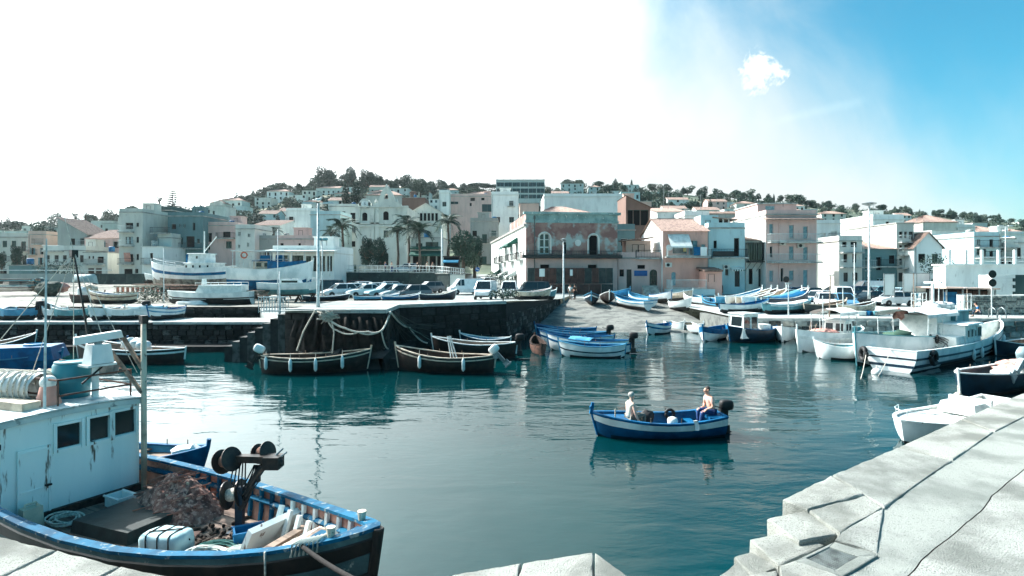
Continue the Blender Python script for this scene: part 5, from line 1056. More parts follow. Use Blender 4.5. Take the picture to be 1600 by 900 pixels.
    if cover:
        m = MB(); mt, u0, u1, hh = cover; kk = [u0 + (u1 - u0) * i / 12 for i in range(13)]
        def cf(a, b):
            u = u0 + (u1 - u0) * a; s = 2 * b - 1; p = h.pt(u, 1, 1 if s >= 0 else -1, -.035); y = p.y * abs(s) if s else 0
            return Vector((p.x, y, h.zs(u) + .05 + hh * (1 - s * s) * (.6 + .4 * math.sin(PI * a)) + .04 * mnoise.noise(Vector((a * 7, b * 6, L))) - (.12 if abs(s) > .95 else 0)))
        m.grid(cf, 14, 12); m.build('canvas_cover', mt, o, smooth=True)
    return o, h
def bmesh_weld(m, name, mats, parent):
    me = m.mesh(name, mats); bm = bmesh.new(); bm.from_mesh(me); bmesh.ops.remove_doubles(bm, verts=bm.verts, dist=.0015); bm.to_mesh(me); bm.free()
    me.polygons.foreach_set('use_smooth', [True] * len(me.polygons)); me.set_sharp_from_angle(angle=R(40)); return inst(name, me, parent)
def outboard(o, h, mat, leg=black, tilt=0, scale=1.0, uy=0):
    x = -h.L / 2 - .12; z = h.zs(0); t = bpy.data.objects.new('outboard_motor', None); col.objects.link(t); t.parent = o; t.location = (x, uy, z); t.rotation_euler = (0, tilt, 0); t.scale = (scale,) * 3
    m = MB(); m.blob((-.12, 0, .3), (.27, .17, .2), 12, 8, sq=.6); m.build('cowl', mat, t, smooth=True)
    m = MB(); m.box((-.08, 0, -.15), (.16, .13, .6), tx=1.2).box((-.1, 0, -.62), (.3, .07, .3)).blob((-.1, 0, -.72), (.24, .06, .06), 8, 6).box((.08, 0, .02), (.14, .26, .3)); m.build('leg', leg, t)
    mb().tube([(.1, 0, .2), (.45, 0, .3)], .022, 6).build('tiller', leg, t); return t
def fender(p, label, group, h=.5, r=.085, mat=white):
    o = thing('fender', label, 'fender', p, 0, group); mb().lathe([(.02, -h / 2 - .06), (r * .6, -h / 2 - .02), (r, -h / 2 + .05), (r, h / 2 - .05), (r * .6, h / 2 + .02), (.025, h / 2 + .08)], 10).build('body', mat, o, smooth=True); mb().tube([(0, 0, h / 2 + .05), (0, .03, h / 2 + .35)], .012, 4).build('line', rope, o)
def wpt(o, p): return Matrix.Translation(o.location) @ o.rotation_euler.to_matrix().to_4x4() @ Vector(p)
def fenders_on(b, us, side, label, group, v=.72):
    o, h = b
    for u in us: fender(wpt(o, h.pt(u, v, side, -.1)), label, group)
# --- along the pier
b = boat('dark hulled boat with cream rail and four white fenders by the pier', (575, 578), (408, 583), D=.75, bow_r=.3, hull=darkhull, inner=darkwood, rail=cream, thw=4, B=1.9, motor=None, stripe=cream, sv=(.86, .9)); fenders_on(b, (.07, .3, .53, .77), -1, 'white tube fender on the side of the long dark boat', 'fenders of the long dark boat'); outboard(b[0], b[1], white, darkmetal, .5)
b2 = boat('dark boat with cream rail and white outboard at the pier corner', (622, 577), (772, 583), D=.75, bow_r=.45, hull=darkhull, inner=darkwood, rail=cream, thw=4, B=1.8, stripe=cream, sv=(.86, .9)); fenders_on(b2, (.7, .26), 1, 'white tube fender on dark boat with white outboard', 'fenders of the boat at pier corner'); outboard(b2[0], b2[1], white, steel, .8)
m = MB()
for q in (-.12, 0, .12): m.tube([(-.5 + q, q, .5), (-.2 + q * .5, q * .4, 1.75)], .035, 5)
m.build('oar_stack', galv, b2[0])
boat('slim white railed boat behind the pier corner boat', (678, 558), (806, 560), D=.8, bow_r=.4, hull=darkhull, inner=wood, rail=white, B=1.7, motor=black)
boat('small pale boat tucked against the pier wall', (722, 548), (796, 549), D=.75, hull=navy, inner=skyblue, rail=white, B=1.4)
# --- blue and white cluster by the beach
boat('white double ended boat with blue interior at front of the blue cluster', (876, 556), (976, 558), D=.62, bow_r=.28, hull=hullwhite, inner=blue, rail=skyblue, stripe=navy, stripe2=None, B=1.55, thw=3, sv=(.62, .68))
boat('white and blue boat with striped cover second in the blue cluster', (858, 546), (984, 552), D=.68, bow_r=.35, inner=blue, rail=blue, stripe=blue, motor=black, B=1.6, cover=(skyblue, .45, .72, .12))
boat('white boat with blue rail third in the blue cluster', (846, 539), (958, 542), D=.62, inner=blue, rail=blue, stripe=blue, B=1.5)
boat('blue boat with covered outboard fourth in the blue cluster', (840, 532), (948, 534), D=.6, hull=blue, inner=blue, rail=skyblue, motor=black, B=1.5)
boat('deep blue boat at back of the blue cluster', (838, 525), (930, 527), D=.6, hull=blue, inner=skyblue, rail=blue, B=1.5); boat('dark red bottomed boat hidden beside the blue cluster', (836, 546), (846, 556), D=.55, hull=rust, inner=darkwood, rail=darkwood, L=4)
# --- beached boats (bows up the beach or to the sea)
def beached(label, px, py, head, L=4.4, **k):
    y_ = min((44 + .1 * i for i in range(300)), key=lambda q: abs((EYE - Gb(q)) * F / q - (py - HOR)))
    x = (px - 800) / F * y_; k.setdefault('D', .55); k.setdefault('B', 1.6)
    return boat(label, at=(x, y_, Gb(y_) + .32), L=L, head=R(head), group='boats drawn up on the beach', pitch=k.pop('pitch', -.06), **k)
beached('blue boat leftmost of those on the beach', 924, 476, 262, inner=blue, hull=navy, rail=skyblue, stripe=white)
beached('white decked boat with dark hull second on the beach', 949, 474, 266, inner=white, hull=darkhull, rail=white, cover=(canvas_m, .2, .7, .1))
beached('bright blue boat behind the pale sterned boat on the beach', 970, 468, 285, inner=blue, hull=blue, rail=skyblue, L=4.6)
beached('pale sterned boat with blue inside lying near the waterline', 986, 482, 120, L=5.0, inner=blue, hull=hullwhite, rail=skyblue, transom=.8, stripe=skyblue, post=False)
beached('small white boat with blue stripe and two rudders on the beach', 1001, 477, 115, L=4, inner=skyblue, rail=skyblue, transom=.8, stripe=blue)
beached('white boat with blue rim and dark thwart in mid beach', 1032, 473, 285, inner=white, rail=blue, hull=hullwhite, L=4.6)
beached('cream boat with bare wooden inside behind the small white tender', 1056, 471, 300, inner=cream, rail=white, hull=cream, L=4.8)
beached('small white tender with dark bottom nearest the water', 1062, 486, 290, inner=cream, rail=white, L=3.4, B=1.5)
beached('white boat with blue inside and twin keels right of the tender', 1088, 477, 110, inner=skyblue, rail=white, transom=.8, L=4.2)
beached('deep blue boat with pale stern right of the twin keel boat', 1117, 485, 105, inner=blue, hull=navy, rail=skyblue, transom=.75, stripe=skyblue, L=4.2)
beached('white moulded boat between the blue boat and long hulls', 1146, 481, 200, inner=white, rail=white, L=3.6)
for k, (lb, bw, stn, kw) in enumerate((('long grey blue hull farthest of the slanting row', (1190, 458), (1118, 474), dict(hull=skyblue, inner=skyblue)), ('long white hull second of the slanting row', (1204, 459), (1134, 478), dict(hull=hullwhite, inner=cream)), ('long weathered hull with tall stem in slanting row', (1214, 462), (1150, 482), dict(hull=cream, inner=wood)),
     ('long pale hull with curled stem in slanting row', (1228, 463), (1160, 486), dict(hull=hullwhite, inner=cream)), ('long light blue covered hull in slanting row', (1252, 466), (1182, 488), dict(hull=skyblue, inner=skyblue, cover=(teal, .1, .9, .15))), ('long navy hull with white rail nearest of the slanting row', (1262, 474), (1190, 489), dict(hull=navy, inner=blue, rail=white, cover=(blue, .15, .85, .12))))):
    a, c = PD(bw[0], 470, 62 - k * .6), PD(stn[0], 484, 55.5 - k * .9); boat(lb, at=((a.x + c.x) / 2, (a.y + c.y) / 2, 1.9), L=(a - c).xy.length, B=1.6, head=math.atan2(a.y - c.y, a.x - c.x), D=.6, bow_r=.75, group='long hulls drawn up in a slanting row', rail=kw.pop('rail', white), **kw)
# --- moored right of the beach
boat('small white boat with grey stern at the edge of the beach', (1068, 518), (1043, 513), D=.5, inner=cream, rail=white, transom=.8, L=4); boat('second small white boat beside the grey sterned one', (1098, 522), (1072, 515), D=.5, inner=cream, transom=.8)
boat('bright blue boat with white band left of the cabin boat', (1099, 534), (1132, 525), D=.7, hull=hullwhite, inner=blue, rail=blue, stripe=blue, B=1.7, sv=(.72, .99))
def cabin(o, x0, x1, hw, z0, z1, mat, roofm=None, wins=((.2, .35, .62, .85),), front=0, over=.12, wmat=glass, fronts=2):
    """box cabin with sloped front, window panes as parts; x0 aft, x1 fore"""
    m = MB(); f = front; vs_ = [(x0, -hw, z0), (x1, -hw, z0), (x1, hw, z0), (x0, hw, z0), (x0, -hw * .96, z1), (x1 - f, -hw * .96, z1), (x1 - f, hw * .96, z1), (x0, hw * .96, z1)]
    m.add(vs_, [(0, 1, 5, 4), (1, 2, 6, 5), (2, 3, 7, 6), (3, 0, 4, 7)]); c = m.build('cabin', mat, o)
    mb().box(((x0 + x1 - f) / 2, 0, z1 + .03), (x1 - f - x0 + 2 * over, 2 * hw + 2 * over, .07), tx=.97, ty=.95).build('cabin_roof', roofm or mat, c)
    for (a, b, c0, c1) in wins:
        for s in (-1, 1):
            xa, xb_ = x0 + (x1 - x0) * a, x0 + (x1 - x0) * b; za, zb = z0 + (z1 - z0) * c0, z0 + (z1 - z0) * c1
            wn = mb().box(((xa + xb_) / 2, s * (hw * .98 + .004), (za + zb) / 2), (xb_ - xa, .03, zb - za)).build('window', wmat, c); fr = MB()
            for q in ((xa - .025, za, .05, zb - za + .1), (xb_ + .025, za, .05, zb - za + .1)): fr.box((q[0], s * (hw * .98 + .012), (za + zb) / 2), (.05, .04, q[3]))
            for zq_ in (za - .02, zb + .02): fr.box(((xa + xb_) / 2, s * (hw * .98 + .012), zq_), (xb_ - xa, .04, .04))
            fr.build('frame', mat, wn)
    for k in range(fronts):
        y = (k + .5) / fronts * 2 * hw - hw; w_ = 2 * hw / fronts * .72; t0, t1 = .5, .88
        A = lambda t: x1 - f * t + .012
        mb().add([(A(t0), y - w_ / 2, z0 + (z1 - z0) * t0), (A(t0), y + w_ / 2, z0 + (z1 - z0) * t0), (A(t1), y + w_ / 2, z0 + (z1 - z0) * t1), (A(t1), y - w_ / 2, z0 + (z1 - z0) * t1)], [(0, 1, 2, 3)]).build('windscreen', wmat, c)
    return c
def canopy(o, x0, x1, hw, z, mat, posts=4, sag=.12, z0=.6):
    m = MB(); m.grid(lambda a, b: (x0 + (x1 - x0) * a, hw * (2 * b - 1), z + .25 * (1 - (2 * b - 1) ** 2) - sag * math.sin(PI * a * 2) ** 2 + .03 * mnoise.noise(Vector((a * 5, b * 5, x0)))), 12, 8)
    m.grid(lambda a, b: (x0 + (x1 - x0) * a, -hw - .01, z - .18 * b), 12, 1); m.grid(lambda a, b: (x0 + (x1 - x0) * a, hw + .01, z - .18 * b), 12, 1); c = m.build('canopy', mat, o, smooth=40)
    for k in range(posts // 2):
        for s in (-1, 1): x = x0 + (x1 - x0) * (k + .1) / max(1, posts / 2 - .8); mb().tube([(x, s * hw * .94, z0), (x, s * hw * .97, z)], .025, 5).build('canopy_post', galv, c)
    return c
o, h = boat('navy boat with white windowed shelter and engine box', (1140, 535), (1212, 531), D=.85, bow_r=.3, hull=navy, inner=blue, rail=blue, B=2.0, thw=1, name='fishing_boat'); cabin(o, .2, 1.6, .7, .3, 2.0, white, None, ((.08, .45, .4, .88), (.55, .92, .4, .88)), .15, fronts=1); mb().box((-.9, 0, .85), (.7, .8, .7)).build('engine_box', white, o)
mb().blob((-.35, -.3, .8), (.3, .3, .35), 10, 7, rough=.3).build('net_bag', black, o)
boat('white boat seen end on left of the awning boat', (1222, 535), (1230, 519), D=.75, inner=cream, B=1.9, L=4.5, hull=hullwhite, thw=2, motor=None)
o, h = boat('white fishing boat with flat awning and pink tarpaulin', (1247, 551), (1345, 534), D=.95, draft=.45, bow_r=.45, hull=hullwhite, inner=teal, rail=white, B=2.3, thw=0, name='fishing_boat', stripe=white, deck=.12)
canopy(o, -1.7, 1.0, .95, 2.3, canvas_m, 6); mb().blob((.9, 0, 1.0), (.9, .75, .28), 14, 8, rough=.4, seed=4).build('tarpaulin', pinkcloth, o); cabin(o, -1.6, -.3, .65, .4, 1.7, white, None, ((.2, .8, .5, .85),), .1); mb().tube([(1.2, 0, .9), (1.3, 0, 3.4)], .035, 6).build('mast', galv, o)
for k in range(5): mb().tube([(2.2 - k * .28, -.5 + k * .2, .8), (2.0 - k * .3, -.4 + k * .2, 1.7 - .12 * k)], .03, 5).build('pole', wood, o)
boat('small white boat with blue-green inside in front of the awning boat', (1276, 559), (1342, 562), D=.72, draft=.3, bow_r=.28, hull=hullwhite, inner=teal, rail=white, B=1.7, thw=2, full=3.4)
# big canopy boat
o, h = boat('large white fishing boat with big white canopy and plank cabin', (1338, 572), (1520, 541), D=1.25, draft=.7, bow_r=.5, stern_r=.2, hull=hullwhite, inner=teal, rail=teal, B=3.0, thw=0, name='fishing_boat', full=3.0, floor=.45)
Lh = h.L
cabin(o, -1.4, .5, 1.0, .5, 2.35, white, None, ((.12, .3, .5, .8),), .05, fronts=0); canopy(o, -1.5, 2.6, 1.35, 2.55, canvas_m, 6, z0=.9)
aft = cabin(o, -3.6, -1.7, 1.15, .5, 2.6, teal, white, (), .0, fronts=0)
for k in range(9): mb().box((-1.3 + k * .2, -1.005, 1.4), (.17, .03, 1.8)).build('cabin_plank', white, o)
m = MB()
for k in range(7): m.blob((-3.3 + k * .3, .2 * math.sin(k * 2), 2.85 + .06 * math.sin(k * 3)), (.36, .5, .24), 9, 6, rough=.5, seed=k)
m.build('net_heap', canvas_m, o, smooth=True); mb().blob((.4, -.9, 2.4), (.7, .2, .3), 12, 7, rough=.8, seed=9).build('net_swag', pinkcloth, o, smooth=True)
mb().blob((2.9, 0, 1.35), (.6, .7, .25), 12, 7, rough=.6, seed=2).build('green_net', M('green_net', lin(60, 90, 76), .9), o, smooth=True)
m = MB()
for hh in (.5, .95):
    m.tube([(-3.7, -1.2, 2.65 + hh), (-1.6, -1.2, 2.65 + hh)], .022, 5); m.tube([(-3.7, 1.2, 2.65 + hh), (-1.6, 1.2, 2.65 + hh)], .022, 5)
for k in range(5): 
    for s in (-1.2, 1.2): m.tube([(-3.7 + k * .52, s, 2.6), (-3.7 + k * .52, s, 3.6)], .022, 5)
m.build('roof_railing', galv, o); mb().tube([(-1.5, 0, 2.6), (-1.5, 0, 4.3)], .09, 8).box((-1.5, 0, 4.3), (.2, .9, .12)).build('mast', white, o); mb().tube([(-2.2, .3, 2.6), (-2.2, .3, 3.9), (-1.9, -.3, 3.9), (-1.9, -.3, 2.6)], .03, 5).build('frame_arch', steel, o)
# trimmed trawler
o, h = boat('white trawler with two dark side stripes and a tyre on its quarter', (1560, 541), (1392, 580), D=.95, draft=.6, bow_r=.75, stern_r=.12, transom=.86, hull=hullwhite, inner=white, rail=white, B=2.6, thw=0, name='fishing_boat', stripe=navy, stripe2=navy, sv=(.74, .79), floor=.5, rake=.5)
cab = cabin(o, -.9, 1.7, .9, .55, 1.95, white, None, ((.1, .22, .5, .78), (.32, .46, .5, .8), (.56, .66, .5, .75), (.72, .97, .46, .86)), .3, over=.16, fronts=3); mb().box((-1.6, 0, .95), (1.3, 1.7, .8)).build('engine_box', white, o); mb().tube([(.6, 0, 2), (.6, 0, 3.0)], .03, 6).build('mast', galv, o)
m = MB()
for k in range(14):
    p = [(-2.6 + .3 * math.cos(k * 2.1 + t * .6) + .05 * k, -.2 + .35 * math.sin(k + t * .8), .95 + .35 * math.sin(t * .5 + k)) for t in range(8)]; m.tube(p, .016, 4)
m.build('winch_ropes', darkrope, o); mb().lathe([(.25, -.18), (.25, -.14), (.1, -.12), (.1, .12), (.25, .14), (.25, .18)], 14, (-2.5, .1, 1.2), rot=Matrix.Rotation(R(90), 3, 'X')).build('winch', darkmetal, o)
TR = (o, h)
def torus(c, R_, r_, rot, n=20, k=8):
    m = MB(); pts = [Vector(c) + rot @ Vector((R_ * math.cos(2 * PI * i / n), R_ * math.sin(2 * PI * i / n), 0)) for i in range(n)]; m.tube(pts, r_, k, closed=True); return m
def tyre(p, label, rot, R_=.3, r_=.11): tag(torus((0, 0, 0), R_, r_, rot).build('tyre', black, None, True, loc=p), label, 'tyre')
p = wpt(o, h.pt(.1, .78, -1, -.12)); tyre(p, 'black tyre hanging on the quarter of the striped trawler', Matrix.Rotation(o.rotation_euler.z, 3, 'Z') @ Matrix.Rotation(R(90), 3, 'X')); p = wpt(o, h.pt(0, .8, 1, -.1) + Vector((-.15, 0, 0))); tyre(p, 'dark tyre on the stern corner of the striped trawler', Matrix.Rotation(o.rotation_euler.z + .8, 3, 'Z') @ Matrix.Rotation(R(90), 3, 'X'))
fenders_on(TR, (.44, .52), -1, 'white tube fender amidships on the striped trawler', 'fenders amidships on the striped trawler', .62); fender(wpt(o, h.pt(.9, .55, -1, -.12)), 'long white fender near the bow of the striped trawler', None, .7, .1)
# navy boat with net by the quay, white cruiser
o, h = boat('navy rowing boat with white rail and pink net near the quay', (1500, 622), (1625, 594), D=.78, draft=.35, bow_r=.2, hull=navy, inner=navy, rail=white, B=1.7, thw=2, full=2.8, stripe=None)
m = MB()
for k in range(5): m.blob((-.1 - k * .32, .1 * math.sin(k * 2), .78 + .06 * math.sin(k * 4) + .04 * k), (.34, .4, .2), 12, 8, rough=.7, seed=k + 20)
m.build('net_bundle', M('pale_pink_net', lin(214, 176, 164), .9, lin(170, 128, 118), 8), o, smooth=True); mb().box((.35, 0, .72), (.4, .5, .1)).build('seat_pad', white, o); fender(wpt(o, h.pt(.3, .7, 1, -.1)), 'white tube fender on the navy rowing boat', None)
om = thing('outboard_boat', 'pale inflatable stern with raised grey outboard beside the navy boat', 'boat', P(1592, 615, 0)); om.location.z = .3
mb().tube([(-.1, .5, .35), (.9, .9, .4), (1.8, 1.3, .4)], .26, 12).tube([(.5, -.4, .35), (1.4, 0, .4), (2.3, .4, .4)], .26, 12).build('tubes', white, om, smooth=True); mb().box((.4, .2, .45), (.12, 1.1, .6), rz=.45).build('transom', white, om)
hh_ = Hull(1, 1); mt = outboard(om, hh_, M('outboard_grey', lin(130, 150, 156), .35), M('outboard_leg', lin(170, 184, 186), .4), .9, 1.35); mt.location = (.2, .1, .85); mt.rotation_euler = (0, .95, .5)
b = P(1412, 697, 0); s_ = P(1560, 650, 0)
o, h = boat('white moulded motor boat with bow rail behind the quay edge', (1412, 694), (1578, 652), D=.48, draft=.3, bow_r=.2, transom=.85, hull=hullwhite, inner=white, rail=white, B=1.9, thw=1, post=False, deck=.5, full=3.6, name='motor_boat', tholes=False, stripe=None)
mb().box((-.1, 0, .7), (.9, 1.05, .32), tx=.8, ty=.86).box((-.55, 0, .7), (.12, 1.15, .5)).build('console', white, o); m = MB(); pts = [h.pt(u, 1, -1, .05, .28) for u in (.82, .9, .95, .985)] + [h.pt(u, 1, 1, .05, .28) for u in (.985, .95, .9, .82)]; m.tube(pts, .014, 6)
for p in pts[::2]: m.tube([p, p - Vector((0, 0, .28))], .012, 5)
m.build('bow_rail', galv, o)
# left basin
o, h = boat('dark boat with white sacks and pale stern band left of the pier', (122, 562), (288, 568), D=.7, bow_r=.55, hull=darkhull, inner=wood, rail=white, B=1.8, thw=2, stripe=white, sv=(.8, .88))
m = MB()
for k in range(4): m.blob((-.8 + k * .28, 0, .85 + .12 * (k % 2)), (.4, .45, .32), 12, 8, rough=.5, seed=k + 40)
m.build('sack_heap', canvas_m, o, smooth=True)
o, h = boat('boat under a bright blue boxy cover behind the fishing boat', (92, 585), (-60, 592), D=.9, bow_r=.2, hull=blue, inner=blue, rail=skyblue, B=2.2, thw=0)
mb().box((.2, 0, 1.12), (3.6, 1.9, .62), tx=.9, ty=.82).build('box_cover', blue, o); mb().lathe([(.42, 0), (.42, .1), (.34, .12), (.34, .05)], 18, (.9, 0, 1.42)).build('hatch_ring', skyblue, o)
o, h = boat('small blue dinghy with blue stem beyond the fishing boat', (318, 731), (180, 716), D=.24, bow_r=.3, hull=blue, inner=skyblue, rail=blue, B=1.3, thw=2); mb().blob((.9, 0, .4), (.35, .3, .15), 10, 7, rough=.4).build('white_sheet', canvas_m, o)
# boats on the jetty
for lb, px, hd, kw in (('white boat with blue rim at the right end of the jetty row', 259, 250, dict(inner=blue, rail=blue, stripe=skyblue)), ('boat under a white tarpaulin second from right on the jetty', 229, 200, dict(cover=(canvas_m, .08, .92, .3))), ('low white boat with dark engine in the jetty row', 200, 190, dict(inner=cream, motor=black)), ('white boat with blue mouth left of the low one on jetty', 166, 265, dict(inner=blue, rail=white)), ('teal grey boat in mid jetty row behind the mast', 118, 185, dict(hull=teal, inner=teal, rail=white)), ('pale boat with raised bow left of the mast on jetty', 88, 160, dict(inner=wood, bow_r=.5)), ('blue boat with dark outboard on the jetty left', 36, 190, dict(hull=skyblue, inner=blue, motor=black)), ('white boat with blue cover at the left picture edge on the jetty', 6, 170, dict(cover=(blue, .2, .9, .2)))):
    boat(lb, at=((px - 800) / F * 39, 38.9 + .3 * math.sin(px), 1.98), L=2.7 if hd > 240 else 2.2, B=1.15, head=R(hd), D=.42, bow_r=kw.pop('bow_r', .2), group='small boats lined up on the jetty', thw=2, **kw)

# extra boats filling the moorings and quay at right
for lb, bw_, st2, kw in (('small blue boat lying between the cabin boat and the end-on white boat', (1176, 524), (1212, 519), dict(hull=blue, inner=skyblue, rail=white)), ('pale boat moored behind the navy cabin boat', (1150, 519), (1196, 514), dict(hull=hullwhite, inner=blue, rail=blue, stripe=blue)), ('grey dinghy against the quay wall behind the end-on boat', (1240, 521), (1278, 517), dict(hull=teal, inner=cream, rail=white)), ('white boat tucked behind the awning boat', (1290, 528), (1350, 522), dict(hull=hullwhite, inner=teal, rail=teal, stripe=navy)), ('blue striped boat left of the grey sterned boats', (1012, 523), (1046, 518), dict(hull=hullwhite, inner=blue, rail=blue, stripe=blue)), ('low navy boat right of the striped trawler bow', (1556, 556), (1602, 548), dict(hull=navy, inner=wood, rail=white))):
    boat(lb, bw_, st2, D=.6, B=1.5, **kw)
for k, (lb, a_, b_, kw) in enumerate((('long white hull with blue inside on the quay edge', (1128, 47.5), (1196, 49.5), dict(hull=hullwhite, inner=blue, rail=blue)), ('grey hull under pale canvas on the quay edge', (1196, 46.6), (1262, 48.6), dict(hull=teal, cover=(canvas_m, .1, .9, .18))), ('dark green hull upright on the quay edge', (1260, 47.2), (1318, 48.4), dict(hull=hm1, inner=wood, rail=cream)), ('cream hull with brown inside near the light blue car', (1312, 46.2), (1364, 47), dict(hull=cream, inner=darkwood, rail=white)))):
    a, c = PD(a_[0], 480, a_[1]), PD(b_[0], 480, b_[1]); boat(lb, at=((a.x + c.x) / 2, (a.y + c.y) / 2, 1.8), L=(a - c).xy.length * 1.1, B=1.3, head=math.atan2(c.y - a.y, c.x - a.x), D=.42, bow_r=.4, group='hulls standing along the right quay edge', **kw)
MA = 'masts of the boats moored at right'
for k, (px, py, d_, h) in enumerate(((1232, 520, 44, 2.6), (1296, 512, 44, 3.2), (1318, 508, 44.6, 2.4), (1428, 505, 44.8, 3.4), (1466, 500, 45.2, 2.8), (1512, 498, 45.4, 2.2))):
    o = thing('mooring_pole', ('thin white', 'pale leaning', 'short grey', 'tall white', 'slim grey', 'stubby white')[k] + ' mooring pole rising behind the boats at right', 'pole', (PD(px, py, d_).x, d_, 1.5), 0, MA); mb().tube([(0, 0, 0), (.08 * math.sin(k * 2), 0, h)], [.05, .03], 6).build('shaft', galv if k % 2 == 0 else wood, o); mb().box((.08 * math.sin(k * 2), 0, h), (.5, .05, .05)).build('crossbar', galv, o)
for k in range(9):
    o = thing('fish_crate', ('white', 'blue', 'teal', 'cream')[k % 4] + ' fish crate ' + ('at left end of', 'second in', 'third in', 'fourth in', 'in the middle of', 'sixth in', 'seventh in', 'eighth in', 'at right end of')[k] + ' the crate row on the right quay', 'crate', (PD(1345 + k * 9, 490, 45.2).x + .2 * math.sin(k), 45.2 + .4 * math.sin(k * 3), 1.53), k * .7, 'fish crates along the right quay'); m = MB(); mt = (white, blue, teal, cream)[k % 4]
    for q, s_ in (((0, .19, .17), (.6, .03, .3)), ((0, -.19, .17), (.6, .03, .3)), ((.29, 0, .17), (.03, .38, .3)), ((-.29, 0, .17), (.03, .38, .3)), ((0, 0, .03), (.58, .37, .04))): m.box(q, s_)
    m.build('box', mt, o); mb().box((0, 0, .33), (.64, .44, .04)).build('rim', mt, o)

o, h = boat('dark hulled boat with tyre fender at the left picture edge', (52, 556), (-70, 566), D=.85, bow_r=.5, hull=darkhull, inner=wood, rail=white, B=2.0, thw=2, name='fishing_boat'); cabin(o, -2.2, -.6, .6, .3, 1.5, white, None, ((.2, .8, .5, .85),), .2)
tyre(wpt(o, h.pt(.8, .6, -1, -.12)), 'black tyre on the dark boat at the left picture edge', Matrix.Rotation(o.rotation_euler.z, 3, 'Z') @ Matrix.Rotation(R(90), 3, 'X'))
boat('white skiff tied beneath the rubble jetty', (196, 551), (140, 549), D=.5, hull=hullwhite, inner=skyblue, rail=blue, B=1.3)
# ------------------------------------------------------------------ foreground fishing boat
bw = M('weathered_blue_rail', lin(5, 94, 126), .7, lin(4, 70, 98), 3, spec=.15, c3=lin(130, 140, 140), s3=7, lo3=.57, hi3=.66, bump=.4, bscale=14)
hullold = M('weathered_teal_hull', lin(84, 112, 114), .7, lin(58, 80, 82), 1.6, c3=lin(150, 158, 152), s3=6, lo3=.6, hi3=.7, bump=.4)
inpink = M('worn_pink_bulwark', lin(186, 140, 122), .8, lin(130, 92, 82), 2.4, c3=lin(70, 60, 56), s3=7, lo3=.58, hi3=.68, bump=.3)
whl = M('wheelhouse_paint', lin(232, 240, 236), .55, lin(214, 228, 226), 1.2, c3=lin(110, 92, 78), s3=7, lo3=.6, hi3=.68, stretch=(1, 1, .16), bump=.2, bscale=8)
roofp = M('wheelhouse_roof', lin(206, 214, 210), .6, lin(176, 190, 190), 1.5, c3=lin(120, 128, 126), s3=5, lo3=.58, hi3=.72, bump=.3)
deckw = M('worn_deck', lin(132, 114, 102), .85, lin(92, 78, 70), 2, stretch=(.4, 4, 3), bump=.5, c3=lin(60, 52, 48), s3=5)
hatchm = M('dark_green_hatch', lin(44, 58, 56), .7, lin(30, 42, 42), 3, bump=.3)
bowp = Vector((-1.73, 7.16, 0)); AX = Vector((.88, -.475, 0)).normalized(); cen = bowp - AX * 5.55
fb, fh = boat('weathered blue and teal fishing boat with white wheelhouse at the quay', at=(cen.x, cen.y), L=10.8, B=2.85, head=math.atan2(AX.y, AX.x), D=1.12, draft=.8, bow_r=.62, bexp=4, stern_r=.2, hull=hullold, bottom=hullold, inner=inpink, rail=bw, thw=0, floor=.6, railw=.125, stripe=darkhull, sv=(.87, .95), post=False, name='fishing_boat', rake=.35)
yy = [-1.25 + .25 * k for k in range(11)]
for k, y in enumerate(yy[:-1]):
    y += .125; us = [u / 40 for u in range(3, 38) if fh.pt(u / 40, fh.vz(u / 40, .62), 1, .06).y > abs(y) + .1]
    if len(us) > 2: x0, x1 = fh.pt(us[0], .5).x, fh.pt(us[-1], .5).x; mb().box(((x0 + x1) / 2, y, .63 + .006 * math.sin(k * 5)), (x1 - x0, .238, .045)).build('deck_plank', deckw, fb)
for s in (-1, 1):
    for k in range(15):
        u = .5 + .03 * k; v0 = fh.vz(u, .64); m = MB(); pts = [fh.pt(u, v0 + (1 - v0) * q, s, .085) for q in (0, .3, .6, .97)]; m.tube(pts, .042, 5); m.build('rib', bw if k < 9 else whl, fb)
m = MB()
for s in (-1, 1):
    A = [fh.pt(u, .9, s, .07) for u in US[2:]]; m.tube(A, .05, 6)
m.build('inner_stringer', bw, fb); m = MB()
for s in (-1, 1): m.tube([fh.pt(u, .72, s, -.03) for u in US], .045, 6)
m.build('rubbing_strake', darkhull, fb)
m = MB(); kk = [.86, .89, .92, .95, .975, .99, 1.0]
for a, b in zip(kk, kk[1:]): m.add([fh.pt(a, 1, -1, .1, .02), fh.pt(b, 1, -1, .1, .02), fh.pt(b, 1, 1, .1, .02), fh.pt(a, 1, 1, .1, .02)], [(0, 1, 2, 3)])
kk = [.94, .96, .975, .99, 1.0]; m = MB()
for a, b in zip(kk, kk[1:]): m.add([fh.pt(a, 1, -1, .1, -.05), fh.pt(b, 1, -1, .1, -.05), fh.pt(b, 1, 1, .1, -.05), fh.pt(a, 1, 1, .1, -.05)], [(0, 1, 2, 3)])
m.build('bow_deck', bw, fb)
e = fh.pt(1, 1); mb().tube([fh.pt(1, .2), fh.pt(1, .6), e, e + Vector((.0, 0, .01))], [.06, .065, .07, .06], 8).build('stem', darkhull, fb)
for k, (x, ln, y, rz) in enumerate(((3.55, .95, .05, .05), (3.9, .8, .1, -.1), (4.2, .62, .05, .1), (4.4, .5, -.05, .02))): mb().box((x, y, .98 + .1 * k), (.13, ln * 1.5, .05), rz=rz, rx=.05).build('bow_plank', (wood, cream, wood, bw)[k], fb)
mb().box((3.3, -.5, .95), (.95, .16, .07), rz=.5, ry=-.1).build('blue_board', blue, fb); mb().box((3.0, .55, .9), (.1, .9, .5), ry=.5).build('bulkhead', whl, fb)
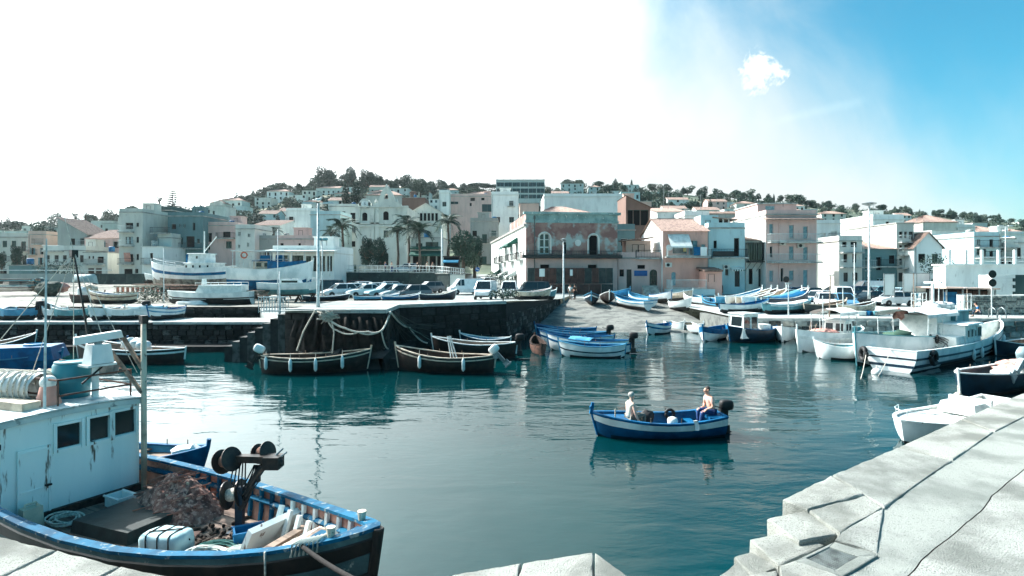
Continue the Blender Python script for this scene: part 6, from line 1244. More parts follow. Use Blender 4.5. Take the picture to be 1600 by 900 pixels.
for k in range(4): mb().box((2.9 + k * .28, .72 - .07 * k, .85), (.07, .06, .75), rx=-.35).build('frame_timber', whl, fb)
for y in (-.22, .22): p = fh.pt(.955, 1, 1 if y > 0 else -1, .1, .05); mb().tube([p, p + Vector((0, 0, .12))], [.045, .06], 8).build('bollard', cream, fb)
# wheelhouse
wx = -1.35; hw = 1.06; zr = 2.4; wh = MB(); wo = []
OPS = [(-.2, 1.80, .37, .40), (.29, 1.80, .33, .42), (.735, 1.80, .37, .44)]
facade(wh, 2.24, zr - .44, [(1.24 + q, z - .44, w_, h_, 'x') for q, z, w_, h_ in OPS], Vector((wx, -1.24, .44)), Vector((0, 1, 0)), Vector((1, 0, 0)), .06)
xa = -4.4; wh.add([(wx, -1.24, .44), (xa, -1.24, .44), (xa, -1.24, zr), (wx, -1.24, zr)], [(0, 3, 2, 1)]).add([(wx, 1.0, .44), (xa, 1.0, .44), (xa, 1.0, zr), (wx, 1.0, zr)], [(0, 1, 2, 3)]).add([(xa, -1.24, .44), (xa, 1, .44), (xa, 1, zr), (xa, -1.24, zr)], [(0, 3, 2, 1)])
who = wh.build('wheelhouse', whl, fb)
rf = MB(); rf.grid(lambda a, b: (xa - .1 + (wx + .16 - xa + .0) * a, -1.32 + 2.42 * b, zr + .03 + .06 * math.sin(PI * b)), 6, 10); rf.grid(lambda a, b: (wx + .06, -1.32 + 2.42 * b, zr + .03 + .06 * math.sin(PI * b) - .1 * a), 1, 10); rf.grid(lambda a, b: (xa - .1 + (wx + .16 - xa) * b, -1.32, zr + .03 - .1 * a), 1, 2); rf.build('roof', roofp, who, smooth=30)
for k in range(8): mb().box(((xa + wx) / 2, -1.16 + k * .31, zr + .075 + .06 * math.sin(PI * (k + .5) / 8) - .02), (wx - xa + .2, .296, .02), rx=.06 * math.cos(PI * (k + .5) / 8)).build('roof_board', roofp, who)
for q, z, w_, h_ in OPS:
    wn = mb().box((wx - .05, q, z + h_ / 2), (.02, w_ + .02, h_ + .02)).build('window', glass, who); f = MB()
    for a, b, c_, d_ in ((q - w_ / 2 - .03, z + h_ / 2, .05, h_ + .12), (q + w_ / 2 + .03, z + h_ / 2, .05, h_ + .12)): f.box((wx + .015, a, b), (.045, c_, d_))
    for zz in (z - .035, z + h_ + .035): f.box((wx + .014, q, zz), (.04, w_, .05))
    f.build('frame', whl, wn)
dp = MB(); dp.box((wx + .012, -.72, 1.22), (.03, .42, 1.4)); dd = dp.build('door', whl, who)
for a, b in ((-.72, .62), (-.72, 1.2), (-.72, 1.86)): mb().box((wx + .03, a, b), (.03, .4, .035)).build('door_rail', whl, dd)
for a in (-.94, -.5): mb().box((wx + .03, a, 1.22), (.03, .035, 1.4)).build('door_stile', whl, dd)
mb().box((wx + .06, -.53, 1.24), (.05, .09, .03)).build('door_handle', darkmetal, dd); mb().box((wx + .02, -1.2, 2.05), (.04, .05, .09)).build('vent', inside, who)
mb().box((wx + .05, 0.0, .7), (.1, 2.1, .16)).build('coaming', darkwood, who)
cp = MB(); cp.tube([(wx + .1, 1.04, .44), (wx + .1, 1.03, 3.95)], [.055, .05], 8); cp.build('timber_post', cream, fb, smooth=True); mb().tube([(wx + .1, 1.0, 2.55), (wx - .5, .75, 3.35)], .04, 6).tube([(wx + .1, 1.02, 3.0), (wx - .35, .9, 3.6)], .045, 6).build('post_brace', wood, fb)
mb().box((wx + .1, 1.03, 3.98), (.12, .12, .16)).box((wx + .13, 1.12, 3.86), (.07, .1, .1)).build('post_lamp', darkmetal, fb)
# radar
rd = MB(); rd.tube([(-1.75, .42, zr + .08), (-1.75, .42, 3.12)], .06, 10).lathe([(.16, 0), (.16, .03)], 12, (-1.75, .42, zr + .1)).box((-1.75, .46, 3.14), (.36, .5, .04)); rdo = rd.build('radar_pedestal', white, fb)
rm = MB(); rm.box((-1.75, .47, 3.35), (.34, .4, .36), tx=.74, ty=.8); rm.build('radar_housing', hullwhite, rdo); rm = MB(); rm.box((-1.75, .47, 3.66), (.15, .78, .14), rz=-.3, rx=.12, ty=.95); rm.build('radar_scanner', hullwhite, rdo); mb().tube([(-1.75, .47, 3.52), (-1.75, .47, 3.6)], .07, 8).build('scanner_neck', steel, rdo); mb().lathe([(.16, 0), (.2, .22), (.06, .26)], 10, (-1.9, .72, 2.9)).build('floodlight', steel, rdo)
# roof rail, aerials, mast
m = MB(); rp = [(-1.5, -1.2), (-1.5, -.3), (-1.55, .95), (-2.8, .95), (-4.3, .95)]; rp2 = [(-1.9, -1.2), (-3, -1.2), (-4.3, -1.2)]
for ln in (rp[1:], [(-1.9, -.35)] + rp2[:0] + [(-3, -.45), (-4.3, -.5)]):
    for hh in (.3, .58): m.tube([(x, y, zr + hh) for x, y in ln], .018, 6)
    for (x, y) in ln: m.tube([(x, y, zr), (x, y, zr + .6)], .018, 6)
m.tube([(-1.5, -.3, zr + .58), (-1.9, -.35, zr + .58)], .018, 6); m.build('roof_rail', rust, fb)
mb().tube([(-1.55, -.48, zr + .05), (-1.62, -.42, 5.5)], [.026, .012], 6).build('whip_aerial', galv, fb); mb().tube([(-1.55, .1, zr + .45), (-1.75, .62, zr + .75)], .018, 5).build('slanting_bar', black, fb)
m = MB(); top = Vector((-3.5, .85, 5.35)); m.tube([(-2.9, 1.0, zr), (-3.2, .92, 4), top], [.026, .022, .018], 7); m.box(top - Vector((0, 0, .05)), (.12, .12, .16)); m.build('mast', darkmetal, fb)
m = MB()
for e_ in ((-4.3, -.9, zr), (-4.0, .2, zr), (-1.6, 1.1, 2.9), (-2.2, .95, zr + .6), (-4.5, 1.3, 1.4)): m.tube([top, e_], .008, 4)
m.tube([top, top + Vector((-.9, -.2, 2.6))], .009, 4); m.build('stay_wires', rope, fb)
# things lying on the roof
def onboat(p): return wpt(fb, (p[0], p[1], p[2] + (.18 if p[2] < .6 else 0)))
FZ = fb.rotation_euler.z
brl = M('barrel_plastic', lin(46, 128, 140), .4, lin(36, 110, 124), 1.5)
bo_ = thing('plastic_barrel', 'turquoise plastic barrel with pale lid on the wheelhouse roof', 'barrel', onboat((-2.26, .25, zr + .1)), FZ); mb().lathe([(.27, 0), (.3, .04), (.305, .3), (.315, .34), (.305, .38), (.3, .62), (.28, .66), (.24, .67)], 24).build('body', brl, bo_, smooth=40); mb().lathe([(.27, .67), (.27, .7), (.2, .71), (.18, .69), (.05, .7)], 24).build('lid', teal, bo_, smooth=40)
bu = thing('cone_buoy', 'salmon and white cone shaped buoy beside the turquoise barrel', 'buoy', onboat((-1.85, -.3, zr + .08)), FZ); mb().lathe([(.21, 0), (.2, .06), (.12, .36), (.09, .4)], 18).build('body', M('salmon_plastic', lin(208, 150, 134), .5), bu, smooth=40); mb().blob((0, 0, .44), (.13, .13, .13), 14, 9).build('head', white, bu, smooth=True)
nb_ = thing('white_net_roll', 'rolled white fishing net on the wheelhouse roof', 'net', onboat((-2.9, -.45, zr + .1)), FZ + .3); m = MB()
m.grid(lambda a, b: Vector((-.75 + 1.5 * a, (.3 + .05 * mnoise.noise(Vector((a * 9, b * 9, 0)))) * math.cos(2 * PI * b), .28 + (.27 + .06 * mnoise.noise(Vector((a * 12, b * 7, 4)))) * math.sin(2 * PI * b))) * 1.0, 26, 18); m.build('roll', canvas_m, nb_, smooth=True); m = MB()
for k in range(12): x = -.7 + k * .125; m.tube([(x + .02 * math.sin(j), .32 * math.cos(j * PI / 8), .28 + .3 * math.sin(j * PI / 8)) for j in range(16)], .016, 5, closed=True)
m.build('lashings', rope, nb_)
wb = thing('wooden_beams', 'pale old timber lying under the white net roll', 'timber', onboat((-2.5, -.75, zr + .1)), FZ + .15); mb().box((0, 0, .07), (1.7, .3, .14)).build('beam', cream, wb); mb().box((.1, .3, .06), (1.5, .2, .12), rz=.05).build('beam', wood, wb)
def coil(name, label, p, R_, turns, mat, r_=.016, h=.1, seed=1, cat='rope', parent_=None, flat=.4):
    r = random.Random(seed); m = MB(); pts = []
    for k in range(turns * 14):
        t = k / 14; rr = R_ * (.72 + .3 * abs(math.sin(t * 1.7 + seed))); pts.append((rr * math.cos(2 * PI * t) + .03 * math.sin(t * 2.3), rr * math.sin(2 * PI * t) * .92 + .04 * math.cos(t * 1.9), .02 + h * (t / turns) * abs(math.sin(t * 3.1)) + h * flat * r.random() * .2))
    m.tube(pts, r_, 5); o = m.build(name, mat, None, True, loc=p, rz=FZ); return tag(o, label, cat)
coil('rope_coil', 'heap of pale rope loops between barrel and net roll', onboat((-2.75, .2, zr + .1)), .3, 12, rope, .024, .5, 5); cb_ = thing('cardboard_box', 'brown box behind the pale rope heap on the roof', 'box', onboat((-3.3, .35, zr + .1)), FZ + .5); mb().box((0, 0, .18), (.45, .35, .36)).build('body', M('cardboard', lin(168, 146, 124), .9), cb_); mb().box((.0, .16, .38), (.45, .16, .02), rx=.4).build('flap', M('cardboard', lin(168, 146, 124)), cb_)
# on deck
ht = thing('deck_hatch', 'dark green hatch cover with worn pink edge board on the deck', 'hatch', onboat((.25, -.02, .47)), FZ + .12); mb().box((0, 0, .1), (1.35, 1.05, .2), tx=.96, ty=.96).build('cover', hatchm, ht); mb().box((.1, .66, .14), (1.45, .26, .1), rx=.06).build('edge_board', inpink, ht)
netm = M('brown_net', lin(160, 116, 102), .95, lin(104, 70, 62), 7, c3=lin(196, 158, 142), s3=16, lo3=.5, hi3=.62, bump=1, bscale=40)
def heapf(a, b):
    th = 2 * PI * a; x, y = b * math.cos(th), b * math.sin(th); N_ = lambda k, z: mnoise.noise(Vector((x * k, y * k, z)))
    return Vector((.95 * x, .62 * y, .62 * (1 - b ** 1.7) + .16 * N_(3, 2) * (1 - b * .6) + .07 * N_(9, 7) + .035 * N_(21, 3)))
nm = MB(); nm.grid(heapf, 90, 34)
np_ = thing('brown_net_heap', 'heap of brown fishing net against the far bulwark', 'net', onboat((.35, .72, .47)), FZ); nm.build('heap', netm, np_, smooth=True); m = MB(); r_ = random.Random(4)
for k in range(26):
    a = r_.uniform(0, 2 * PI); q = r_.uniform(.2, .95); p = Vector((.95 * q * math.cos(a), .62 * q * math.sin(a), .62 * (1 - q ** 1.7) + .06)); m.tube([p + Vector((.14 * math.sin(j * 1.1 + k), .14 * math.cos(j * .9 + k), .05 * math.sin(j + k))) for j in range(6)], .012, 4)
m.build('loose_cords', M('brown_cord', lin(150, 108, 94), .9), np_)
m = MB()
for k in range(24): a = k * .42; m.blob((.7 * math.cos(a) * (.4 + .02 * k), .45 * math.sin(a) * (.4 + .02 * k), .58 * (1 - (.4 + .02 * k) ** 1.7) + .08), (.05, .035, .035), 8, 6)
m.build('cork_floats', M('cork_float', lin(196, 176, 150), .8), np_, smooth=True)
for k, (lb, x, y, c_) in enumerate((('white fish box on deck near the wheelhouse corner', -.75, .35, 'w'), ('blue fish box wedged by the bow boards', 2.5, .55, 'b'))):
    o_ = thing('fish_box', lb, 'box', onboat((x, y, .48)), FZ + k); m = MB()
    for q, s_ in (((0, .14, .11), (.44, .025, .2)), ((0, -.14, .11), (.44, .025, .2)), ((.21, 0, .11), (.025, .28, .2)), ((-.21, 0, .11), (.025, .28, .2)), ((0, 0, .02), (.42, .28, .03))): m.box(q, s_)
    m.build('box', white if c_ == 'w' else blue, o_); mb().box((0, .16, .2), (.48, .03, .03)).box((0, -.16, .2), (.48, .03, .03)).build('rim', white if c_ == 'w' else blue, o_)
fbk = thing('foam_float_block', 'pale blue foam block tied with cord on the deck', 'float', onboat((1.75, -.3, .48)), FZ + .35); m = MB(); m.blob((0, 0, .17), (.34, .24, .18), 20, 12, sq=.42, rough=.06, seed=3); m.build('block', M('pale_foam', lin(176, 206, 208), .7, lin(150, 184, 188), 3, bump=.3), fbk, smooth=True); m = MB()
for x in (-.17, .02, .2): m.tube([(x + .02 * math.sin(j), .245 * math.copysign(abs(math.cos(j * PI / 8)) ** .42, math.cos(j * PI / 8)), .17 + .185 * math.copysign(abs(math.sin(j * PI / 8)) ** .42, math.sin(j * PI / 8))) for j in range(16)], .01, 5, closed=True)
m.tube([(-.35, -.05, .2), (-.2, -.1, .36), (.2, .05, .365), (.35, .05, .2)], .01, 5); m.build('cords', darkrope, fbk)
coil('rope_coil', 'tangled white line on the foredeck beside the foam block', onboat((2.55, -.2, .5)), .32, 16, M('white_line', lin(206, 212, 204), .9), .009, .16, 2); coil('rope_coil', 'loose white line near the winch foot', onboat((3.0, .1, .5)), .3, 12, M('white_line', lin(206, 212, 204)), .008, .12, 8); coil('rope_coil', 'teal thin net line tangled beneath the winch', onboat((2.5, .0, .5)), .34, 12, M('teal_line', lin(60, 110, 104), .9), .008, .1, 11); coil('rope_coil', 'pale hose loops beside the wheelhouse door', onboat((-.8, -.5, .5)), .24, 5, rope, .016, .1, 3)
jc = thing('jerry_can', 'cream plastic jerry can in front of the wheelhouse door', 'can', onboat((-1.12, -.85, .48)), FZ); mb().box((0, 0, .17), (.2, .3, .34), tx=.86, ty=.9).build('body', M('cream_plastic', lin(206, 200, 178), .5), jc); mb().tube([(0, -.1, .34), (0, -.07, .4), (0, .07, .4), (0, .1, .34)], .02, 6).build('handle', M('cream_plastic', lin(206, 200, 178)), jc)
pk = thing('loose_plank', 'perforated pinkish plank lying on deck by the foam block', 'plank', onboat((1.35, .05, .5)), FZ + .6); mb().box((0, 0, .02), (.75, .18, .03)).build('board', inpink, pk); 
for k in range(4): mb().lathe([(.018, 0), (.018, .002)], 8, (-.28 + k * .18, 0, .037)).build('hole', inside, pk)
mb().tube([(-.6, -.75, .68), (1.6, -.6, .68)], .03, 8).build('deck_pipe', rust, fb); mbl = MB(); r_ = random.Random(8)
for k in range(120): p = Vector((r_.gauss(2.0, .55), r_.gauss(.35, .25), .68)); mbl.blob(p, (r_.uniform(.02, .06), r_.uniform(.02, .06), r_.uniform(.015, .05)), 5, 4)
wd = mbl.build('weed_debris', M('weed_debris', lin(44, 40, 36), .95, lin(84, 70, 60), 9), None, loc=fb.location, rz=FZ); struct(wd, 'stuff', 'dark weed and scraps strewn on the deck below the winch')
# winch
wn = thing('net_winch', 'dark net hauler winch with four spools on a post in the bow', 'winch', onboat((2.05, .72, .46)), 0); wn.scale = (.86, .86, .84)
mb().box((0, 0, .45), (.14, .12, .9)).box((0, 0, .02), (.4, .3, .04)).build('post', navy, wn); mb().tube([(.02, 0, .45), (.2, .05, .95), (.42, .08, 1.28)], .075, 8).build('inclined_arm', darkmetal, wn); mb().box((.18, .05, 1.42), (1.0, .16, .13), ry=.03).box((.62, .05, 1.36), (.3, .3, .24)).build('head_beam', darkmetal, wn)
def spool(p, rot, R_=.22, w_=.26, core=rope):
    m = MB(); rot3 = rot; m.lathe([(.03, -w_ / 2 - .03), (R_, -w_ / 2 - .02), (R_, -w_ / 2), (.1, -w_ / 2 + .01)], 22, p, rot=rot3).lathe([(.1, w_ / 2 - .01), (R_, w_ / 2), (R_, w_ / 2 + .02), (.03, w_ / 2 + .03)], 22, p, rot=rot3); s = m.build('spool', darkmetal, wn); c = MB(); c.lathe([(.11, -w_ / 2), (.13, -w_ / 4), (.12, 0), (.13, w_ / 4), (.11, w_ / 2)], 16, p, rot=rot3); c.build('wound_line', core, s)
sr = Matrix.Rotation(R(70), 3, 'Y') @ Matrix.Rotation(R(20), 3, 'X'); brownl = M('brown_line', lin(128, 92, 78), .9)
spool((-.22, -.05, 1.42), sr, .235, .24, brownl); spool((.32, .3, 1.46), sr, .2, .22, brownl); spool((-.16, .1, .7), Matrix.Rotation(R(80), 3, 'Y'), .27, .26, rope); m = MB()
for k in range(5): m.tube([(-.1 + .05 * k, .02, 1.38), (-.16 + .07 * k, -.05, 1.0 - .06 * k), (.0 + .03 * k, -.06, .82 - .05 * k), (.12 + .06 * k, 0, 1.0), (.26 + .02 * k, .04, 1.3)], .014, 5)
m.build('hoses', black, wn, smooth=True); mb().tube([(.6, .08, 1.42), (.78, .12, 1.6)], .02, 6).tube([(.68, .02, 1.4), (.88, .05, 1.55)], .02, 6).build('levers', steel, wn); mb().lathe([(.07, 0), (.08, .05), (.05, .08)], 12, (.72, .05, 1.34), rot=Matrix.Rotation(R(90), 3, 'Y')).build('motor', darkmetal, wn); mb().box((.3, .1, 1.1), (.08, .08, .3)).build('bracket', darkmetal, wn)
# mooring lines at the bow
def line(label, pts, r_, mat, name='mooring_rope', sag=0, n=14, group=None):
    pts = [Vector(p) for p in pts]; out = []
    for a, b in zip(pts, pts[1:]):
        for k in range(n): t = k / n; out.append(a.lerp(b, t) - Vector((0, 0, sag * 4 * t * (1 - t))))
    out.append(pts[-1]); return tag(MB().tube(out, r_, 6).build(name, mat, None, True), label, 'rope', group)
bp = wpt(fb, fh.pt(.93, 1, -1, .02, .05)); line('thick dark mooring rope from the fishing boat bow to the quay', [bp, Q(600, 925)], .028, darkrope, sag=.05)
m = MB()
for k in range(7): m.tube([wpt(fb, fh.pt(.925 + .004 * k, 1, -1, q, up)) for q, up in ((.22, .02), (.12, .09), (-.03, .08), (-.05, -.06))], .016, 5)
tag(m.build('rope_lashing', M('white_line', lin(206, 212, 204)), None, True), 'white rope lashing wrapped on the near bow rail', 'rope'); line('pale line hanging over the bow side of the fishing boat', [wpt(fb, fh.pt(.9, 1, -1, -.05, .05)), wpt(fb, fh.pt(.9, .45, -1, -.06))], .012, rope, n=4)
# blue bucket under the quay edge
bk = thing('blue_bucket', 'blue plastic tub rim showing below the quay edge', 'bucket', (1.35, 5.05, 1.35)); mb().lathe([(.16, 0), (.2, .3), (.215, .31), (.215, .33), (.19, .33), (.15, .02)], 24).build('tub', blue, bk, smooth=40); mb().tube([(-.22, 0, .25), (-.25, -.05, .42)], .012, 5).build('handle', steel, bk)
# ------------------------------------------------------------------ people
skin = M('skin', lin(206, 158, 134), .6, lin(190, 140, 118), 6); skin2 = M('pale_skin', lin(212, 176, 156), .6, lin(196, 156, 136), 6)
def skel(name, V, E, mat, parent, sub=1):
    bm = bmesh.new(); lay = bm.verts.layers.skin.verify(); vs_ = {}
    for i, (k, (p, r_)) in enumerate(V.items()):
        v = bm.verts.new(p); rr = r_ if isinstance(r_, tuple) else (r_, r_); v[lay].radius = rr; v[lay].use_root = (i == 0); vs_[k] = v
    for a, b in E:
        if a in vs_ and b in vs_: bm.edges.new((vs_[a], vs_[b]))
    me = bpy.data.meshes.new(name); bm.to_mesh(me); bm.free(); me.materials.append(mat); o = inst(name, me, parent); mo = o.modifiers.new('skin', 'SKIN'); mo.use_smooth_shade = True; s = o.modifiers.new('sub', 'SUBSURF'); s.levels = s.render_levels = sub; return o
def person(label, loc, rz, pose, shirt, trousers, hairm, skinm=skin, bald=False, group=None, fingers=False, shorts=False, sleeves=True):
    o = thing('person', label, 'person', loc, rz, group); J = dict(pose); E = [('pel', 'bel'), ('bel', 'che'), ('che', 'neck'), ('neck', 'jaw'), ('jaw', 'head'), ('head', 'crown'), ('head', 'nose')]
    V = {'pel': (J['pel'], (.13, .1)), 'bel': (J['bel'], (.125, .1)), 'che': (J['che'], (.135, .105)), 'neck': (J['neck'], .052), 'jaw': (J['jaw'], (.06, .07)), 'head': (J['head'], (.078, .095)), 'crown': (J['crown'], (.06, .07)), 'nose': (Vector(J['head']) + Vector(J.get('face', (.1, 0, -.02))), .014)}
    for s in ('l', 'r'):
        E += [('che', 'sh' + s), ('sh' + s, 'el' + s), ('el' + s, 'wr' + s), ('wr' + s, 'ha' + s), ('pel', 'hi' + s), ('hi' + s, 'kn' + s), ('kn' + s, 'an' + s), ('an' + s, 'to' + s)]
        for k, r_ in (('sh', .062), ('el', .043), ('wr', .028), ('ha', .036), ('hi', .088), ('kn', .056), ('an', .038), ('to', .034)): V[k + s] = (J[k + s], r_)
        if fingers:
            h_ = Vector(J['ha' + s]); d = (h_ - Vector(J['wr' + s])).normalized(); sd = d.cross(Vector((0, 0, 1))); sd = sd.normalized() if sd.length > .1 else Vector((0, 1, 0))
            for q in range(5):
                a = h_ + d * .03 + sd * (.026 * (q - 1.5)) if q < 4 else h_ - d * .01 + sd * .05; L_ = (.055, .07, .066, .05, .04)[q]; b = a + d * L_ * .6 + (sd * .02 if q == 4 else Vector()); c_ = b + d * L_ * .4 + Vector((0, 0, -.025)); V[f'f{q}a' + s] = (a, .011); V[f'f{q}b' + s] = (b, .009); V[f'f{q}c' + s] = (c_, .007); E += [('ha' + s, f'f{q}a' + s), (f'f{q}a' + s, f'f{q}b' + s), (f'f{q}b' + s, f'f{q}c' + s)]
    skel('body', V, E, skinm, o, 2 if fingers else 1); g = lambda r_, a: tuple(x + a for x in r_) if isinstance(r_, tuple) else r_ + a
    if shirt:
        S = {k: (V[k][0], g(V[k][1], .016)) for k in ('bel', 'che')}; S['pel'] = (V['pel'][0], g(V['pel'][1], .005)); S['nk'] = (Vector(J['che']).lerp(Vector(J['neck']), .55), .085)
        for s in ('l', 'r'): S['sh' + s] = (V['sh' + s][0], .078); S['mid' + s] = (Vector(J['sh' + s]).lerp(Vector(J['el' + s]), .75 if sleeves else .1), .064)
        skel('shirt', S, [('bel', 'che'), ('bel', 'pel'), ('che', 'nk')] + [(a, b) for s in 'lr' for a, b in (('che', 'sh' + s), ('sh' + s, 'mid' + s))], shirt, o)
    S = {'pel': (V['pel'][0], g(V['pel'][1], .016))}
    for s in ('l', 'r'):
        S['hi' + s] = (V['hi' + s][0], .102); S['kn' + s] = (V['kn' + s][0], .072); S['an' + s] = (Vector(J['kn' + s]).lerp(Vector(J['an' + s]), .1 if shorts else .9), .06)
    skel('trousers', S, [('pel', 'hil'), ('pel', 'hir'), ('hil', 'knl'), ('hir', 'knr'), ('knl', 'anl'), ('knr', 'anr')], trousers, o)
    hd = Vector(J['head']); fc = Vector(J.get('face', (.1, 0, -.02))).normalized(); m = MB(); m.blob(hd + Vector((0, 0, .045)) - fc * .025, (.1, .09, .085 if not bald else .055), 14, 9, rough=.1); 
    if bald: m = MB(); m.blob(hd - fc * .045 + Vector((0, 0, .01)), (.07, .088, .07), 14, 9)
    m.build('hair', hairm, o, smooth=True); m = MB()
    for s in 'lr': a = Vector(J['to' + s]); b = Vector(J['an' + s]); m.tube([b - (a - b) * .25 - Vector((0, 0, .02)), a + Vector((0, 0, -.005))], [.045, .042], 8)
    m.build('shoes', darkwood, o, smooth=True); m = MB(); sdv = fc.cross(Vector((0, 0, 1))).normalized()
    for s in (-1, 1): m.blob(hd + sdv * s * .092, (.022, .022, .034), 8, 6)
    m.build('ears', skinm, o, smooth=True); m = MB()
    for s in (-1, 1): m.blob(hd + fc * .088 + sdv * s * .034 + Vector((0, 0, .012)), (.011, .011, .008), 6, 5)
    m.build('eyes', inside, o); return o
def sitpose(lean=0.05, hands=((.34, .2, .12), (.34, -.2, .12)), knees=.42, face=(.1, 0, -.02), shin=-.3, kz=.1):
    L_ = lean; return {'pel': (0, 0, .1), 'bel': (.02 + L_ * .3, 0, .27), 'che': (.03 + L_ * .7, 0, .46), 'neck': (.05 + L_, 0, .6), 'jaw': (.075 + L_ * 1.1, 0, .66), 'head': (.075 + L_ * 1.2, 0, .735), 'crown': (.06 + L_ * 1.25, 0, .8), 'face': face,
            'shl': (.03 + L_ * .75, .17, .51), 'shr': (.03 + L_ * .75, -.17, .51), 'ell': (.06 + L_ * .6, .25, .26), 'elr': (.06 + L_ * .6, -.25, .26), 'wrl': (hands[0][0] - .06, hands[0][1], hands[0][2] + .03), 'wrr': (hands[1][0] - .06, hands[1][1], hands[1][2] + .03), 'hal': hands[0], 'har': hands[1],
            'hil': (.06, .1, .08), 'hir': (.06, -.1, .08), 'knl': (knees, .13, kz), 'knr': (knees, -.13, kz + .03), 'anl': (knees + .05, .13, shin), 'anr': (knees - .02, -.12, shin), 'tol': (knees + .2, .14, shin - .05), 'tor': (knees + .13, -.13, shin - .05)}
def standpose(k=0):
    s = .08 * math.sin(k * 2); return {'pel': (0, 0, .93), 'bel': (.0, 0, 1.08), 'che': (.0, 0, 1.3), 'neck': (.0, 0, 1.47), 'jaw': (.02, 0, 1.54), 'head': (.02, 0, 1.61), 'crown': (.01, 0, 1.68), 'shl': (0, .18, 1.38), 'shr': (0, -.18, 1.38), 'ell': (-.02, .24, 1.1), 'elr': (-.02, -.24, 1.1), 'wrl': (.05 + s, .25, .87), 'wrr': (.08 - s, -.23, .87), 'hal': (.08 + s, .25, .79), 'har': (.1 - s, -.23, .79), 'hil': (0, .1, .9), 'hir': (0, -.1, .9), 'knl': (.03 + s, .11, .5), 'knr': (.02 - s, -.11, .5), 'anl': (-.02 + s, .11, .09), 'anr': (-.02 - s, -.11, .09), 'tol': (.13 + s, .12, .04), 'tor': (.13 - s, -.12, .04)}
hair_g = M('grey_hair', lin(190, 186, 176), .8, lin(150, 146, 138), 20); hair_d = M('dark_hair', lin(40, 34, 30), .7); jeans = M('blue_jeans', lin(30, 62, 108), .85, lin(22, 48, 88), 8); greyt = M('grey_trousers', lin(120, 118, 110), .85); tee = M('salmon_shirt', lin(222, 184, 168), .85, lin(206, 166, 150), 4); vest = M('pale_vest', lin(206, 202, 184), .85, lin(180, 176, 160), 4)
mo, mh = boat('blue boat with white band carrying two men across the harbour', (932, 681), (1124, 677), D=.46, draft=.25, bow_r=.24, stern_r=.16, transom=.78, hull=M('men_boat_blue', lin(8, 80, 120), .4, lin(6, 60, 96), 2), bottom=navy, inner=M('men_boat_inside', lin(8, 96, 142), .5, lin(6, 74, 114), 3), rail=blue, stripe=M('men_boat_white_band', lin(222, 226, 222), .5), sv=(.74, .95), B=1.5, thw=2, deck=.3, name='motor_boat')
outboard(mo, mh, black, black, 0, .8); e = mh.pt(1, 1); mb().box((e.x, 0, e.z + .14), (.1, .09, .34), ry=-.18, tx=.8).build('stem_head', blue, mo); mb().box((-1.62, 0, .58), (.5, 1.1, .09)).build('stern_seat', blue, mo); p = mh.pt(.86, 1, 1, .06, .03); mb().tube([p, p + Vector((0, 0, .26))], .02, 6).build('mooring_pin', cream, mo)
mz = mo.rotation_euler.z
person('grey haired man in pale vest sitting in the bow of the blue boat', wpt(mo, (.93, .1, .46)), mz + PI + .25, sitpose(.02, ((.3, .24, .05), (.22, -.26, .02)), .44, shin=-.12, kz=.16), vest, greyt, hair_g, skin2, fingers=True, sleeves=False)
person('balding man in salmon shirt and jeans at the outboard of the blue boat', wpt(mo, (-1.62, .12, .63)), mz + .12, sitpose(.09, ((.3, .16, .16), (.26, -.14, .17)), .4, face=(.09, 0, -.06)), tee, jeans, hair_d, skin, bald=True, fingers=True)
bt = thing('white_bucket', 'white round bucket standing amidships in the blue boat', 'bucket', wpt(mo, (-.35, .25, .2))); mb().lathe([(.12, 0), (.16, .28), (.13, .36), (.05, .39)], 16).build('body', white, bt, smooth=True)
ft = thing('white_cloth', 'white cloth draped over the near rail of the blue boat', 'cloth', wpt(mo, mh.pt(.27, 1, 1, 0, .06))); mb().grid(lambda a, b: (.13 * (a - .5) + .02 * math.sin(b * 9), -.12 + .2 * b - .06 * (b > .5), .05 * math.sin(PI * b) - .22 * max(0, .5 - b) * 2 + .02 * mnoise.noise(Vector((a * 6, b * 6, 0)))), 8, 10).build('cloth', canvas_m, ft, smooth=True)
gr_ = thing('black_gear_bag', 'black bag of gear on the far side of the blue boat', 'bag', wpt(mo, (.25, -.35, .3))); mb().blob((0, 0, .12), (.22, .2, .24), 12, 8, rough=.4, seed=3).build('body', black, gr_, smooth=True); gr2 = thing('black_tyre_fender', 'small black fender tyre inside the blue boat rail', 'tyre', wpt(mo, (-.55, -.55, .48))); torus((0, 0, 0), .13, .05, Matrix.Rotation(R(80), 3, 'X')).build('ring', black, gr2, smooth=True)
pp = PD(891, 470, 66); person('man in pale shirt standing by the lamp post on the beach road', (pp.x, 66, Gb(66) + .05), 1.2, standpose(1), white, greyt, hair_d); person('person in dark clothes beside the man by the lamp post', (pp.x + .55, 66.2, Gb(66) + .05), 2.2, standpose(2), darkwood, black, hair_d)
q = PD(1535, 497, 44); person('person in blue top crouching on the quay beyond the striped trawler', (q.x, 44.2, 1.75), 2.6, sitpose(.18, shin=-.16, kz=.2), blue, navy, hair_d)
for k, (px, d_) in enumerate(((640, 84), (652, 85), (668, 83), (602, 84), (676, 86), (612, 86))): person(('person in white shirt on the promenade left of centre', 'person in dark coat on the promenade', 'person in light clothes near the promenade lamp', 'person in blue on the promenade by the planter', 'person in grey near the promenade end', 'person in pale top behind the planter')[k], ((px - 800) / F * d_, d_, 4.82), k * 1.1, standpose(k), (white, black, cream, blue, greyt, vest)[k], (navy, black, greyt, navy, black, jeans)[k], hair_d)
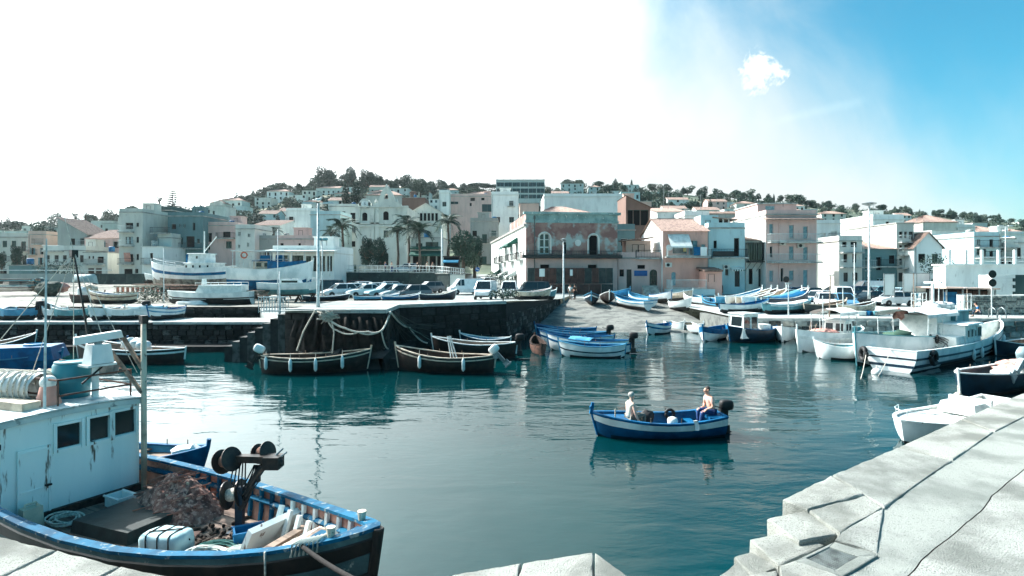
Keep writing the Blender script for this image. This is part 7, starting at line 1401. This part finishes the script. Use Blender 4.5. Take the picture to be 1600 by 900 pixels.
# ------------------------------------------------------------------ cars
def paint(n, c): return M('car_paint_' + n, lin(*c), .25, lin(*[x * .93 for x in c]), 2, spec=.6)
CP = {'white': paint('white', (222, 226, 226)), 'silver': paint('silver', (160, 172, 176)), 'blue': paint('blue', (90, 140, 170)), 'dark': paint('dark', (44, 52, 56)), 'grey': paint('grey', (84, 92, 96)), 'red': paint('red', (110, 56, 52)), 'navy': paint('navy', (24, 44, 70)), 'teal': paint('teal', (120, 160, 168))}
lampm = M('headlight_glass', lin(210, 220, 222), .15); redl = M('tail_light', lin(150, 30, 26), .3); chrome = M('wheel_rim', lin(170, 174, 176), .35, metal=.7)
KIND = {'hatch': (3.8, 1.64, 1.45, .92, .95, .3, -1.3, -1.8, 1.0), 'sedan': (4.3, 1.68, 1.4, .92, .85, .15, -.9, -1.55, 1.0), 'suv': (4.2, 1.75, 1.78, 1.08, .95, .5, -1.85, -2.0, 1.12), 'van': (4.3, 1.75, 1.85, 1.08, 1.55, .95, -2.0, -2.1, 1.05), 'estate': (4.3, 1.68, 1.45, .94, .85, .15, -1.7, -2.05, 1.0)}
WH = None
def car(label, px, d, head, kind='hatch', col_='white', z=None, group=None):
    global WH
    L, W, H, belt, wf, tf, tr, wr, bz = KIND[kind]; x = (px - 800) / F * d; z = T(x, d) if z is None else z; o = thing('parked_car' if kind != 'van' else 'parked_van', label, 'van' if kind == 'van' else 'car', (x, d, z + .02), R(head), group); hw = W / 2; pm_ = CP[col_]
    st_ = [(-L / 2, .55, bz - .12, .86), (-L / 2 + .06, .3, bz, .95), (wr, .27, belt, 1), (0, .27, belt, 1), (wf, .27, belt - .02, 1), (L / 2 - .5, .27, belt - .14, .97), (L / 2 - .1, .3, belt - .26, .88), (L / 2, .42, belt - .4, .78)]
    m = MB(); rows = [[(x_, -hw * k * .97, lo), (x_, -hw * k, (lo + hi) / 2), (x_, -hw * k * .93, hi), (x_, hw * k * .93, hi), (x_, hw * k, (lo + hi) / 2), (x_, hw * k * .97, lo)] for x_, lo, hi, k in st_]
    for a, b in zip(rows, rows[1:]):
        for j in range(5): m.add([a[j], b[j], b[j + 1], a[j + 1]], [(0, 3, 2, 1)])
    m.add(rows[0], [(0, 1, 2, 3, 4, 5)]).add(rows[-1], [(5, 4, 3, 2, 1, 0)]); bo = m.build('body', pm_, o, smooth=35)
    wb, wt = hw * .92, hw * .76
    A = [(wf, belt), (tf, H - .04), (tr, H - .04), (wr, belt)] if kind != 'van' else [(wf, belt), (tf, H - .04), (.35, H - .04), (.35, belt)]
    g = MB(); v_ = [(A[0][0], -wb, A[0][1]), (A[1][0], -wt, A[1][1]), (A[2][0], -wt, A[2][1]), (A[3][0], -wb, A[3][1])]; v_ += [(a, -b, c) for a, b, c in v_]; g.add(v_, [(0, 3, 2, 1), (4, 5, 6, 7), (0, 1, 5, 4), (3, 7, 6, 2)]); go = g.build('windows', glass, o)
    rf_ = MB(); rf_.box(((tf + tr) / 2, 0, H), (tf - tr + .06, wt * 2 + .06, .07), tx=.94, ty=.9); rf_.build('roof', pm_, o)
    pl_ = MB()
    for s in (-1, 1):
        for a, b in ((v_[0], v_[1]), (v_[3], v_[2])): pl_.tube([(a[0], s * abs(a[1]), a[2]), (b[0], s * abs(b[1]), b[2])], .04, 5)
        xm = (A[0][0] + A[3][0]) / 2 - .1; pl_.tube([(xm, s * wb, belt), (xm - .05, s * wt, H - .03)], .035, 5)
        if kind in ('suv', 'estate', 'sedan'): pl_.tube([(xm - .85, s * wb, belt), (xm - .85, s * wt, H - .03)], .035, 5)
    pl_.build('pillars', pm_, o)
    if kind == 'van': mb().box((-.88, 0, (belt + H) / 2 - .02), (2.5, wb * 2 - .02, H - belt), ty=.86, tx=.97).build('cargo_body', pm_, o)
    for s in (-1, 1):
        mb().box((L / 2 - .07, s * hw * .58, belt - .38), (.12, .3, .15)).build('headlight', lampm, o); mb().box((-L / 2 + .02, s * hw * .72, bz - .16), (.06, .18, .2)).build('tail_light', redl, o); mb().box((wf - .25, s * (hw + .07), belt + .06), (.1, .16, .12)).build('mirror', pm_, o)
    mb().box((L / 2 - .04, 0, .38), (.14, W * .8, .16)).build('bumper', CP['dark'], o)
    if WH is None:
        rr_ = Matrix.Rotation(R(90), 3, 'X'); m = MB(); m.lathe([(.18, -.1), (.3, -.1), (.32, -.06), (.32, .06), (.3, .1), (.18, .1)], 18, rot=rr_); tm = m.mesh('tyre', black, smooth=40); m = MB(); m.lathe([(.02, -.11), (.19, -.08), (.19, .08), (.02, .11)], 14, rot=rr_); WH = (tm, m.mesh('rim', chrome))
    for xx in (-L / 2 + .75, L / 2 - .8):
        for s in (-1, 1): wo_ = inst('wheel', WH[0], o, (xx, s * (hw - .1), .31)); inst('rim', WH[1], wo_)
    return o
GC = 'cars parked in the pier car park'; GR = 'cars parked on the right hand quay'
for a in (('white compact car at left end of the front row in the car park', 531, 62, 215, 'hatch', 'white'), ('white hatchback second in the front row of the car park', 551, 63, 218, 'hatch', 'white'), ('white saloon third in the front row of the car park', 571, 62, 215, 'sedan', 'white'), ('small white car tucked behind the silver blue one', 583, 65, 210, 'hatch', 'white'), ('silver blue estate beside the blue hull in the car park', 602, 61, 218, 'estate', 'teal'), ('silver hatchback next to the dark car in the car park', 622, 60, 212, 'hatch', 'silver'), ('dark hatchback at right end of the front row', 645, 59, 205, 'hatch', 'grey'),
          ('white car with sunlit roof in the back row of the car park', 562, 70, 210, 'hatch', 'white'), ('pale silver car in the back row right of centre', 604, 70, 205, 'hatch', 'silver'), ('big dark off-roader beside the sailing yacht', 508, 64, 200, 'suv', 'dark'), ('small dark red car by the promenade wall', 552, 76, 190, 'hatch', 'red'), ('dark grey car parked uphill below the white wall end', 668, 73, 215, 'estate', 'grey'),
          ('white panel van driving up the lane', 727, 71, 205, 'van', 'white'), ('white car with blue sign behind the panel van', 757, 82, 215, 'hatch', 'white'), ('white small van facing the water beside the pier end', 759, 58, 262, 'van', 'white'), ('white van standing before the red house corner', 796, 63, 268, 'van', 'white'), ('black off-roader next to the red house corner', 828, 60, 190, 'suv', 'dark'), ('pale car on the plaza before the cafe', 633, 92, 190, 'estate', 'silver')):
    car(*a, group=GC, z=4.85 if 'plaza' in a[0] else None)
for a in (('white car with nose to the water left of the light blue car', 1291, 54, 250, 'hatch', 'white'), ('light blue car facing the harbour before the white van', 1317, 53, 262, 'hatch', 'blue'), ('white high roof van behind the light blue car', 1316, 60, 250, 'van', 'white'), ('black saloon beside the tall quay lamp', 1357, 60, 190, 'sedan', 'dark'), ('white car between the display panels', 1396, 58, 185, 'hatch', 'white'), ('teal car half hidden behind the narrow panel', 1405, 66, 190, 'hatch', 'teal'), ('navy car at the foot of the peach block', 1235, 68, 185, 'sedan', 'navy'), ('dark car beside the navy car at the peach block', 1262, 66, 200, 'hatch', 'dark'), ('white car behind the long navy hull', 1278, 60, 215, 'hatch', 'white'),
          ('grey car in the back row by the white house', 1302, 70, 185, 'sedan', 'grey'), ('dark blue car in the back row mid quay', 1334, 70, 188, 'estate', 'navy'), ('teal car in the back row right of the tall lamp', 1372, 70, 184, 'hatch', 'teal'), ('silver car parked by the long hulls', 1222, 62, 200, 'hatch', 'silver'), ('white high camper van against the balcony house', 1357, 76, 182, 'van', 'white')):
    car(*a, group=GR)
# ------------------------------------------------------------------ lamp posts, masts, signs
def lamp(label, px, ytop, ybase, d, kind='double', r_=.09, name='lamp_post'):
    b = PD(px, ybase, d); h = (ybase - ytop) / F * d; o = thing(name, label, 'lamp post' if kind not in ('pole', 'mast') else 'pole', b); mb().tube([(0, 0, -.3), (0, 0, .5), (0, 0, h)], [r_ * 1.3, r_, r_ * .6], 10).build('pole', galv, o, smooth=True)
    if kind == 'double':
        for s in (-1, 1): mb().tube([(0, 0, h - .05), (s * .45, 0, h + .02)], .03, 6).build('arm', galv, o); mb().box((s * .6, 0, h + .03), (.6, .22, .1), tx=.85, ty=.8).build('lamp_head', galv, o)
    elif kind == 'disc': mb().lathe([(.1, -.1), (.55, .05), (.6, .14), (.2, .22), (.05, .24)], 16, (0, 0, h)).build('lamp_head', steel, o)
    elif kind == 'lantern': mb().lathe([(.12, -.2), (.3, -.1), (.34, .02), (.12, .1), (.04, .14)], 12, (0, 0, h)).build('lamp_head', steel, o); mb().box((.12, -.1, h - .45), (.3, .3, .25)).build('floodlight', darkmetal, o)
    elif kind == 'cluster':
        for s in (-.3, .3): mb().blob((s, 0, h - .1), (.28, .2, .14), 10, 6, sq=.7).build('lamp_head', teal, o)
    return o
L1 = lamp('tall white double lamp post standing on the pier edge', 497, 318, 480, 33.5, 'double'); lamp('thinner lamp post with twin floodlights behind the pier lamp', 503.5, 372, 466, 58, 'cluster', .07); lamp('bare white flagpole among the beached boats', 434, 358, 460, 52, 'pole', .05, 'pole'); lamp('short grey pole on the stair corner of the pier', 437, 424, 492, 33, 'pole', .05, 'pole'); lamp('plaza light pole in front of the spreading tree', 690.5, 358, 428, 79, 'pole', .14); lamp('white lamp post before the red house', 880.5, 374, 469, 64, 'lantern', .11); lamp('very tall quay lamp post with disc head at right', 1358, 320, 462, 52, 'disc', .1); lamp('thin lamp post with twin head at far right', 1571, 353, 432, 70, 'double', .06); lamp('thin pole by the small cabin in the boatyard', 256, 388, 472, 52, 'pole', .045, 'pole'); lamp('slim white mast beside the light blue car', 1335, 380, 478, 50, 'pole', .05, 'pole')
gl = thing('gull', 'pale gull perched on the pier lamp post', 'bird', PD(497, 314.5, 33.5)); m = MB(); m.blob((0, 0, .1), (.2, .075, .075), 12, 8); m.blob((.17, 0, .2), (.06, .05, .055), 8, 6); m.tube([(.1, 0, .13), (.16, 0, .19)], .045, 6); m.tube([(.22, 0, .2), (.28, 0, .185)], [.016, .005], 5); m.tube([(-.15, 0, .1), (-.33, 0, .08)], [.05, .015], 6); m.tube([(.0, .03, .05), (0, .03, -.02)], .008, 4); m.tube([(.0, -.03, .05), (0, -.03, -.02)], .008, 4); m.build('body', white, gl, smooth=True)
sg = thing('road_sign', 'pair of round sign backs on one pole at the right quay', 'sign', PD(1549.5, 504, 44.2)); mb().tube([(0, 0, 0), (0, 0, 4.0)], .04, 8).build('pole', galv, sg)
for z in (3.72, 3.05): mb().lathe([(.3, 0), (.3, .03)], 20, (0, -.06, z), rot=Matrix.Rotation(R(90), 3, 'X')).build('disc', darkmetal, sg)
s2 = thing('traffic_sign', 'blue round arrow sign beside the panel van', 'sign', PD(746, 447, 76)); mb().tube([(0, 0, 0), (0, 0, 2.3)], .035, 6).build('pole', galv, s2); mb().lathe([(.3, 0), (.3, .03)], 20, (0, -.05, 2.2), rot=Matrix.Rotation(R(90), 3, 'X')).build('disc', sign_b, s2); mb().box((.03, -.09, 2.2), (.3, .01, .07), ry=.6).add([(-.2, -.095, 2.33), (-.04, -.095, 2.27), (-.15, -.095, 2.15)], [(0, 2, 1)]).build('arrow', W_['white'], s2)
s3 = thing('road_mirror', 'dark round mirror on a post among the long hulls', 'mirror', PD(1228, 470, 62)); mb().tube([(0, 0, 0), (0, 0, 2.3)], .04, 6).build('pole', galv, s3); mb().lathe([(.34, 0), (.34, .05), (.1, .09)], 20, (0, -.02, 2.3), rot=Matrix.Rotation(R(90), 3, 'X')).build('disc', darkmetal, s3)
lad = thing('quay_ladder', 'curved steel ladder rails on the right quay edge', 'ladder', PD(1562, 500, 43.2)); m = MB()
for s in (-.35, .35): m.tube([(s, .6, 0), (s, .55, .75), (s, .25, .95), (s, -.1, .75), (s, -.2, .0), (s, -.22, -1.2)], .035, 6)
m.build('rails', steel, lad, smooth=True)
for k in range(5): mb().tube([(-.35, -.21, -.1 - k * .25), (.35, -.21, -.1 - k * .25)], .025, 6).build('rung', steel, lad)
ks = thing('news_kiosk', 'small dark kiosk with light blue awning by the plaza pole', 'kiosk', PD(706, 428, 84)); mb().box((0, 0, 1.2), (2.2, 1.6, 2.4)).build('body', inside, ks); mb().box((0, 0, 2.5), (2.5, 1.9, .2)).build('roof', darkmetal, ks); awning(ks, -1.1, 1.1, 2.2, 1.9, .4, skyblue)
for k in range(3): mb().box((-.7 + k * .7, -.83, .55), (.6, .06, 1.0)).build('counter_panel', darkwood, ks)
# ------------------------------------------------------------------ boatyard
def trestle(label, p, h, w_=1.4, group='timber props under the yard boats'):
    o = thing('trestle', label, 'trestle', p, rnd.uniform(-.3, .3), group)
    for s in (-1, 1):
        for q in (-1, 1): mb().tube([(s * w_ / 2 + q * .25, q * .2, 0), (s * w_ / 2, 0, h)], .07, 5).build('leg', darkwood, o)
    mb().box((0, 0, h + .06), (w_ + .4, .18, .14)).build('beam', darkwood, o)
def yardboat(label, px, d, zbot, head, L, **k):
    dr = k.get('draft', .8); x = (px - 800) / F * d; r = boat(label, at=(x, d, zbot + dr), L=L, head=R(head), **k); g = T(x, d); hx = Vector((math.cos(R(head)), math.sin(R(head)), 0))
    for s in (-.28, .02, .28): trestle('dark timber trestle propping a boat hull in the yard', (x + hx.x * L * s, d + hx.y * L * s, g), max(.25, zbot - g - .1 + (.15 if abs(s) > .2 else 0)))
    return r
o, h = yardboat('big white trawler with blue side stripe propped up in the yard', 303, 62, 3.0, 174, 9.6, B=3.0, D=1.2, draft=1.15, bow_r=.75, stern_r=.3, hull=hullwhite, bottom=M('primer_bottom', lin(150, 146, 136), .8, lin(90, 84, 78), 2), inner=white, rail=white, thw=0, stripe=blue, sv=(.68, .78), name='fishing_boat', floor=.8)
c = cabin(o, -2.9, .6, 1.05, .9, 1.75, white, None, ((.15, .21, .45, .75), (.4, .46, .45, .75), (.62, .68, .45, .75), (.84, .9, .45, .75)), .3, wmat=inside); cabin(o, -1.9, .1, .9, 1.8, 2.75, white, None, ((.42, .52, .45, .75),), .1); mb().tube([(-1.2, 0, 2.8), (-1.2, 0, 5.2)], .07, 8).tube([(-1.2, 0, 3.0), (-2.6, 0, 4.6)], .04, 6).build('mast', white, o); mb().box((.5, 0, 2.1), (.3, .8, 1.2)).build('blue_cover', blue, o)
m = MB()
for s in (-1, 1): m.tube([h.pt(u, 1, s, .1, .45) for u in (.62, .75, .88, .97)], .025, 5); [m.tube([h.pt(u, 1, s, .1, 0), h.pt(u, 1, s, .1, .45)], .02, 5) for u in (.62, .75, .88, .97)]
m.build('bow_rail', galv, o)
o, h = yardboat('white and blue trawler with bright blue bulwark panel in the yard', 424, 59, 3.05, 8, 8.0, B=3.0, D=1.15, draft=1.0, bow_r=.9, stern_r=.25, transom=.85, hull=hullwhite, bottom=blue, inner=cream, rail=white, thw=0, name='fishing_boat', floor=.7)
for s in (-1, 1):
    A = [h.pt(u, 1, s, .01, .03) for u in (.5, .58, .66, .74, .82, .9)]; Bt = [p + Vector((0, 0, .8 - .1 * i)) for i, p in enumerate(A)]; MB().strip(A, Bt).strip([p + Vector((0, -s * .04, 0)) for p in A][::-1], [p + Vector((0, -s * .04, 0)) for p in Bt][::-1]).build('blue_bulwark_panel', blue, o)
cabin(o, -1.5, 1.2, 1.0, .9, 2.0, cream, blue, ((.1, .3, .5, .85), (.4, .6, .5, .85)), .2)
m = MB()
for x in (-3.4, -2.4, -1.2, .2, 1.4):
    for s in (-1, 1): m.tube([(x, s * 1.1, 1.1), (x, s * 1.05, 3.0)], .035, 5)
for s in (-1, 1): m.tube([(-3.4, s * 1.05, 3.0), (1.4, s * 1.05, 3.0)], .03, 5); m.tube([(-3.4, s * 1.08, 2.2), (1.4, s * 1.08, 2.2)], .025, 5)
m.build('deck_frame', galv, o); mb().box((-1.0, 0, 3.05), (5.2, 2.3, .08)).build('flat_awning', canvas_m, o); torus((-2.3, -1.15, 2.6), .28, .07, Matrix.Rotation(R(90), 3, 'X')).build('lifebuoy', M('lifebuoy_orange', lin(210, 110, 80), .6), o, smooth=True); mb().box((-.4, -.4, 2.3), (1.0, .8, .6), tx=.9).build('fish_box', blue, o); mb().box((.9, -.2, 2.35), (.7, .7, .6), tx=.9).build('tarp_box', blue, o)
o, h = yardboat('small white sailing yacht hull on a trailer in the yard', 452, 53, 2.85, 4, 5.4, B=1.9, D=.55, draft=.45, bow_r=.25, transom=.7, hull=hullwhite, bottom=teal, inner=white, rail=white, thw=0, deck=.95, post=False, name='sailing_yacht', tholes=False); cabin(o, -.7, 1.2, .6, .55, .95, white, None, ((.1, .85, .35, .8),), .35, over=.02, fronts=0)
m = MB(); m.tube([h.pt(u, 1, 1, .08, .4) for u in (.85, .93, .98)] + [h.pt(u, 1, -1, .08, .4) for u in (.98, .93, .85)], .018, 5); [m.tube([h.pt(u, 1, s, .08, 0), h.pt(u, 1, s, .08, .4)], .015, 4) for u in (.85, .95) for s in (-1, 1)]; m.build('pulpit', galv, o)
o, h = yardboat('long low white cruiser hull with dark bottom above the ramp', 330, 51, 2.0, 184, 7.2, B=2.3, D=.6, draft=.5, bow_r=.2, transom=.8, hull=hullwhite, bottom=antifoul, inner=white, rail=white, thw=0, deck=.3, post=False, name='cruiser_boat', tholes=False, stripe=darkhull, sv=(.55, .62)); cabin(o, -2.9, 1.1, .85, .5, 1.25, white, None, (), .4, over=.03, fronts=0); mb().box((-1.5, -.87, .95), (.14, .02, .3)).box((-1.9, -.87, .9), (.3, .02, .16)).build('blue_logo', blue, o); mb().box((.6, 0, 1.6), (.35, .3, .5), tx=.7).build('engine_cowl', white, o); m = MB()
for s in (-.8, .8): m.tube([(-2.9, s, 1.55), (1.0, s, 1.5)], .02, 5); [m.tube([(-2.9 + k * .65, s, 1.25), (-2.9 + k * .65, s, 1.55)], .016, 4) for k in range(7)]
m.build('hand_rail', galv, o)
o, h = yardboat('tiny white cabin boat on props left of the big trawler', 246, 68, 3.7, 190, 2.6, B=1.3, D=.5, draft=.3, hull=hullwhite, inner=white, transom=.8, thw=0, post=False, tholes=False); cabin(o, -.8, .5, .5, .4, 1.2, white, None, ((.15, .45, .4, .8), (.55, .85, .4, .8)), .1)
yardboat('white tender leaning under the big trawler stern', 344, 60, 2.6, 6, 3.6, B=1.4, D=.5, draft=.3, hull=hullwhite, inner=white, transom=.8, thw=1, post=False)
boat('white boat with red ribbed side and blue inside at the yard front', at=((178 - 800) / F * 51, 51, 2.45), L=4.2, B=1.5, head=R(178), D=.5, hull=cream, inner=blue, rail=white, stripe=rust); boat('dark low boat beside the ribbed one at the yard front', at=((136 - 800) / F * 52, 52, 2.4), L=2.6, B=1.1, head=R(10), D=.4, hull=darkhull, inner=darkwood, rail=rust)
up = thing('upturned_boat', 'grey upturned boat hull on the yard slope', 'boat', PD(133, 444, 72)); H_ = Hull(3.0, 1.5, .5, .4); m = MB()
for s in (-1, 1): m.grid(lambda a, b: (lambda p: Vector((p.x, p.y, .9 - p.z)))(H_.pt(a, b, s)), 14, 6)
m.build('hull', M('pale_grey_hull', lin(150, 172, 172), .6), up, smooth=True); mb().box((0, 0, 1.33), (2.6, .06, .08)).build('keel', darkwood, up)
def pile(label, px, py, d, L, n, mat, w_=.22, h=.09, layers=6, rz=0, seed=1):
    r = random.Random(seed); o = thing('timber_pile', label, 'timber pile', PD(px, py, d), rz)
    for j in range(layers):
        for k in range(n): mb().box((r.uniform(-.3, .3), (k - n / 2) * w_ * 1.05, .1 + j * h * 1.5), (L * r.uniform(.8, 1.05), w_, h), rz=r.uniform(-.03, .03)).build('plank', r.choice(mat), o)
pile('stack of grey weathered planks at far left of the yard', 26, 456, 66, 4.2, 4, [wood, teal, darkwood, cream], layers=11, rz=.1); pile('low pile of pinkish planks along the yard', 252, 452, 60, 5.4, 4, [wood, inpink, cream], layers=4, rz=-.05, seed=4); pile('second low plank pile near the big trawler keel', 290, 456, 57, 4.6, 3, [darkwood, wood, inpink], layers=5, rz=.1, seed=7); pile('short stack of boards left of the stair', 400, 468, 52, 2.2, 3, [wood, inpink, darkwood], layers=6, seed=9)
rk = thing('boat_cradle', 'pink primed boat cradle with many uprights in the yard', 'cradle', PD(184, 459, 58))
for k in range(13): mb().box((k * .5, 0, .35), (.1, .3, .7)).build('upright', inpink, rk)
for z in (.12, .72): mb().box((3.0, -.12, z), (6.6, .12, .14)).build('runner', cream, rk)
for k, (lb, px, py, d_, s_, mt) in enumerate((('blue and green net mound behind the plank stack', 62, 450, 68, (1.3, .9, .9), M('teal_net', lin(60, 100, 104), .95, lin(40, 66, 64), 5, bump=1)), ('dark net mound beside the blue one', 76, 455, 64, (1.2, .9, .8), M('dark_green_net', lin(50, 62, 58), .95, lin(80, 88, 78), 5, bump=1)), ('white sack pair standing on the yard slope', 128, 463, 60, (.45, .4, .75), canvas_m), ('pale sack heap right of the mast', 140, 455, 64, (.9, .7, .6), cream), ('white tarpaulin heap at the yard edge', 300, 478, 50, (1.3, .6, .35), canvas_m), ('pinkish rope heap near the cradle', 92, 452, 66, (1.0, .8, .55), pinkcloth))):
    o = thing('net_mound' if 'net' in lb else 'sack_heap', lb, 'heap', PD(px, py, d_)); m = MB(); m.blob((0, 0, s_[2] * .35), s_, 26, 16, rough=.45, seed=k * 3 + 1); m.build('heap', mt, o, smooth=True)
wf_ = thing('yard_fence', 'dark green sheet fence across the back of the boatyard', 'fence', PD(150, 444, 86)); 
for k in range(14): mb().box((k * 1.02, 0, .75), (1.0, .06, 1.6)).build('fence_panel', dg, wf_)
wf2 = thing('low_yard_wall', 'low pale wall with rail in front of the left houses', 'wall', PD(-10, 436, 92)); mb().box((9, 0, .2), (20, .3, 1.3)).build('wall', W_['grey'], wf2); mb().box((9, -.1, 1.4), (20, .1, .12)).build('rail', W_['white'], wf2)
cb2 = thing('metal_cage', 'rusty white metal railing frame on the pier stair head', 'railing', PD(404, 489, 35)); m = MB()
for k in range(10): m.tube([(k * .17, 0, 0), (k * .17, 0, 1.0)], .018, 5); m.tube([(k * .17, .7, 0), (k * .17, .7, 1.0)], .018, 5)
for z in (.1, .95):
    for y in (0, .7): m.tube([(0, y, z), (1.55, y, z)], .025, 5)
m.build('bars', galv, cb2)
for k, (a, c, hm_) in enumerate((((470, 474), (548, 469), navy), ((548, 476), (626, 467), skyblue), ((600, 473), (652, 467), blue))):
    p0, p1 = P(*a, 2.25), P(*c, 2.25); dd_ = 53; p0 = PD(a[0], a[1], dd_); p1 = PD(c[0], c[1], dd_ + 3); boat(('navy hull lying on the car park edge at left', 'pale blue hull lying on the car park edge', 'blue hull beneath the parked cars')[k], at=((p0.x + p1.x) / 2, (p0.y + p1.y) / 2, 2.38), L=4.4, B=1.3, head=math.atan2(p1.y - p0.y, p1.x - p0.x), D=.24, draft=.2, bow_r=.25, hull=hm_, inner=blue, rail=white, thw=2, group='hulls lying on the car park edge')
boat('dark hull with pale inside lying at right end of the car park', at=(PD(684, 466, 56).x, 56, 2.4), L=3.6, B=1.3, head=R(25), D=.35, draft=.2, bow_r=.5, hull=navy, inner=cream, rail=white, group='hulls lying on the car park edge'); boat('pinkish tender lying on the road end wall', at=(PD(832, 472, 52).x, 52, 2.75), L=3.4, B=1.3, head=R(20), D=.4, hull=cream, inner=pinkcloth, rail=white); boat('light blue dinghy on the road end wall', at=(PD(850, 470, 55).x, 55, 2.6), L=2.2, B=1.1, head=R(10), D=.35, hull=teal, inner=teal, rail=white)
# ropes and nets on the pier wall
zr_ = 0
def pz(px, py, off_=1.15):      # point just in front of the pier face
    best = None
    for a, b in zip(PIER, PIER[1:]):
        for k in range(21):
            q = a.lerp(b, k / 20); e_ = abs(800 + F * q.x / q.y - px)
            if best is None or e_ < best[0]: best = (e_, q)
    return PD(px, py, best[1].y - off_)
line('long sagging pale rope swag across the pier wall', [pz(508, 494), pz(540, 513), pz(575, 518), pz(597, 516), pz(610, 487)], .05, rope, sag=.1); line('second thinner rope swag under the first on the pier wall', [pz(510, 496), pz(526, 516), pz(560, 519), pz(596, 517)], .04, rope, sag=.15); line('pale line slanting down from the pier lamp', [pz(493, 484), pz(474, 518), pz(464, 548)], .04, rope, sag=0); line('line dropping from the rope knot to the long dark boat', [pz(518, 500), pz(522, 520), pz(519, 552)], .035, rope, sag=0); line('mooring line from the pier corner to the dark boat bow', [pz(610, 487), pz(640, 512), pz(668, 536)], .045, rope, sag=.2); line('green line from the pier corner towards the slim boat', [pz(612, 488), pz(655, 520), pz(700, 540)], .025, M('green_line', lin(90, 110, 100), .9), sag=.15); line('slack line hanging by the corner of the pier', [pz(596, 518), pz(606, 545), pz(622, 560)], .04, rope, sag=.2)
m = MB()
for k in range(26): a = pz(608 + .5 * k, 490); b = pz(600 + 3.2 * k, 522 + 14 * math.sin(k * .7), .5); m.tube([a, a.lerp(b, .5) - Vector((0, 0, .25)), b], .012, 4)
o = m.build('hanging_net', M('grey_net', lin(70, 74, 70), .95), None); tag(o, 'grey net strands hanging from the pier corner', 'net')
m = MB(); A = [pz(462 + 3 * k, 498 + 3 * math.sin(k * .9), .45 + .2 * math.sin(k * 1.7)) for k in range(46)]; Bq = [pz(448 + 3.5 * k, 548 + 9 * mnoise.noise(Vector((k * .37, 0, 0))), .75 + .5 * mnoise.noise(Vector((k * .31, 4, 0)))) for k in range(46)]; md = [a.lerp(b, .5) + Vector((.3 * mnoise.noise(Vector((i * .4, 8, 0))), -.4 * mnoise.noise(Vector((i * .33, 6, 0))) - .15, .3 * mnoise.noise(Vector((i * .29, 2, 0))))) for i, (a, b) in enumerate(zip(A, Bq))]; m.strip(A, md).strip(md, Bq); tag(m.build('draped_net', M('dark_brown_net', lin(26, 24, 22), .95, lin(44, 41, 38), 3, bump=1, bscale=14), None, True), 'dark brown net draped in folds over the pier wall', 'net')
m = MB(); r_ = random.Random(5); kp = pz(512, 494)
for k in range(26): m.tube([kp + Vector((r_.gauss(0, .25), -.05, r_.gauss(0, .12))) for _ in range(5)], .03, 4)
tag(m.build('rope_knot', rope, None, True), 'knotted bundle of pale rope on the pier edge', 'rope')
# lines at the right boats
def wl(label, a, b, r_=.018): line(label, [a, b], r_, rope, sag=.12)
o, h = TR; wl('mooring line from the striped trawler stern into the water', wpt(o, h.pt(0, .9, 1)), P(1345, 592, 0)); wl('second mooring line left of the striped trawler', wpt(o, h.pt(0, .95, 0)) + Vector((0, 0, .1)), P(1372, 588, 0))
fl = thing('float_buoy', 'small white float on the water by the striped trawler stern', 'buoy', P(1370, 582, .05)); mb().blob((0, 0, 0), (.24, .24, .22), 12, 8).build('ball', white, fl, smooth=True); mb().tube([(0, 0, .2), (0, 0, .32)], .03, 5).build('eye', rope, fl); fl = thing('float_buoy', 'pale float beside the navy rowing boat bow', 'buoy', P(1497, 620, .1)); mb().blob((0, 0, 0), (.16, .16, .18), 12, 8).build('ball', cream, fl, smooth=True); mb().tube([(0, 0, .15), (0, .02, .45)], .02, 5).build('line', rope, fl)
# ------------------------------------------------------------------ air
hz = mb().box((0, 800, 97), (3000, 1900, 206)).build('haze', None); hz.data.materials.clear(); struct(hz, 'stuff', 'thin pale haze over the harbour and hill')
hmz = bpy.data.materials.new('haze_air'); hmz.use_nodes = True; n_ = hmz.node_tree; n_.nodes.clear(); pv = n_.nodes.new('ShaderNodeVolumePrincipled'); pv.inputs['Color'].default_value = (.86, .97, .97, 1); pv.inputs['Density'].default_value = .00007; pv.inputs['Anisotropy'].default_value = .7
ou = n_.nodes.new('ShaderNodeOutputMaterial'); n_.links.new(pv.outputs[0], ou.inputs['Volume']); hz.data.materials.append(hmz)
